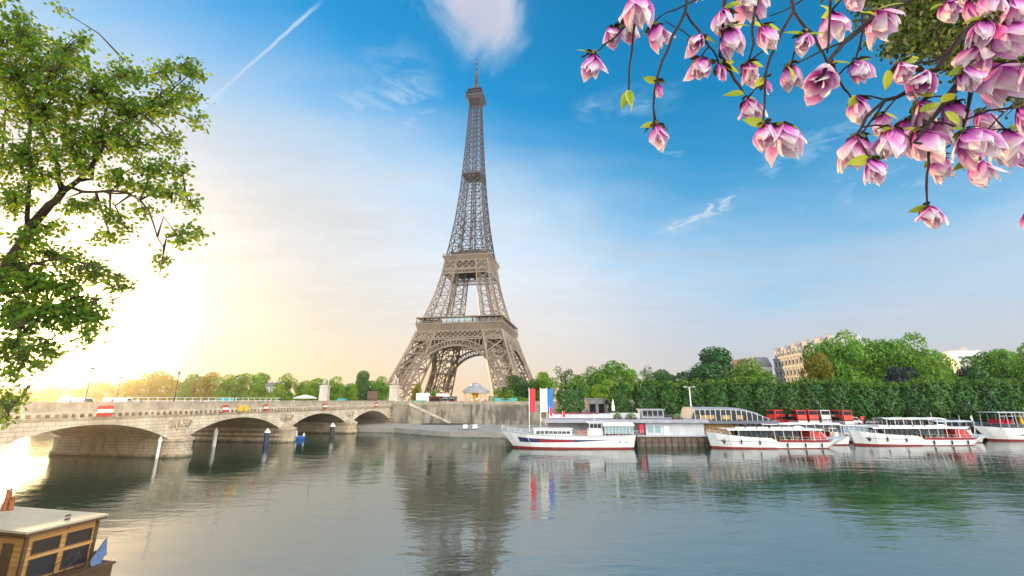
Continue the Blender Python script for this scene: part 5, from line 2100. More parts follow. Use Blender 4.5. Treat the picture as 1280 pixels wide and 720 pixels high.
# ------------------------------------------------------------------ the two red-seated tour boats
def tour_boat(p, rz, label, L=31.0, var=0):
    k = L / 31.0
    root = empty('tour_boat', p, rz, label, 'boat', 'white tour boats with red seats')
    root.scale = (k, 1, 1)
    H = Hull([(-0.15, 0.25, 3.55, 0.7, 0.2), (1.3, 1.5, 3.3, 2.2, 1.1), (4, 2.35, 2.9, 4.6, 2.0), (9, 2.6, 2.45, 9.2, 2.45), (13.2, 2.65, 2.25, 13.4, 2.5), (14.6, 2.65, 1.35, 14.4, 2.55), (22, 2.65, 1.30, 22, 2.5), (26.3, 2.5, 1.35, 25.4, 2.1), (27.2, 2.4, 2.0, 25.9, 1.9), (31.0, 1.3, 2.35, 26.6, 0.9)])
    H.mesh().build('hull', [M['hull_white'], M['boot_red'] if var == 0 else M['boot_red'], M['light_grey']], root)
    H.patch(1.6, 24.5, lambda t: 0.50 + 0.25 * t, lambda t: 0.54 + 0.27 * t, 0.04, 40).build('rubbing_strake', M['grey'], root)
    q = H.P(H.s_of_x(3.0), 0.50, 0.03)
    mb = MB()
    mb.tube([q + Vector((-.5, 0.05, 0.3)), q + Vector((0, 0, -0.35)), q + Vector((.5, .05, 0.3))], [0.12, 0.24, 0.12], 7)
    mb.tube([q + Vector((0, 0, -0.3)), q + Vector((0, 0, 0.55))], 0.10, 6)
    mb.build('anchor', M['black'], root)
    H.rail(0.8, 5.0, 0.6, 1.0).build('railing', M['white'], root)
    # red side panels of the open deck
    for sd in (-1, 1):
        H.patch(15.0, 25.4, lambda t: 1.0, lambda t: 1.36, 0.01, 12, sd).build('side_panel', M['deep_red'], root)
    H.rail(15.0, 25.6, 1.15, 1.3, mids=1).build('railing', M['white'], root)
    mb = MB()
    for i in range(11):
        x = 4.2 + i * 2.0
        for y in (-2.3, 2.3):
            mb.beam((x, y, 1.3), (x, y, 4.05), 0.10)
    mb.bb(3.6, 25.0, -2.55, 2.55, 4.05, 4.22)
    mb.bb(3.6, 25.0, -2.58, -2.5, 3.88, 4.05)
    can = mb.build('canopy', M['white'], root)
    mb = MB()
    win_row(mb, 6.2, 13.9, -2.36, 2.55, 3.86, 7, 0.2)
    win_row(mb, 6.2, 13.9, 2.36, 2.55, 3.86, 7, 0.2)
    mb.build('window', M['glass'], can)
    mb = MB()
    win_row(mb, 14.4, 19.6, -2.3, 2.45, 3.86, 6, 0.14)
    mb.build('window', M['glass'], can)
    mb = MB()
    mb.bb(9.0, 19.8, -1.9, 1.9, 1.35, 1.5)
    for i in range(9):
        x = 10 + i * 1.1
        mb.bb(x, x + 0.5, -1.9, 1.9, 1.5, 1.95)
        mb.bb(x + 0.42, x + 0.5, -1.9, 1.9, 1.95, 2.5)
    mb.build('seats', M['warm'], root)
    # raked red awning aft
    mb = MB()
    mb.add([(22.2, -2.35, 1.9), (26.0, -2.35, 1.9), (24.6, -2.35, 3.55), (22.2, -2.35, 3.75), (22.2, 2.35, 1.9), (26.0, 2.35, 1.9), (24.6, 2.35, 3.55), (22.2, 2.35, 3.75)],
           [(0, 1, 2, 3), (7, 6, 5, 4), (1, 5, 6, 2), (3, 2, 6, 7), (0, 3, 7, 4), (1, 0, 4, 5)])
    mb.build('awning', M['red'], root)
    mb = MB()
    mb.beam((22.8, -2.42, 1.4), (22.8, -2.42, 4.0), 0.14)
    mb.beam((25.9, -2.3, 1.9), (24.1, -2.4, 4.1), 0.12)
    mb.build('awning_pole', M['white'], root)
    for x in (6.5, 10.5, 16.5, 20.5, 24.2):
        q = H.P(H.s_of_x(x), 0.55, 0.16)
        mb = MB()
        mb.tube([q + Vector((0, 0, 0.45)), q + Vector((0, 0, 0.38)), q + Vector((0, 0, -0.38)), q + Vector((0, 0, -0.45))], [0.05, 0.14, 0.14, 0.05], 8)
        mb.beam(q + Vector((0, 0, 0.45)), H.P(H.s_of_x(x), 1.0, 0.02) + Vector((0, 0, 0.1)), 0.03)
        mb.build('fender', M['black'], root)
    # things stowed on the canopy
    mb = MB()
    for i in range(6):
        mb.tube([(6 + i * 2.7, -1.2 + 0.25 * (i % 3), 4.4), (8.1 + i * 2.7, -1.1, 4.4)], 0.2, 7)
    mb.build('rolled_awnings', M['flag_white'], can)
    mb = MB()
    mb.box((20.6, -0.4, 4.5), (1.6, 1.0, 0.55), top=(0.85, 0.7))
    mb.build('raft_canister', M['white'], can)
    mb = MB()
    mb.beam((28.5, 0, 2.2), (29.0, 0, 4.1), 0.07)
    mb.build('flag_staff', M['white'], root)
    return root


p1 = at_z(893, 561, 0)
tour_boat((p1.x - 0.3, p1.y + 2.5, 0), R(0.5), 'white tour boat with red seating, its upright bow against the timber landing stage', 31.5)
p2 = at_z(1075, 557.5, 0)
tour_boat((p2.x, p2.y + 2.6, 0), R(1.5), 'white tour boat with red awning moored second from the right, between two other boats', 34.0, 1)


# ------------------------------------------------------------------ small launch with a glazed cabin behind the second tour boat
def launch():
    p = at_z(1060, 553, 0)
    root = empty('launch', (p.x - 1.5, p.y + 1.8, 0), R(3), 'small white launch with large cabin windows and a flat white roof', 'boat')
    H = Hull([(0, 0.6, 2.2, 0.8, 0.4), (1.5, 1.6, 2.0, 2, 1.3), (5, 1.8, 1.8, 5, 1.65), (14, 1.8, 1.8, 14, 1.6), (15, 1.5, 1.8, 14.7, 1.3)])
    H.mesh(boot=0.2).build('hull', [M['hull_white'], M['boot_red'], M['light_grey']], root)
    mb = MB()
    mb.bb(1.2, 13.5, -1.45, 1.45, 1.82, 2.4)
    for i in range(10):
        x = 1.2 + i * 1.366
        for y in (-1.45, 1.45):
            mb.beam((x, y, 2.4), (x, y, 4.0), 0.16)
    mb.bb(0.2, 14.2, -1.75, 1.75, 4.0, 4.2)
    cab = mb.build('cabin', M['white'], root)
    mb = MB()
    mb.bb(1.3, 13.4, -1.42, -1.38, 2.42, 3.98)
    mb.bb(1.3, 13.4, 1.38, 1.42, 2.42, 3.98)
    mb.bb(1.22, 1.26, -1.3, 1.3, 2.42, 3.98)
    mb.build('window', M['pale_glass'], cab)
    life_ring(root, (1.5, -1.85, 1.5), 0.4)
    mb = MB()
    mb.tube([(7.3, -0.8, 4.3), (7.3, -0.8, 5.6)], 0.06, 6)
    mb.tube([(7.3, -0.9, 5.9), (7.3, -0.7, 5.9)], 0.55, 12)
    mb.build('round_sign', M['flag_red'], cab)


launch()


# ------------------------------------------------------------------ boat cut by the right edge
def canopied_boat():
    p = at_z(1240, 551.5, 0)
    root = empty('river_boat', (p.x - 0.4, p.y + 2.6, 0), R(2), 'white raked-bow boat with an open canopied upper deck, cut by the right edge', 'boat')
    H = Hull([(-1.2, 0.15, 3.8, 2.4, 0.1), (1.0, 1.3, 3.6, 3.6, 0.8), (4.5, 2.4, 3.4, 6.0, 1.9), (10, 2.9, 3.2, 10.5, 2.6), (28, 2.9, 3.2, 28, 2.6)])
    H.mesh().build('hull', [M['hull_white'], M['boot_red'], M['light_grey']], root)
    mb = H.patch(8.2, 20, lambda t: 0.42 + 0.03 * t, lambda t: 0.45 + 0.22 * min(1, t * 3), 0.03, 16)
    mb.build('hull_window', M['glass'], root)
    H.rail(0.5, 26, 1.0, 1.5, mids=2).build('railing', M['grey'], root)
    mb = MB()
    for i in range(6):
        x = 4.0 + i * 2.4
        for y in (-2.4, 2.4):
            mb.beam((x, y, 3.2), (x + (0.0 if i else 0.5), y, 7.2), 0.14)
    mb.bb(3.6, 13.4, -2.7, 2.7, 7.2, 7.42)
    for x in (4.4, 6.8, 9.2):
        mb.bb(x, x + 2.2, -2.42, -2.36, 6.3, 6.42)
    mb.build('canopy', M['light_grey'], root)
    mb = MB()
    mb.bb(4.3, 8.7, -2.3, 2.3, 3.25, 4.3)
    mb.build('wind_screen', M['glass'], root)
    mb = MB()
    for i in range(3):
        x = 5.4 + i * 1.15
        mb.bb(x, x + 0.55, -1.8, 1.8, 4.3, 4.75)
        mb.bb(x + .45, x + 0.6, -1.8, 1.8, 4.75, 5.5)
    mb.build('seats', M['flag_red'], root)
    mb = MB()
    mb.tube([(-0.4, 0, 3.75), (-0.7, 0, 6.6)], [0.05, 0.03], 6)
    mb.build('bow_staff', M['flag_white'], root)
    mb = MB()
    mb.add([(-0.55, 0, 5.2), (-0.72, 0.03, 6.5), (-1.1, 0.18, 5.9), (-0.85, 0.1, 5.0)], [(0, 1, 2, 3)])
    mb.add([(-0.55, 0.03, 5.2), (-0.72, 0.06, 6.5), (-1.1, 0.21, 5.9), (-0.85, 0.13, 5.0)], [(3, 2, 1, 0)])
    mb.build('pennant', M['flag_white'], root)
    # folded orange sunshade standing on the deck
    o = empty('folded_sunshade', Vector((p.x + 10.6, p.y + 1.2, 3.35)), 0, 'folded orange and yellow sunshade standing on the deck at the right edge', 'sunshade')
    mb = MB()
    mb.lathe((0, 0, 0), [(0.05, 0.9), (0.5, 0.95), (0.42, 1.9), (0.28, 2.7), (0.10, 3.4), (0.02, 3.5)], 10)
    mb.build('canopy', M['yellow'], o)
    mb = MB()
    mb.lathe((0, 0, 0), [(0.3, 0), (0.3, 0.12), (0.05, 0.14), (0.05, 3.6)], 8)
    mb.build('pole', M['wood'], o)


canopied_boat()


# ------------------------------------------------------------------ landing stages
def stage_white():
    """long landing stage: timber-sided pontoon, pale deckhouse under a long zinc roof"""
    p0 = at_z(797, 558, 0)
    p1 = at_z(893, 558, 0)
    Ln = (p1 - p0).length
    root = empty('landing_stage', (p0.x, p0.y, 0), 0, 'long landing stage with pale deckhouse and grey roof on a timber-sided pontoon', 'landing stage')
    mb = MB()
    mb.bb(0.1, Ln - 0.1, 0.2, 10, -0.8, 1.95)
    mb.bb(-22, -0.0, 5.5, 10.2, -0.8, 1.5)
    mb.build('pontoon', M['fender'], root)
    mb = MB()
    for i in range(12):
        x = 0.6 + i * (Ln - 1.2) / 11
        mb.bb(x - 0.14, x + 0.14, 0.0, 0.199, -0.6, 2.0)
    mb.bb(0.1, Ln - .1, 0.02, 0.199, 1.98, 2.2)
    mb.bb(0.1, Ln - .1, 0.08, 0.197, 0.75, 0.95)
    mb.build('fender_boards', M['wood_dark'], root)
    mb = MB()
    mb.bb(0.1, Ln - 0.1, 0.0, 10, 2.2, 2.36)
    mb.build('deck', M['light_grey'], root)
    mb = MB()
    mb.bb(2.8, Ln - 1.2, 2.0, 9.5, 2.37, 5.2)
    mb.bb(-21, 2.7, 6.4, 9.5, 1.51, 5.2)
    house = mb.build('deckhouse', M['light_grey'], root)
    for (x0, x1) in ((3.2, 4.7), (4.95, 6.4)):
        mb = MB()
        mb.bb(x0, x1, 1.93, 1.99, 2.9, 4.6)
        w = mb.build('window', M['pale_glass'], house)
        mb = MB()
        mb.bb(x0 - .1, x0, 1.9, 1.98, 2.8, 4.7)
        mb.bb(x1, x1 + .1, 1.9, 1.98, 2.8, 4.7)
        mb.bb(x0, x1, 1.9, 1.98, 4.6, 4.7)
        mb.build('frame', M['white'], w)
    mb = MB()
    mb.bb(7.2, 8.4, 1.93, 1.99, 2.38, 4.55)
    mb.build('door', M['white'], house)
    # two-tier zinc roof running left behind the striped boat
    mb = MB()
    mb.add([(-22, 1.0, 5.25), (Ln - 0.2, 0.7, 5.25), (Ln - .2, 10.5, 5.25), (-22, 10.5, 5.25),
            (-22, 1.6, 5.95), (Ln - 0.2, 1.4, 5.95), (Ln - .2, 10.0, 6.15), (-22, 10.0, 6.15)],
           [(3, 2, 1, 0), (4, 5, 6, 7), (0, 1, 5, 4), (1, 2, 6, 5), (2, 3, 7, 6), (3, 0, 4, 7)])
    mb.build('roof', M['roof_grey'], house)
    mb = MB()
    mb.bb(-20, -4.5, 4.2, 9.4, 6.15, 7.2)
    mb.bb(-4.4, 2.5, 5.0, 9.6, 6.12, 7.35)
    up = mb.build('upper_deckhouse', M['light_grey'], root)
    mb = MB()
    mb.bb(-19, -8, 4.1, 9.5, 7.21, 7.36)
    mb.build('roof_edge', M['deep_red'], up)
    mb = MB()
    x = -4.0
    while x < Ln - 2:
        mb.beam((x, 2.2, 6.0), (x, 2.2, 7.0), 0.05)
        x += 1.3
    mb.beam((-4, 2.2, 7.0), (Ln - 2, 2.2, 7.0), 0.05)
    mb.beam((-4, 2.2, 6.55), (Ln - 2, 2.2, 6.55), 0.04)
    mb.build('railing', M['grey'], root)
    mb = MB()
    mb.bb(3.2, 8.8, 6.0, 9.4, 6.16, 8.1)
    mb.bb(2.9, 9.1, 5.7, 9.7, 8.1, 8.35)
    k = mb.build('roof_kiosk', M['grey'], root)
    mb = MB()
    win_row(mb, 3.4, 8.6, 5.96, 6.6, 7.9, 4, 0.25)
    mb.build('window', M['opening'], k)
    # red lifebelt post, gangway posts
    mb = MB()
    mb.bb(0.9, 1.9, 0.5, 0.9, 3.0, 4.9)
    mb.beam((1.4, 0.7, 2.36), (1.4, 0.7, 3.0), 0.12)
    mb.build('notice_board', M['flag_red'], root)
    H = MB()
    for i in range(5):
        H.beam((-0.6 + i * 0.55, 0.3, 2.36), (-0.6 + i * .55, 0.3, 3.5), 0.05)
    H.beam((-0.6, 0.3, 3.5), (1.6, 0.3, 3.5), 0.05)
    H.build('gangway_rail', M['white'], root)
    return root, p0, Ln


st, SP0, SLn = stage_white()


def planter(x, y, z, w, label):
    o = empty('planter', (x, y, z), 0, label, 'planter')
    mb = MB()
    mb.box((0, 0, 0.22), (w, 0.7, 0.44), top=(1.05, 1.1))
    mb.build('trough', M['wood_dark'], o)
    rng = np.random.default_rng(int(abs(x) * 10))
    n = 240
    d = rng.normal(size=(n, 3))
    d /= np.linalg.norm(d, axis=1, keepdims=True)
    C = d * np.array([w * 0.55, 0.5, 0.62]) * rng.uniform(0.5, 1, (n, 1)) + np.array([0, 0, 0.85])
    V, F = cards(C, d, 0.34 * rng.uniform(.6, 1.2, n), rng)
    from_arrays('leaves', V, F, M['leaf_bright'], o)


planter(SP0.x - 0.2, SP0.y + 3.4, 6.0, 2.6, 'planter of bright leaves on the landing stage roof beside the dark kiosk')
planter(SP0.x - 3.2, SP0.y + 4.4, 6.0, 1.6, 'smaller planter on the landing stage roof near the closed parasol')
planter(SP0.x + 11.0, SP0.y + 3.0, 6.0, 2.4, 'planter of yellow green leaves on the roof right of the dark kiosk')
pp = at_z(676, 540, 3.0)
planter(pp.x, 110.5, 1.7, 2.2, 'planter of lime green leaves behind the striped boat\'s foredeck')


def parasol(loc, h, label):
    o = empty('closed_parasol', loc, 0, label, 'parasol')
    mb = MB()
    mb.lathe((0, 0, 0), [(0.3, 0), (0.3, 0.1), (0.05, 0.12), (0.05, h)], 8)
    mb.build('pole', M['grey'], o)
    mb = MB()
    mb.lathe((0, 0, 0), [(0.10, h * 0.38), (0.40, h * 0.40), (0.36, h * 0.62), (0.22, h * 0.85), (0.03, h * 1.02)], 10)
    mb.build('canopy', M['flag_white'], o)


q = at_y(765, 505, SP0.y + 6.0)
parasol((q.x, SP0.y + 4.9, 6.15), 4.6, 'closed white parasol standing upright on the landing stage roof')

# white and red bunting post at the landing stage's left end
for px, lb in ((687, 'red sail-like flag on a short staff at the left end of the landing stage roof'), (703, 'small red flag on the landing stage roof')):
    q = at_y(px, 517, SP0.y + 4)
    o = empty('feather_flag', (q.x, SP0.y + 3.9, 6.0), 0, lb, 'flag')
    mb = MB()
    hh = 3.0 if px < 700 else 2.0
    mb.beam((0, 0, 0), (0, 0, hh), 0.07)
    mb.build('staff', M['white'], o)
    mb = MB()
    mb.box((0.32, 0, hh * 0.6), (0.6, 0.04, hh * 0.66))
    mb.build('cloth', M['flag_red'], o)

# ------------------------------------------------------------------ three tall banners in red, white and blue
for px, topy, by, m_, lb, Y in ((661.5, 486, 515, 'flag_red', 'tall red banner, leftmost of the three on white poles', 111), (675.5, 486, 515, 'flag_white', 'tall white banner between the red and the blue one', 112.5), (683.5, 486, 515, 'blue', 'tall blue banner, rightmost of the three on white poles', 113.5)):
    a = at_y(px, 500, Y)
    zt, zb = at_y(px, topy, Y).z, at_y(px, by, Y).z
    o = empty('banner', (a.x, Y, 1.5), 0, lb, 'banner', 'red, white and blue banners')
    mb = MB()
    mb.tube([(0, 0, 0), (0, 0, zt - 1.5 + 0.25)], [0.11, 0.07], 8)
    mb.build('pole', M['white'], o)
    mb = MB()
    n = 10
    w = 1.42 if m_ != 'flag_white' else 1.62
    vs, fs = [], []
    for i in range(n + 1):
        z = zb - 1.5 + (zt - zb) * i / n
        for k in range(5):
            xx = 0.1 + w * k / 4
            yy = 0.07 * math.sin(i * 0.9 + k * 1.4) * (k / 4)
            vs.append((xx, yy - 0.015, z))
    m2 = len(vs)
    vs += [(x_, y_ + 0.03, z_) for x_, y_, z_ in vs]
    for i in range(n):
        for k in range(4):
            a0 = i * 5 + k
            fs += [(a0, a0 + 1, a0 + 6, a0 + 5), (m2 + a0 + 5, m2 + a0 + 6, m2 + a0 + 1, m2 + a0)]
    mb.add(vs, fs)
    mb.build('cloth', M[m_], o, smooth=True)

# pontoon under the banners
mb = MB()
pq = at_z(650, 550, 1.0)
mb.bb(-1.5, 26, 109, 116, -0.8, 1.5)
ps = mb.build('pontoon', M['fender'])
tag(ps, 'low timber pontoon carrying the three banners behind the striped boat', 'pontoon')


# ------------------------------------------------------------------ glass-roofed restaurant boat
def glass_boat():
    Y = 112.0
    x0 = at_y(863, 530, Y).x
    x1 = at_y(972, 530, Y).x
    Ln = x1 - x0
    root = empty('restaurant_boat', (x0, Y, 0), 0, 'moored restaurant boat with a long curved glass roof and warm lit interior', 'boat')
    mb = MB()
    mb.bb(0, Ln, 0, 9, -0.8, 1.9)
    mb.build('hull', M['hull_white'], root)
    mb = MB()
    mb.bb(0.5, Ln - 1, 2.2, 8.5, 1.9, 4.7)
    mb.build('saloon', M['warm'], root)
    mb = MB()
    for i in range(15):
        x = 0.5 + i * (Ln - 1.5) / 14
        mb.beam((x, 0.5, 1.9), (x, 0.5, 4.9), 0.14)
    mb.bb(0.5, Ln - 1, 0.45, 0.55, 2.9, 3.0)
    mb.bb(0.5, Ln - 1, 0.45, 0.55, 3.9, 4.0)
    mb.build('colonnade', M['wood'], root)
    mb = MB()
    mb.bb(12.5, Ln - 1, 0.7, 0.8, 1.92, 4.8)
    mb.build('window', M['glass'], root)
    mb = MB()
    mb.bb(-0.4, Ln + 0.4, -0.3, 9.2, 4.9, 5.6)
    mb.build('balcony_edge', M['slate'], root)
    # upper saloon: arched in length, glazed side
    n = 16
    top = [5.6 + 2.75 * min(1.0, ((i / n) / 0.06) ** 0.6) * (1 - max(0, (i / n - 0.45) / 0.55) ** 2.2) for i in range(n + 1)]
    vs, fs = [], []
    for i in range(n + 1):
        x = 0.4 + (Ln - 0.8) * i / n
        vs += [(x, 0.9, top[i]), (x, 2.6, top[i] + 0.45 * min(1, (top[i] - 5.6))), (x, 8.6, top[i] + .45 * min(1, (top[i] - 5.6))), (x, 8.9, 5.6),
               (x, 0.9, top[i] - 0.22 * min(1, (top[i] - 5.6)))]
    for i in range(n):
        a, b = i * 5, i * 5 + 5
        fs += [(a, a + 1, b + 1, b), (a + 1, a + 2, b + 2, b + 1), (a + 2, a + 3, b + 3, b + 2), (a + 4, a, b, b + 4)]
    mb = MB()
    mb.add(vs, fs)
    rf = mb.build('curved_roof', M['roof_grey'], root)
    mb = MB()
    vs, fs = [], []
    for i in range(n + 1):
        x = 0.4 + (Ln - 0.8) * i / n
        vs += [(x, 1.0, 5.6), (x, 1.0, top[i] - 0.15)]
    for i in range(n):
        fs.append((2 * i, 2 * i + 2, 2 * i + 3, 2 * i + 1))
    mb.add(vs, fs)
    mb.build('glass_side', M['glass'], root)
    mb = MB()
    for i in range(1, n):
        x = 0.4 + (Ln - 0.8) * i / n
        mb.beam((x, 0.92, 5.6), (x, 0.92, top[i] - 0.1), 0.12)
    for x, w in ((3.0, 3.5), (8.5, 2.0), (12.2, 1.4)):
        mb.bb(x, x + w, 0.90, 0.98, 5.9, 6.9, mi=1)
    mb.build('glazing_bars', [M['white'], M['warm']], root)


glass_boat()


# more boats and roofs moored behind the tour boats
def back_boat(px0, px1, Y, ztop, label, cream=True, red=False):
    x0, x1 = at_y(px0, 530, Y).x, at_y(px1, 530, Y).x
    Ln = x1 - x0
    root = empty('moored_boat', (x0, Y, 0), 0, label, 'boat')
    H = Hull([(0, 0.3, 2.6, 1.2, 0.2), (2.5, 1.9, 2.2, 3.2, 1.5), (Ln * .4, 2.4, 1.9, Ln * .4, 2.2), (Ln - 1.5, 2.3, 1.9, Ln - 1.8, 2.0), (Ln, 1.9, 2.0, Ln - .4, 1.6)])
    H.mesh().build('hull', [M['hull_white'], M['boot_red'], M['light_grey']], root)
    mb = MB()
    k = max(4, int(Ln / 2.2))
    for i in range(k):
        x = 2.6 + i * (Ln - 4.4) / (k - 1)
        for y in (-2.0, 2.0):
            mb.beam((x, y, 1.9), (x, y, ztop), 0.10)
    vs, fs = [], []
    for i in range(k):
        x = 2.2 + i * (Ln - 3.6) / (k - 1)
        s = -0.12 if i % 2 else 0.0
        for y, z in ((-2.3, -0.1), (-1.2, 0.22), (0, 0.32), (1.2, 0.22), (2.3, -0.1)):
            vs.append((x, y, ztop + z + s))
    for i in range(k - 1):
        for j in range(4):
            a = i * 5 + j
            fs.append((a, a + 5, a + 6, a + 1))
    mb.add(vs, fs)
    mb.build('canopy', M['flag_white'] if cream else M['light_grey'], root)
    mb = MB()
    n = int((Ln - 6) / 1.0)
    for i in range(n):
        x = 3.4 + i
        mb.bb(x, x + 0.45, -1.8, 1.8, 1.92, 2.4)
        mb.bb(x + 0.38, x + 0.45, -1.8, 1.8, 2.4, 3.0)
    mb.build('seats', M['deep_red'] if red else M['warm'], root)
    mb = MB()
    mb.box((Ln - 3.2, 0, 2.9), (2.2, 2.6, 2.0), top=(0.85, 0.9))
    w = mb.build('wheelhouse', M['white'], root)
    mb = MB()
    win_row(mb, Ln - 4.1, Ln - 2.3, -1.28, 3.0, 3.7, 3)
    mb.build('window', M['glass'], w)
    mb = MB()
    mb.beam((Ln - 3.2, 0, 3.9), (Ln - 3.2, 0, ztop + 1.5), 0.07)
    mb.build('mast', M['white'], w)


back_boat(935, 1052, 113.5, 4.9, 'moored boat under white sheeting directly behind the left tour boat', True, True)
back_boat(1088, 1182, 116.0, 6.0, 'cream roofed boat moored behind the right tour boat', True, False)
back_boat(1150, 1216, 119.5, 5.2, 'moored boat with pale roof behind the right tour boat\'s red awning', False, True)


# ------------------------------------------------------------------ little blue workboat by the bridge pier, mooring posts
p = at_z(370, 549.5, 0)
root = empty('workboat', (p.x - 2.3, p.y, 0), R(8), 'small blue workboat with white cabin beside a bridge pier', 'boat')
H = Hull([(0, 0.2, 1.1, 0.5, 0.1), (0.9, 0.9, 0.95, 1.2, 0.7), (2.6, 1.1, 0.85, 2.6, 1.0), (4.4, 0.95, 0.9, 4.2, 0.8)])
H.mesh().build('hull', [M['blue'], M['navy'], M['light_grey']], root)
mb = MB()
mb.box((1.6, 0, 1.6), (1.3, 1.3, 1.5), top=(0.85, 0.9))
cb = mb.build('cabin', M['white'], root)
mb = MB()
win_row(mb, 1.1, 2.1, -0.63, 1.6, 2.1, 2, 0.08)
mb.build('window', M['glass'], cb)
mb = MB()
mb.box((4.1, 0, 1.25), (0.45, 0.4, 0.9), top=(0.8, 0.8))
mb.build('outboard_motor', M['white'], root)

for px, py, hz, m_, lb, rad in ((267, 558, 4.3, 'flag_white', 'white mooring post with pointed cap under the second arch', 0.42), (332, 556, 3.9, 'navy', 'dark blue mooring post with white pointed cap beside a bridge pier', 0.55), (414.5, 545.5, 3.9, 'turq', 'dark green mooring post with wide white cap at the far pier', 0.62), (129, 562, 3.2, 'flag_white', 'thin white mooring post standing inside the nearest visible arch', 0.22), (196, 573, 4.2, 'flag_white', 'taller white mooring post in front of the nearest pier', 0.26)):
    p = at_z(px, py, 0)
    o = empty('mooring_post', (p.x, p.y, 0), 0, lb, 'mooring post')
    mb = MB()
    mb.lathe((0, 0, 0), [(rad, -1.0), (rad, hz * 0.72)], 12)
    mb.build('pile', M['dark'] if m_ == 'turq' else M[m_], o)
    mb = MB()
    mb.lathe((0, 0, 0), [(rad * 1.5, hz * 0.72), (rad * 1.5, hz * 0.76), (rad * 0.5, hz * 0.93), (0.02, hz)], 4 if rad > .3 else 12)
    mb.build('cap', M['flag_white'], o)


# ------------------------------------------------------------------ wooden houseboat, lower left
def houseboat():
    ZR = 3.6
    Rr, Fr = at_z(136, 642, ZR), at_z(33, 665, ZR)
    ang = math.atan2((Rr - Fr).y, (Rr - Fr).x)
    w = (Rr - Fr).length
    root = empty('houseboat', (Fr.x, Fr.y, 0), ang, 'varnished wooden houseboat with flat pale roof in the lower left corner', 'boat')
    # local: x along the windowed end wall (towards the photo's right), y to the left of it, away from the camera
    LEN = 12.0
    mb = MB()
    mb.bb(-0.2, w + 0.2, -0.9, LEN, -0.6, 0.75)
    mb.bb(-0.3, w + 0.3, -1.0, LEN, 0.75, 0.87)
    mb.build('hull', M['wood_dark'], root)
    mb = MB()
    mb.bb(0, w, 0, LEN, ZR - 0.12, ZR)
    rf = mb.build('roof', M['roof_pale'], root)
    mb = MB()
    mb.bb(0.03, w - 0.03, 0.03, LEN - 0.03, ZR - 0.26, ZR - 0.125)
    mb.build('fascia', M['wood_dark'], rf)
    i0, x1 = 0.32, w - 0.32
    y0 = 0.34
    zb, zt = 0.88, ZR - 0.27
    # plank walls: end wall with openings, long sides
    mb = MB()
    # end wall frame pieces (openings left for windows)
    wx = [(i0 + 0.30, i0 + 1.66), (i0 + 1.92, x1 - 0.18)]
    rows = [(2.2, 2.95), (0.95, 2.0)]
    xs = sorted([i0, x1] + [v for pr in wx for v in pr])
    zs = sorted([zb, zt] + [v for pr in rows for v in pr])
    for a in range(len(xs) - 1):
        for b in range(len(zs) - 1):
            cx, cz = (xs[a] + xs[a + 1]) / 2, (zs[b] + zs[b + 1]) / 2
            if any(p_[0] < cx < p_[1] for p_ in wx) and any(r_[0] < cz < r_[1] for r_ in rows):
                continue
            mb.bb(xs[a], xs[a + 1], y0, y0 + 0.08, zs[b], zs[b + 1])
    mb.bb(i0, i0 + 0.08, y0 + .08, LEN - 0.5, zb, zt)
    mb.bb(x1 - 0.08, x1, y0 + .08, LEN - 0.5, zb, zt)
    wall = mb.build('plank_wall', M['planks'], root)
    for (cx, cy) in ((i0, y0), (x1, y0)):
        mb = MB()
        mb.box((cx, cy, (zb + zt) / 2), (0.16, 0.16, zt - zb))
        mb.build('corner_post', M['wood_dark'], wall)
    for p_ in wx:
        for ri, r_ in enumerate(rows):
            mb = MB()
            mb.bb(p_[0], p_[1], y0 + 0.05, y0 + 0.07, r_[0], r_[1])
            wn_ = mb.build('window', M['mesh_glass'] if ri == 0 else M['opening'], wall)
            mb = MB()
            f = 0.06
            mb.bb(p_[0], p_[1], y0 - 0.02, y0 + 0.045, r_[1] - f, r_[1])
            mb.bb(p_[0], p_[1], y0 - 0.02, y0 + 0.045, r_[0], r_[0] + f)
            mb.bb(p_[0], p_[0] + f, y0 - 0.02, y0 + 0.045, r_[0] + f, r_[1] - f)
            mb.bb(p_[1] - f, p_[1], y0 - 0.02, y0 + 0.045, r_[0] + f, r_[1] - f)
            mb.build('frame', M['wood_dark'], wn_)
    mb = MB()
    mb.bb(i0 - 0.06, x1 + 0.03, y0 - 0.06, y0 - 0.005, 2.02, 2.16)
    mb.build('ledge', M['planks'], wall)
    mb = MB()
    mb.bb(i0 - 0.05, i0 - 0.003, 1.2, 2.0, zb, 2.85)
    mb.bb(i0 - 0.05, i0 - 0.003, 3.0, 4.6, 1.7, 2.7)
    mb.build('door', M['wood_dark'], wall)
    # flue pipes and vents on the roof
    inv = Matrix.Rotation(-ang, 3, 'Z')
    for (px, py, hh, r_) in ((5.5, 638, 1.35, 0.17), (13.2, 638, 0.85, 0.10)):
        q = inv @ (at_z(px, py, ZR) - Vector((Fr.x, Fr.y, ZR)))
        mb = MB()
        mb.lathe((q.x, q.y, ZR), [(r_ * 1.4, -0.02), (r_ * 1.4, 0.06), (r_, 0.08), (r_, hh - 0.14), (r_ * 1.25, hh - 0.14), (r_ * 1.2, hh - 0.02), (r_ * 0.6, hh)], 14)
        mb.build('flue', M['flue'], rf, smooth=False)
    for (px, py) in ((85, 645), (84, 649.5)):
        q = inv @ (at_z(px, py, ZR) - Vector((Fr.x, Fr.y, ZR)))
        mb = MB()
        mb.box((q.x, q.y, ZR + 0.045), (0.3, 0.10, 0.09), rz=0.2, top=(0.8, 0.6))
        mb.build('roof_vent', M['wood_dark'], rf)
    q = Vector((w * 0.56, 0.25, 2.98 + 0.22))
    mb = MB()
    mb.box((q.x, y0 - 0.08, zt - 0.03), (0.16, 0.14, 0.14), top=(.6, .6))
    mb.build('lamp', M['orange'], wall)
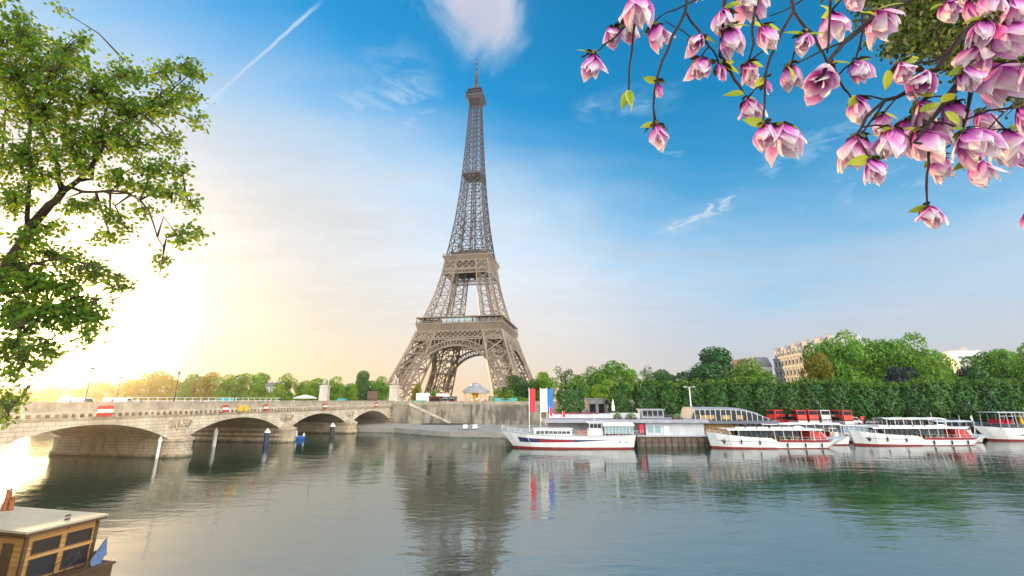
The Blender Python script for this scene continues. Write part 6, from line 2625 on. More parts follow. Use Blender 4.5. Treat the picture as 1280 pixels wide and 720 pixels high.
    # leaning staff with a blue flag at the right corner
    o = empty('flag', Vector((Fr.x, Fr.y, 0)) + Matrix.Rotation(ang, 3, 'Z') @ Vector((w - 0.55, -0.45, 0.87)), ang, 'furled blue flag on a leaning staff at the houseboat corner', 'flag')
    mb = MB()
    mb.tube([(-0.55, 0, -0.05), (0.42, 0.0, 1.45)], [0.025, 0.018], 6)
    mb.build('staff', M['wood_dark'], o)
    mb = MB()
    vs, fs = [], []
    for i in range(7):
        s = i / 6
        a = Vector((-0.28 + 0.68 * s, 0.0, 0.36 + 1.06 * s))
        b = a + Vector((0.16 + 0.10 * (1 - s), -0.03 - 0.05 * math.sin(s * 7), -1.05 * (0.75 + 0.25 * math.sin(s * 3))))
        for k in range(5):
            p = a.lerp(b, k / 4) + Vector((0, 0.04 * math.sin(i * 1.7 + k * 1.1), 0))
            vs.append(p)
    for i in range(6):
        for k in range(4):
            c = i * 5 + k
            fs.append((c, c + 1, c + 6, c + 5))
    n = len(vs)
    vs = vs + [v + Vector((0, 0.02, 0)) for v in vs]
    fs = fs + [tuple(n + q_ for q_ in reversed(f_)) for f_ in fs]
    mb.add(vs, fs)
    mb.build('cloth', M['flag_blue'], o, smooth=True)
    # bicycle leaning on the end wall
    T = Matrix.Rotation(ang, 3, 'Z')
    b = empty('bicycle', Vector((Fr.x, Fr.y, 0)) + T @ Vector((w * 0.60, -0.12, 0.87)), ang, 'dark bicycle leaning on the houseboat wall beneath the windows', 'bicycle')
    for sx in (-0.52, 0.52):
        mb = MB()
        mb.tube([(sx + 0.33 * math.cos(a * math.pi / 10), 0, 0.35 + 0.33 * math.sin(a * math.pi / 10)) for a in range(21)], 0.022, 6, cap=False)
        for a in range(10):
            mb.beam((sx, 0, 0.35), (sx + 0.32 * math.cos(a * math.pi / 5), 0, 0.35 + 0.32 * math.sin(a * math.pi / 5)), 0.006)
        mb.build('wheel', M['black'], b)
    mb = MB()
    for p_, q_ in (((-0.52, 0, .35), (-0.15, 0, .88)), ((-0.52, 0, .35), (-0.05, 0, .32)), ((-0.05, 0, .32), (-0.15, 0, .88)), ((-0.05, 0, .32), (0.36, 0, .82)), ((-0.15, 0, .86), (0.34, 0, .90)), ((0.52, 0, .35), (0.32, 0, 1.0))):
        mb.tube([p_, q_], 0.018, 6)
    mb.build('frame', M['dark'], b)
    mb = MB()
    mb.tube([(0.30, -0.26, 1.04), (0.32, 0, 1.02), (0.30, 0.26, 1.04)], 0.016, 6)
    mb.build('handlebar', M['dark'], b)
    mb = MB()
    mb.box((-0.17, 0, 0.94), (0.26, 0.15, 0.07), top=(0.7, 0.6))
    mb.build('saddle', M['black'], b)
    # outboard engine and coiled gear on the after deck at the right
    e = empty('outboard_engine', Vector((Fr.x, Fr.y, 0)) + T @ Vector((w + 0.15, 0.55, 0.87)), ang, 'dark tilted outboard engine at the houseboat\'s right-hand side', 'engine')
    mb = MB()
    mb.box((0.2, 0, 0.32), (0.62, 0.4, 0.34), top=(0.8, 0.75))
    mb.build('cowl', M['black'], e)
    mb = MB()
    mb.box((0.12, 0, 0.05), (0.26, 0.2, 0.3))
    mb.beam((-0.05, 0, 0.3), (-0.5, 0, 0.48), 0.05)
    mb.build('bracket', M['dark'], e)


def plank_mat():
    m_ = mat('houseboat_planks', (0.62, 0.34, 0.10), 0.42)
    t = m_.node_tree
    g = NT(t)
    p = t.nodes['Principled BSDF']
    tc = g.node('ShaderNodeTexCoord').outputs['Object']
    sp = g.node('ShaderNodeSeparateXYZ')
    g.link(tc, sp.inputs[0])
    z = g.m('MULTIPLY', sp.outputs[2], 7.5)
    fr = g.m('FRACT', z)
    idn = g.m('FLOOR', z)
    wn_ = g.node('ShaderNodeTexWhiteNoise', noise_dimensions='1D')
    g.link(idn, wn_.inputs['W'])
    grain = g.noise(g.mapping(tc, scale=(1.2, 1.2, 22)), 3.0, 6, 0.65, 0.4)
    f = g.m('ADD', g.m('MULTIPLY', grain, 0.7), g.m('MULTIPLY', wn_.outputs['Value'], 0.4), clamp=True)
    c = g.ramp(f, [(0.15, (0.26, 0.115, 0.028)), (0.5, (0.46, 0.235, 0.062)), (0.85, (0.62, 0.37, 0.13))])
    seam = g.m('GREATER_THAN', g.m('ABSOLUTE', g.m('SUBTRACT', fr, 0.5)), 0.46)
    c = g.mix(seam, c, (0.09, 0.045, 0.015))
    g.link(c, p.inputs['Base Color'])
    return m_


def mesh_mat():
    m_ = mat('screen_mesh', (0.05, 0.05, 0.05), 0.6, spec=0.2)
    t = m_.node_tree
    g = NT(t)
    p = t.nodes['Principled BSDF']
    tc = g.node('ShaderNodeTexCoord').outputs['Object']
    w = g.node('ShaderNodeTexWave')
    g.link(g.mapping(tc, rot=(0, R(45), 0)), w.inputs[0])
    w.inputs['Scale'].default_value = 9
    w.inputs['Distortion'].default_value = 1.5
    g.link(g.ramp(w.outputs['Fac'], [(0.3, (0.010, 0.010, 0.010)), (0.8, (0.06, 0.055, 0.045))]), p.inputs['Base Color'])
    return m_


M['planks'] = plank_mat()
M['mesh_glass'] = mesh_mat()
M['roof_pale'] = mat('houseboat_roof', (0.50, 0.43, 0.31), 0.55, var=0.16, vscale=1.5, bump=0.15, bscale=4)
M['flue'] = mat('sunlit_flue', (0.32, 0.10, 0.03), 0.6, var=0.4, vscale=4)  # orange of the low sun put into the pipe's colour
M['flag_blue'] = mat('pale_blue_cloth', (0.12, 0.22, 0.42), 0.8, var=0.3, vscale=3)
houseboat()
# ================================================================== things on the bridge and the quays
def make_lamp(h=8.0):
    o = empty('street_lamp')
    mb = MB()
    mb.lathe((0, 0, 0), [(0.24, 0), (0.22, 0.6), (0.12, 0.9), (0.085, 2.5), (0.06, h - 0.9), (0.10, h - 0.85)], 8)
    mb.build('post', M['dark'], o)
    mb = MB()
    mb.lathe((0, 0, 0), [(0.10, h - 0.85), (0.30, h - 0.25), (0.26, h - 0.2)], 8)
    mb.build('lantern', M['pale_glass'], o)
    mb = MB()
    mb.lathe((0, 0, 0), [(0.34, h - 0.2), (0.22, h), (0.05, h + 0.2), (0.01, h + 0.35)], 8)
    mb.build('cap', M['dark'], o)
    o['h'] = h
    return o


LAMP = make_lamp()
first = [True]


def put(proto, loc, rz, label, cat, group=None, scale=None):
    o = instance(proto)
    o.location = loc
    o.rotation_euler = (0, 0, rz)
    if scale:
        o.scale = scale
    return tag(o, label, cat, group)


LB = [(108, 1.2, 458, 'bridge lamp post leaning into the glow, tallest and leftmost of the row'), (146.5, BW - 1.2, 470, 'thin bridge lamp post just right of the tallest one, on the far footway'), (219, 1.2, 464, 'bridge lamp post rising above the golden trees, over the nearest pier'),
      (242, BW - 1.2, 470, 'second lamp post on the far footway of the bridge'), (294, 1.2, 469, 'bridge lamp post before the tall leafy green tree'), (312, BW - 1.2, 474, 'far footway lamp post left of the lime green tree'), (352, 1.2, 476, 'bridge lamp post in front of the round lime green tree'),
      (398, 1.2, 476, 'bridge lamp post just left of the far statue'), (432, 1.2, 480, 'bridge lamp post right of the turquoise bus roof'), (462, 1.2, 481, 'last bridge lamp post before the near statue')]
for px, w, ty, lb in LB:
    t = b_t(px, w)
    p = bpt(t, w, 8.93)
    zt = at_y(px, ty, p.y).z
    put(LAMP, p, 0, lb, 'street lamp', 'lamp posts along the bridge', (1, 1, max(0.4, (zt - 8.93) / 8.3)))
# tall white lamp mast on the right quay, thinner ones further along
for px, ty, Y, lb in ((863, 484, 133, 'tall white mast with twin heads before the clipped trees'),):
    p = at_y(px, 500, Y)
    o = empty('lamp_mast', (p.x, Y, 3.4), 0, lb, 'street lamp')
    mb = MB()
    zt = at_y(px, ty, Y).z - 3.4
    mb.tube([(0, 0, 0), (0, 0, zt)], [0.26, 0.17], 8)
    mb.build('post', M['flag_white'], o)
    mb = MB()
    mb.beam((-1.5, 0, zt), (1.5, 0, zt), 0.14)
    for s in (-1, 1):
        mb.box((s * 1.3, -0.15, zt + 0.12), (0.75, 0.45, 0.26), top=(0.8, 0.7))
    mb.build('lamp_head', M['light_grey'], o)
for px, Y, lb in ((1116, 127, 'thin pole standing behind the launch'), (1176, 131, 'thin grey pole above the cream roofed boat'), (1210, 131, 'grey pole near the right tour boat\'s stern'), (1022, 128, 'thin lamp pole among the tour buses')):
    p = at_y(px, 500, Y)
    put(LAMP, (p.x, Y, 3.4), 0, lb, 'street lamp', None, (0.8, 0.8, 0.85))


# ------------------------------------------------------------------ vehicles
def side_prism(mb, prof, w, mi=0):
    return mb.prism(prof, lambda u, v, a: (u, a, v), -w / 2, w / 2, mi)


def make_vehicle(name, kind, paint):
    o = empty(name)
    if kind == 'car':
        L, W, wb = 4.3, 1.75, 1.3
        prof = [(-2.15, 0.3), (2.15, 0.3), (2.15, 0.75), (1.2, 0.92), (0.55, 1.42), (-1.1, 1.45), (-1.95, 0.98), (-2.15, 0.9)]
        glass = [(1.0, 0.97), (0.5, 1.37), (-1.05, 1.39), (-1.7, 1.0)]
        wr = 0.31
    elif kind == 'van':
        L, W, wb = 5.2, 1.95, 1.6
        prof = [(-2.6, 0.35), (2.6, 0.35), (2.6, 1.0), (1.9, 1.25), (1.3, 2.2), (-2.6, 2.3)]
        glass = [(1.75, 1.3), (1.25, 2.05), (0.3, 2.05), (0.3, 1.3)]
        wr = 0.35
    else:
        L, W, wb = 10.5, 2.5, 3.0
        prof = [(-5.25, 0.35), (5.25, 0.35), (5.3, 1.6), (5.1, 4.2), (-5.25, 4.2)]
        glass = None
        wr = 0.48
    mb = MB()
    side_prism(mb, prof, W)
    body = mb.build('body', paint, o)
    if kind == 'bus':
        for sd in (-1, 1):
            for z0, z1 in ((1.3, 2.2), (3.0, 3.9)):
                mb = MB()
                n = 6
                for i in range(n):
                    x0 = -4.9 + i * 1.6
                    mb.bb(x0, x0 + 1.45, sd * (W / 2 - 0.02) - 0.04, sd * (W / 2 - .02) + 0.04, z0, z1)
                mb.build('window', M['glass'], body)
        mb = MB()
        mb.add([(5.32, -1.1, 1.3), (5.32, 1.1, 1.3), (5.23, 1.1, 2.5), (5.23, -1.1, 2.5)], [(0, 1, 2, 3)])
        mb.build('windscreen', M['opening'], body)
        mb = MB()
        mb.add([(5.24, -1.1, 2.9), (5.24, 1.1, 2.9), (5.14, 1.1, 4.0), (5.14, -1.1, 4.0)], [(0, 1, 2, 3)])
        mb.build('windscreen', M['opening'], body)
        mb = MB()
        mb.bb(5.2, 5.33, -1.2, 1.2, 0.4, 1.25)
        mb.bb(-5.25, 5.0, -1.29, -1.252, 0.5, 1.2)
        mb.bb(-3, 1, -1.29, -1.252, 2.25, 2.95)
        mb.build('white_panel', M['white'], body)
    else:
        for sd in (-1, 1):
            mb = MB()
            mb.prism(glass, lambda u, v, a: (u, a, v), sd * W / 2 - 0.02, sd * W / 2 + 0.02)
            mb.build('window', M['glass'], body)
        mb = MB()
        if kind == 'car':
            mb.add([(1.2, -0.75, 0.96), (1.2, 0.75, 0.96), (0.62, 0.7, 1.43), (0.62, -0.7, 1.43)], [(0, 1, 2, 3)])
        else:
            mb.add([(1.93, -0.8, 1.28), (1.93, 0.8, 1.28), (1.36, 0.8, 2.18), (1.36, -0.8, 2.18)], [(0, 1, 2, 3)])
        mb.build('windscreen', M['glass'], body)
    for sx in (-1, 1):
        for sd in (-1, 1):
            mb = MB()
            mb.tube([(sx * wb, sd * (W / 2 - 0.22), wr), (sx * wb, sd * (W / 2 + 0.01), wr)], wr, 14)
            mb.build('wheel', M['black'], o)
    for sd in (-1, 1):
        mb = MB()
        xx = {'car': 2.1, 'van': 2.55, 'bus': 5.28}[kind]
        mb.box((xx, sd * (W / 2 - 0.35), 0.68), (0.12, 0.3, 0.16))
        mb.build('headlight', M['white'], o)
    return o


VW = make_vehicle('parked_van', 'van', M['white'])
VC = make_vehicle('parked_car', 'car', M['white'])
VCG = make_vehicle('parked_car', 'car', M['grey'])
VCB = make_vehicle('parked_car', 'car', M['navy'])
BUS = make_vehicle('tour_bus', 'bus', M['orange_red'] if 'orange_red' in M else M['red'])
BUSW = make_vehicle('tour_bus', 'bus', M['white'])
TQ = make_vehicle('parked_van', 'van', M['turq'])
BD_A = math.atan2(BD.y, BD.x)
for proto, px, w, lb in ((VW, 101, 9, 'white van on the bridge at the foot of the tallest lamp post'), (VW, 152, 11, 'white van on the bridge right of the thin lamp post'), (VC, 84, 10, 'white car on the bridge left of the tallest lamp post'),
                         (VC, 237, 9, 'white car on the bridge left of the long white barrier'), (TQ, 290, 8.5, 'pale turquoise van on the middle of the bridge'), (TQ, 430, 10, 'turquoise van on the bridge right of the far statue'), (VC, 448, 10, 'white car near the far end of the bridge'), (VCG, 196, 12, 'grey car on the bridge above the nearest pier')):
    t = b_t(px, w)
    put(proto, bpt(t, w, 8.80), BD_A + (math.pi if proto is VC else 0), lb, 'van' if proto in (VW, TQ) else 'car', 'vehicles on the bridge')
for proto, px, Y, rz, lb in ((BUS, 975, 141, R(-150), 'red tour bus seen from its side, leftmost of the buses on the quay'), (BUS, 992, 139, R(-100), 'red tour bus facing the river, second bus from the left'), (BUS, 1006, 139, R(-100), 'red tour bus facing the river, left of the white bus'),
                             (BUSW, 1021, 140, R(-100), 'white tour bus among the red ones on the quay'), (BUS, 1033, 142, R(-150), 'red tour bus half hidden behind the rightmost bus'), (BUS, 1045, 136, R(-95), 'red tour bus facing the river, rightmost and nearest of the buses')):
    p = at_y(px, 515, Y)
    put(proto, (p.x, Y, 3.41), rz, lb, 'bus', 'tour buses on the quay')
for proto, px, Y, rz, lb in ((VW, 1062, 137, R(-20), 'white van parked on the quay right of the tour buses'), (VCB, 1158, 140, R(0), 'dark blue car on the quay behind the cream roofed boat'), (VCG, 1193, 139, R(0), 'grey car on the quay beneath the clipped trees'), (VC, 958, 139, R(10), 'white car on the quay left of the tour buses'), (VCG, 1085, 139, R(5), 'grey car on the quay right of the white van'), (VCB, 1222, 136, R(4), 'dark car on the quay left of the canopied boat')):
    p = at_y(px, 515, Y)
    put(proto, (p.x, Y, 3.41), rz, lb, 'van' if proto is VW else 'car', 'vehicles on the right quay')
# small white vehicles at rest on the lower quay before the wall
for px, lb, rz in ((582, 'white car on the lower quay, left of the pair before the wall', 90), (594.5, 'white car on the lower quay, right of the pair before the wall', 84)):
    p = at_z(px, 536.5, 1.62)
    put(VC, (p.x, p.y, 1.61), R(rz), lb, 'car', 'pair of cars on the lower quay', (0.8, 0.8, 1))

# ------------------------------------------------------------------ statues on pedestals at the far bridgehead

def skin_mesh(name, vs, es, rs, m_, parent):
    me = bpy.data.meshes.new(name)
    me.from_pydata(vs, es, [])
    ob = bpy.data.objects.new(name, me)
    COL.objects.link(ob)
    ob.parent = parent
    ob.modifiers.new('skin', 'SKIN')
    sk = me.skin_vertices[0].data
    for i, r in enumerate(rs):
        sk[i].radius = (r, r)
    sk[0].use_root = True
    sb = ob.modifiers.new('sub', 'SUBSURF')
    sb.levels = sb.render_levels = 1
    me.materials.append(m_)
    return ob


def horseman(name, loc, rz, label, k=1.0):
    o = empty(name, loc, rz, label, 'statue')
    mb = MB()
    mb.box((0, 0, 0.35), (4.6, 3.4, 0.7))
    mb.box((0, 0, 0.95), (4.0, 2.8, 0.5), top=(0.92, 0.9))
    mb.box((0, 0, 3.1), (3.5, 2.4, 3.8), top=(0.97, 0.97))
    mb.box((0, 0, 5.15), (3.9, 2.8, 0.3))
    mb.box((0, 0, 5.42), (3.4, 2.3, 0.24))
    mb.build('pedestal', M['statue_stone'], o)
    # horse with a warrior standing at its side: one carved group
    vs, es, rs = [], [], []

    def v(p, r, par=None):
        vs.append(p)
        rs.append(r)
        if par is not None:
            es.append((par, len(vs) - 1))
        return len(vs) - 1
    z0 = 5.54
    b0 = v((-0.2, 0.2, z0 + 1.75), 0.46)
    b1 = v((0.7, 0.2, z0 + 1.85), 0.48, b0)
    n1 = v((1.2, 0.2, z0 + 2.4), 0.30, b1)
    n2 = v((1.45, 0.2, z0 + 2.9), 0.22, n1)
    v((1.85, 0.2, z0 + 2.62), 0.13, n2)
    r0 = v((-0.85, 0.2, z0 + 1.8), 0.44, b0)
    tl = v((-1.3, 0.2, z0 + 1.75), 0.13, r0)
    v((-1.5, 0.2, z0 + 1.0), 0.1, tl)
    for sy in (-0.05, 0.45):
        k1 = v((-0.95, sy, z0 + 1.05), 0.20, r0)
        k2 = v((-1.15, sy, z0 + 0.6), 0.12, k1)
        v((-1.05, sy, z0 + 0.05), 0.10, k2)
        f1 = v((0.85, sy, z0 + 1.1), 0.17, b1)
        f2 = v((0.9, sy, z0 + 0.6), 0.11, f1)
        v((0.88, sy, z0 + 0.05), 0.10, f2)
    skin_mesh('horse', vs, es, rs, M['statue_stone'], o)
    vs, es, rs = [], [], []
    q = [(0.35, -0.75, z0 + 1.15), (0.35, -0.75, z0 + 1.75), (0.35, -0.75, z0 + 2.05), (0.35, -0.75, z0 + 2.35)]
    h0 = v(q[0], 0.27)
    h1 = v(q[1], 0.33, h0)
    h2 = v(q[2], 0.13, h1)
    v(q[3], 0.20, h2)
    for s in (-1, 1):
        l1 = v((0.35 + s * 0.2, -0.75, z0 + 0.6), 0.17, h0)
        v((0.35 + s * 0.22, -0.75, z0 + 0.04), 0.12, l1)
        a1 = v((0.35 + s * 0.45, -0.75, z0 + 1.5), 0.12, h1)
        v((0.35 + s * 0.6, -0.55, z0 + 1.15 + (0.7 if s > 0 else 0)), 0.09, a1)
    skin_mesh('warrior', vs, es, rs, M['statue_stone'], o)
    o.scale = (k, k, k)


M['statue_stone'] = mat('pale_statue_stone', (0.58, 0.52, 0.43), 0.85, var=0.2, vscale=1.0)
horseman('horse_statue', bpt(4.6, 1.2, 9.15), BD_A + R(10), 'stone horse and warrior on white pedestal beside the tower\'s left leg', 1.3)
tq = b_t(405.5, 33.0)
horseman('horse_statue', bpt(tq, 33.0, GZ), BD_A + R(20), 'stone horse and warrior on pale pedestal among the green trees beyond the bridge', 1.35)

# ------------------------------------------------------------------ navigation boards hung on the parapet
def board(px, w_, h_, zc, cols, lb, round_=False):
    t = b_t(px, -0.5)
    o = empty('river_sign', bpt(t, -1.06, zc), R(-10.58) + math.pi / 2, lb, 'sign')
    mb = MB()
    n = len(cols)
    for i, c in enumerate(cols):
        z0 = -h_ / 2 + h_ * i / n
        mb.bb(-w_ / 2, w_ / 2, -0.04, 0.04, z0, z0 + h_ / n - 0.001, mi=i % 2 if n > 1 else 0)
    mats = [M[c] for c in (cols[:2] if len(cols) > 1 else cols)]
    mb.build('panel', mats, o)
    mb = MB()
    mb.bb(-w_ * 0.3, -w_ * 0.24, 0.041, 0.55, -0.1, 0.05)
    mb.bb(w_ * 0.24, w_ * 0.3, 0.041, 0.55, -0.1, 0.05)
    mb.build('bracket', M['dark'], o)


board(133, 2.4, 1.7, 8.85, ['red', 'white', 'red'], 'red sign with a white bar hung on the bridge parapet over the nearest arch')
board(282, 1.5, 1.5, 8.75, ['red', 'white', 'red'], 'small red and white sign over the second arch, left of the yellow pair')
board(301, 1.3, 1.3, 8.7, ['yellow'], 'yellow sign over the second arch, left of a pair')
board(307.5, 1.3, 1.3, 8.7, ['yellow'], 'yellow sign over the second arch, right of a pair')
board(332, 1.4, 1.5, 8.75, ['red', 'white', 'red'], 'small red and white sign right of the yellow pair')
board(406, 2.0, 1.6, 8.75, ['red', 'white', 'red'], 'red and white sign over the third arch below the far statue')
board(470, 2.0, 1.5, 8.75, ['red', 'white', 'red'], 'red and white sign over the last arch of the bridge')

# long white barrier on the footway, parasol, and passers-by on the bridge
o = empty('white_barrier', bpt(-110, 5.5, 8.93), R(-10.58) + math.pi / 2, 'long white railing set up along the bridge footway', 'barrier')
mb = MB()
t0, t1 = b_t(160, 5.5) + 110, b_t(352, 5.5) + 110
x = t0
while x < t1:
    mb.beam((x, 0, 0), (x, 0, 2.15), 0.09)
    x += 2.0
for z in (2.15, 1.5):
    mb.beam((t0, 0, z), (t1, 0, z), 0.08)
mb.build('rails', M['white'], o)
t = b_t(382, 7)
o = empty('market_parasol', bpt(t, 7, 8.80), 0, 'wide low white parasol on the bridge beside the far statue', 'parasol')
mb = MB()
mb.lathe((0, 0, 0), [(3.6, 2.25), (3.5, 2.4), (2.0, 2.9), (0.05, 3.35)], 8)
mb.build('canopy', M['flag_white'], o)
mb = MB()
mb.lathe((0, 0, 0), [(0.3, 0), (0.3, 0.1), (0.05, 0.12), (0.05, 3.2)], 8)
mb.build('pole', M['wood'], o)


def make_person(top, leg_c, stride=0.25):
    o = empty('person')
    vs, es, rs = [], [], []

    def v(p, r, par=None):
        vs.append(p)
        rs.append(r)
        if par is not None:
            es.append((par, len(vs) - 1))
        return len(vs) - 1
    pel = v((0, 0, 0.95), 0.14)
    ch = v((0, 0.02, 1.32), 0.17, pel)
    nk = v((0, 0.02, 1.50), 0.06, ch)
    v((0, 0.04, 1.66), 0.11, nk)
    for s in (-1, 1):
        hp = v((s * 0.1, 0, 0.85), 0.10, pel)
        kn = v((s * 0.11, s * stride * 0.5 + 0.03, 0.5), 0.07, hp)
        ft = v((s * 0.11, s * stride, 0.06), 0.045, kn)
        v((s * 0.12, s * stride + 0.14, 0.03), 0.035, ft)
        sh = v((s * 0.2, 0.02, 1.40), 0.07, ch)
        el = v((s * 0.25, -s * 0.06, 1.13), 0.05, sh)
        v((s * 0.24, -s * 0.12 + 0.06, 0.88), 0.035, el)
    skin_mesh('body', vs, es, rs, person_mat(top, leg_c), o)
    mb = MB()
    mb.lathe((0, 0.02, 1.60), [(0.115, 0.02), (0.125, 0.10), (0.09, 0.17), (0.01, 0.195)], 10)
    mb.build('hair', M['wood_dark'], o, smooth=True)
    return o


def person_mat(top, low):
    m_ = mat('clothes', top, 0.8)
    t_ = m_.node_tree
    g = NT(t_)
    sp = g.node('ShaderNodeSeparateXYZ')
    g.link(g.node('ShaderNodeTexCoord').outputs['Object'], sp.inputs[0])
    c = g.ramp(g.m('DIVIDE', sp.outputs[2], 1.8), [(0.0, (0.03, 0.025, 0.02)), (0.03, low), (0.52, top), (0.835, (0.45, 0.27, 0.18))])
    t_.nodes[[n.name for n in t_.nodes if n.type == 'VALTORGB'][0]].color_ramp.interpolation = 'CONSTANT'
    g.link(c, t_.nodes['Principled BSDF'].inputs['Base Color'])
    return m_


PER = [('white shirt', make_person((0.7, 0.7, 0.68), (0.05, 0.06, 0.12))), ('red top', make_person((0.5, 0.05, 0.05), (0.03, 0.03, 0.04), 0.18)), ('dark coat', make_person((0.05, 0.05, 0.07), (0.10, 0.09, 0.08), 0.3))]
for ki, px, w, lb in ((0, 78, 3.5, 'walking on the bridge left of the tallest lamp post'), (2, 90, 4.0, 'on the bridge between the white car and the lamp post'), (1, 142, 3.5, 'on the bridge beside the thin lamp post'), (2, 178, 3.0, 'walking on the bridge left of its nearest pier'),
                      (0, 205, 4.2, 'on the bridge over its nearest pier'), (0, 258, 3.5, 'on the bridge over the second arch'), (1, 318, 3.4, 'on the bridge above the two yellow signs'), (2, 341, 4.0, 'on the bridge left of the lime green tree'), (0, 368, 3.0, 'on the bridge left of the low parasol'), (1, 443, 3.5, 'on the bridge near its far end'), (0, 474, 3.2, 'on the bridge beside the near statue')):
    t = b_t(px, w)
    put(PER[ki][1], bpt(t, w, 8.935), rnd.uniform(0, 6.28), 'person in %s %s' % (PER[ki][0], lb), 'person', 'people on the bridge')
for ki, px, lb in ((0, 506, 'standing on the far bank right of the near statue'), (0, 512, 'by the green canvas stand on the far bank'), (2, 517, 'behind the green canvas stand on the far bank'), (1, 568, 'beside the brown kiosks on the far bank'), (0, 601, 'before the carousel on the far bank'), (2, 607, 'at the right edge of the carousel')):
    p = at_y(px, 500, 188)
    put(PER[ki][1], (p.x, 188 + rnd.uniform(-2, 2), GZ), rnd.uniform(0, 6.28), 'person in %s %s' % (PER[ki][0], lb), 'person', 'people on the far bank')

# ------------------------------------------------------------------ promenade under the tower
def kiosk(px0, px1, Y, h, m_, lb, roofm):
    x0, x1 = at_y(px0, 500, Y).x, at_y(px1, 500, Y).x
    o = empty('kiosk', ((x0 + x1) / 2, Y, GZ), 0, lb, 'kiosk')
    w = x1 - x0
    mb = MB()
    mb.bb(-w / 2, w / 2, 0, 3, 0, h)
    wl = mb.build('wall', m_, o)
    mb = MB()
    mb.box((0, 1.4, h + 0.28), (w + 1.0, 4.2, 0.56), top=(0.8, 0.4))
    mb.build('roof', roofm, o)
    mb = MB()
    mb.bb(-w * 0.36, w * 0.36, -0.04, -0.002, h * 0.42, h * 0.82)
    mb.build('hatch', M['opening'], wl)
    mb = MB()
    mb.box((0, -0.55, h * 0.86), (w * 0.8, 1.1, 0.12))
    mb.build('awning', M['flag_white'] if roofm is M['slate'] else M['deep_red'], o)


kiosk(536, 552, 205, 2.6, M['brown'], 'brown timber kiosk with a low roof under the tower\'s left arch', M['brown'])
kiosk(561, 570, 206, 2.5, M['brown'], 'smaller brown kiosk left of the carousel', M['slate'])
kiosk(553, 560, 207, 2.4, M['light_grey'], 'pale grey kiosk between the two brown ones', M['slate'])
# white tents
for px0, px1, Y, h, lb in ((520, 537, 212, 4.6, 'tall white screen wall behind the brown kiosk'), (545, 561, 214, 4.4, 'long white screen wall between the tower legs')):
    x0, x1 = at_y(px0, 500, Y).x, at_y(px1, 500, Y).x
    o = empty('screen_wall', ((x0 + x1) / 2, Y, GZ), 0, lb, 'screen')
    mb = MB()
    w = x1 - x0
    for i in range(5):
        a = -w / 2 + w * i / 5
        mb.bb(a + 0.04, a + w / 5 - 0.04, -0.05, 0.05, 0.2, h)
    mb.build('panel', M['flag_white'], o)
    mb = MB()
    for i in range(6):
        a = -w / 2 + w * i / 5
        mb.bb(a - 0.035, a + 0.035, -0.08, 0.08, 0, h + 0.1)
    mb.build('posts', M['light_grey'], o)
x0, x1 = at_y(517, 500, 183).x, at_y(533, 500, 183).x
o = empty('canvas_stand', ((x0 + x1) / 2, 183, GZ), 0, 'low stand wrapped in bright green canvas at the edge of the far bank', 'stand')
mb = MB()
w = x1 - x0
for i in range(4):
    a = -w / 2 + w * i / 4
    mb.box((a + w / 8, 0, 0.65), (w / 4 - 0.06, 1.6, 1.3), top=(0.92, 0.8))
mb.build('canvas', M['green_canvas'], o)
mb = MB()
for i in range(5):
    a = -w / 2 + w * i / 4
    mb.beam((a, -0.82, 0), (a, -0.82, 1.5), 0.08)
mb.build('posts', M['dark'], o)


def carousel():
    Y = 212
    p = at_y(594, 500, Y)
    o = empty('carousel', (p.x, Y, GZ), 0, 'cream and gold carousel with a pointed grey roof under the tower\'s arch', 'carousel')
    s = (at_y(611, 500, Y).x - at_y(577, 500, Y).x) / 2
    z1 = at_y(594, 489, Y).z - GZ
    zt = at_y(594, 478, Y).z - GZ
    mb = MB()
    mb.lathe((0, 0, 0), [(s * 0.9, 0), (s * 0.9, 0.4)], 20)
    mb.build('platform', M['wood'], o)
    mb = MB()
    mb.lathe((0, 0, 0), [(s * 0.2, 0.4), (s * 0.2, z1 * 0.6), (s * 0.33, z1)], 12)
    mb.build('drum', M['yellow'], o)
    mb = MB()
    mb.lathe((0, 0, 0), [(s, z1 - 0.9), (s * 1.04, z1 + 0.1), (s, z1 + 0.1)], 20)
    mb.build('fascia', M['cream'], o)
    mb = MB()
    mb.lathe((0, 0, 0), [(s, z1 + 0.1), (s * 0.62, z1 + (zt - z1) * 0.45), (s * 0.40, z1 + (zt - z1) * 0.62), (s * 0.38, z1 + (zt - z1) * 0.8), (s * 0.18, zt - 0.4), (0.05, zt)], 16)
    mb.build('roof', M['roof_grey'], o)
    mb = MB()
    for k in range(12):
        a = k * math.pi / 6
        mb.beam((s * 0.8 * math.cos(a), s * 0.8 * math.sin(a), 0.4), (s * 0.8 * math.cos(a), s * 0.8 * math.sin(a), z1), 0.14)
    mb.build('poles', M['yellow'], o)
    for k in range(12):
        a = k * math.pi / 6 + 0.26
        mb = MB()
        c = Vector((s * 0.72 * math.cos(a), s * 0.72 * math.sin(a), 1.5 + 0.35 * (k % 2)))
        tg = Vector((-math.sin(a), math.cos(a), 0))
        mb.tube([c - tg * 0.7, c, c + tg * 0.6, c + tg * 0.85 + Vector((0, 0, 0.5)), c + tg * 1.15 + Vector((0, 0, 0.45))], [0.2, 0.3, 0.26, 0.16, 0.1], 7)
        for e in (-0.5, 0.45):
            mb.beam(c + tg * e, c + tg * (e + .1) - Vector((0, 0, 0.75)), 0.12)
        mb.build('horse', M['flag_white'], o)


carousel()
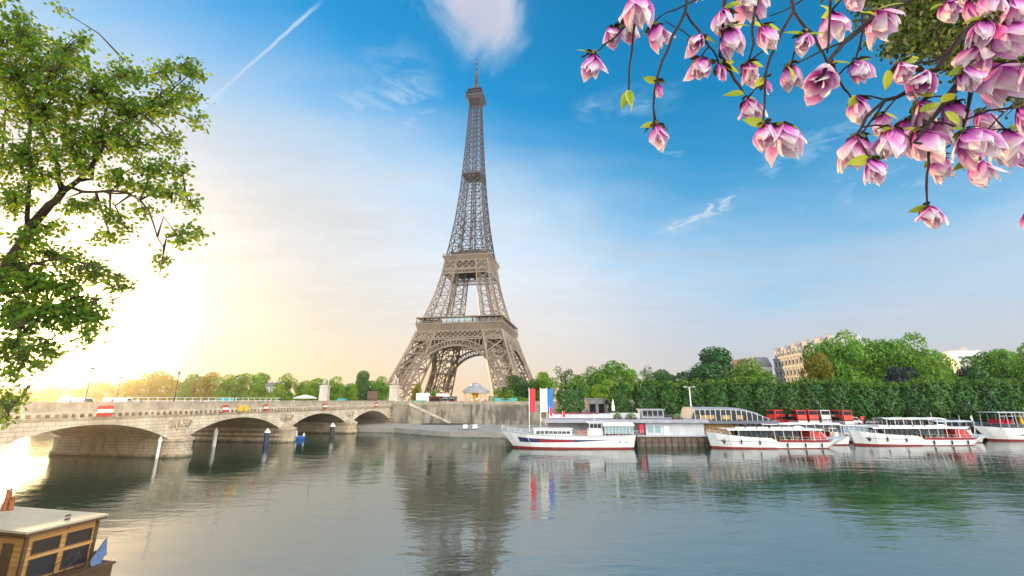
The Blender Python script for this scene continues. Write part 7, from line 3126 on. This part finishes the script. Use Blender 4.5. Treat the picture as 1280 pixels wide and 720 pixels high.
# clipped hedge, turquoise bus, and thin white mast between the carousel and the trees
x0, x1 = at_y(611, 500, 206).x, at_y(627, 500, 206).x
rng_ = np.random.default_rng(3)
n = 900
hw = (x1 - x0) / 2
P = rng_.uniform(-1, 1, (n, 3))
ax = rng_.integers(0, 3, n)
P[np.arange(n), ax] = np.sign(P[np.arange(n), ax])
N = np.zeros((n, 3))
N[np.arange(n), ax] = np.sign(P[np.arange(n), ax])
N += rng_.normal(size=(n, 3)) * 0.4
N /= np.linalg.norm(N, axis=1, keepdims=True)
V, F = cards(P * np.array([hw, 1.0, 1.5]) + np.array([0, 0, 1.5]), N, 0.5 * rng_.uniform(.6, 1.2, n), rng_)
o = from_arrays('hedge', V, F, M['leaf_bright'])
o.location = ((x0 + x1) / 2, 206, GZ)
tag(o, 'low bright green hedge right of the carousel', 'hedge')
p = at_y(630, 500, 190)
put(TQ, (p.x - 1.5, 190, GZ), R(0), 'turquoise van on the far bank, under the lime bush', 'van')
p2_ = at_y(637, 500, 190)
put(TQ, (p2_.x + 0.6, 191, GZ), R(180), 'turquoise van parked nose to tail, right of the other one under the lime bush', 'van')
p = at_y(611.5, 500, 196)
put(LAMP, (p.x, 196, GZ), 0, 'thin white lamp post between carousel and hedge', 'street lamp', None, (1, 1, 0.62))
p = at_y(546, 500, 220)
put(LAMP, (p.x, 220, GZ), 0, 'tall thin pole standing before the far tower leg', 'street lamp', None, (1, 1, 1.5))
# round-headed sign and white parapet bits near the near statue
o = empty('road_gantry', bpt(1.0, 9, 8.8), 0, 'dark square board on two posts left of the near statue', 'sign')
mb = MB()
mb.bb(-2.1, 2.1, -0.08, 0.08, 1.9, 5.2)
mb.build('panel', M['brown'], o)
mb = MB()
mb.bb(-2.2, -2.1, -0.1, 0.1, 0, 5.4)
mb.bb(2.1, 2.2, -0.1, 0.1, 0, 5.4)
mb.build('posts', M['dark'], o)

# ------------------------------------------------------------------ stone portal with two dark doorways in the embankment
Yp = 152.5
xa, xb = at_y(736, 500, Yp).x, at_y(756, 500, Yp).x
o = empty('stone_portal', ((xa + xb) / 2, Yp, 3.2), 0, 'grey stone portal with two tall dark doorways between clipped trees', 'portal')
w = xb - xa
mb = MB()
mb.bb(-w / 2 - 0.5, -w / 2 + 0.15, 0, 2.5, 0, 6.0)
mb.bb(w / 2 - 0.15, w / 2 + 0.5, 0, 2.5, 0, 6.0)
mb.bb(-0.5, 0.5, 0, 2.5, 0, 6.0)
mb.bb(-w / 2 - 0.9, w / 2 + 0.9, -0.2, 2.6, 6.0, 7.6)
mb.bb(-w / 2 - 1.1, w / 2 + 1.1, -0.4, 2.7, 7.6, 7.95)
mb.build('surround', M['grey_stone'] if 'grey_stone' in M else M['stone_dark'], o)
for a, b in ((-w / 2 + 0.15, -0.5), (0.5, w / 2 - 0.15)):
    mb = MB()
    mb.bb(a, b, 1.6, 1.8, 0, 6.0)
    mb.build('doorway', M['opening'], o)

# ================================================================== buildings behind the trees
def ornate_building():
    """long stone block with mansard, dormers and little corner domes"""
    zt = 36.0
    pa, pb = at_y(966, 440, 300), at_y(1036, 440, 238)
    d = Vector((pb.x - pa.x, pb.y - pa.y, 0))
    Ln = d.length
    ang = math.atan2(d.y, d.x)
    o = empty('stone_building', (pa.x, pa.y, GZ), ang, 'ornate pale stone building with domed dormers rising behind the plane trees', 'building')
    mb = MB()
    mb.bb(0, Ln, 0, 22, 0, zt * 0.78)
    wl = mb.build('wall', M['cream'], o)
    mb = MB()
    for z in (zt * 0.30, zt * 0.60, zt * 0.78):
        mb.bb(-0.5, Ln + 0.5, -0.6, 22.5, z - 0.5, z + 0.35)
    k = int(Ln / 4.2)
    for i in range(k + 1):
        x = Ln * i / k
        mb.bb(x - 0.35, x + 0.35, -0.3, 0, 0.5, zt * 0.78 - .55)
    mb.build('cornice', M['cream'], wl)
    rows = [0.08, 0.20, 0.34, 0.47, 0.64]
    cnt = 0
    for i in range(k):
        xc = Ln * (i + 0.5) / k
        for r_ in rows:
            if cnt >= 100:
                break
            mb = MB()
            z0 = zt * r_
            mb.bb(xc - 0.85, xc + 0.85, -0.06, -0.003, z0, z0 + 2.9)
            mb.build('window', M['glass'], wl)
            cnt += 1
    mb = MB()
    for i in range(k):
        xc = Ln * (i + 0.5) / k
        for r_ in rows[2:4]:
            z0 = zt * r_
            mb.bb(xc - 1.2, xc + 1.2, -0.9, -0.07, z0 - 0.3, z0 - 0.1)
    mb.build('balcony', M['stone_dark'], wl)
    mb = MB()
    z0 = zt * 0.78 + 0.35
    mb.add([(0.2, 0.3, z0), (Ln - 0.2, 0.3, z0), (Ln - .2, 21.7, z0), (0.2, 21.7, z0), (1.5, 3.5, zt), (Ln - 1.5, 3.5, zt), (Ln - 1.5, 18, zt), (1.5, 18, zt)],
           [(3, 2, 1, 0), (4, 5, 6, 7), (0, 1, 5, 4), (1, 2, 6, 5), (2, 3, 7, 6), (3, 0, 4, 7)])
    rf = mb.build('roof', M['cream'], o)
    for i in range(k):
        xc = Ln * (i + 0.5) / k
        mb = MB()
        big = i % 3 == 0
        hgt = 5.4 if big else 3.6
        mb.box((xc, 1.6, z0 + hgt / 2), (2.9 if big else 2.0, 2.6, hgt))
        dm = mb.build('dormer', M['cream'], rf)
        mb = MB()
        r0 = 1.8 if big else 1.2
        mb.lathe((xc, 1.6, z0 + hgt), [(r0, 0), (r0 * 0.95, 0.6), (r0 * 0.7, 1.5 if big else 0.9), (0.15, 2.4 if big else 1.4), (0.05, 3.4 if big else 1.8)], 10)
        mb.build('dome', M['roof_grey'], dm)
        mb = MB()
        mb.bb(xc - 0.6, xc + 0.6, 0.23, 0.29, z0 + 0.7, z0 + 2.7)
        mb.build('window', M['glass'], dm)
    for i in range(5):
        x = Ln * (i + 0.6) / 5
        mb = MB()
        mb.box((x, 12, zt + 1.4), (2.4, 1.2, 3.2))
        mb.build('chimney', M['stone_dark'], rf)


ornate_building()


def modern_block():
    Y = 260
    xa, xb = at_y(1200, 460, Y).x, at_y(1240, 460, Y).x
    zt = at_y(1215, 438, Y).z
    o = empty('apartment_block', (xa, Y, GZ), R(-4), 'modern white apartment block with banded balconies behind the trees at right', 'building')
    w = xb - xa
    h = zt - GZ
    mb = MB()
    mb.bb(0, w, 0, 14, 0, h - 3)
    mb.bb(w * 0.12, w * 0.80, 1.5, 12, h - 3, h)
    wl = mb.build('wall', M['white'], o)
    nf = int((h - 3) / 3.1)
    for f in range(nf):
        z = h - 3 - 3.1 * (f + 1)
        mb = MB()
        mb.bb(-0.3, w + 0.3, -1.4, -0.002, z - 0.1, z + 0.95)
        mb.build('balcony', M['flag_white'], wl)
        for i in range(5):
            mb = MB()
            a = 0.4 + i * (w - 0.8) / 5
            mb.bb(a, a + (w - 0.8) / 5 - 0.5, -0.06, -0.003, z + 0.97, z + 2.7)
            mb.build('window', M['glass'], wl)
    mb = MB()
    mb.bb(w * 0.10, w * 0.82, 1.2, 12.2, h, h + 0.5)
    mb.bb(w * 0.45, w * 0.55, 4, 7, h + .5, h + 2.2)
    mb.build('roof', M['cream'], o)


modern_block()
for px0, px1, ty, Y, wm, rm, lb in ((925, 950, 449, 320, 'cream', 'brown', 'distant house with a low brown roof left of the ornate stone building'), (948, 968, 446, 300, 'cream', 'slate', 'distant blue slate mansard roof touching the ornate stone building'), (330, 345, 478, 330, 'cream', 'slate', 'far pale house glimpsed between the trees beyond the bridge'), (434, 446, 480, 330, 'cream', 'roof_grey', 'far grey roofed house beyond the bridge near the tower')):
    xa, xb = at_y(px0, 480, Y).x, at_y(px1, 480, Y).x
    zt = at_y(px0, ty, Y).z - GZ
    o = empty('town_house', (xa, Y, GZ), 0, lb, 'building')
    w = xb - xa
    mb = MB()
    mb.bb(0, w, 0, 12, 0, zt * 0.78)
    wl = mb.build('wall', M[wm], o)
    mb = MB()
    mb.box((w / 2, 6, zt * 0.89), (w + 0.6, 12.6, zt * 0.22), top=(0.8, 0.55))
    rf = mb.build('roof', M[rm], o)
    for i in range(4):
        for f in range(5):
            mb = MB()
            a = w * (i + 0.3) / 4
            mb.bb(a, a + w * 0.1, -0.05, -0.003, zt * (0.1 + 0.13 * f), zt * (0.1 + 0.13 * f) + 1.8)
            mb.build('window', M['glass'], wl)
    for i in range(2):
        mb = MB()
        mb.box((w * (0.25 + 0.5 * i), 6, zt + 0.7), (1.4, 0.9, 1.8))
        mb.build('chimney', M['cream'], rf)
# ================================================================== morning haze: one even box of air round everything
mb = MB()
mb.bb(-520, 520, -210, 480, -3.0, 345)
hz = mb.build('haze', [])
hm = bpy.data.materials.new('haze_air')
hm.use_nodes = True
for n in list(hm.node_tree.nodes):
    if n.type != 'OUTPUT_MATERIAL':
        hm.node_tree.nodes.remove(n)
pv = hm.node_tree.nodes.new('ShaderNodeVolumePrincipled')
pv.inputs['Color'].default_value = (0.97, 0.94, 0.90, 1)
pv.inputs['Density'].default_value = 0.00017
pv.inputs['Anisotropy'].default_value = 0.92
hm.node_tree.links.new(pv.outputs[0], [n for n in hm.node_tree.nodes if n.type == 'OUTPUT_MATERIAL'][0].inputs['Volume'])
hz.data.materials.clear()
hz.data.materials.append(hm)
tag(hz, kind='stuff')
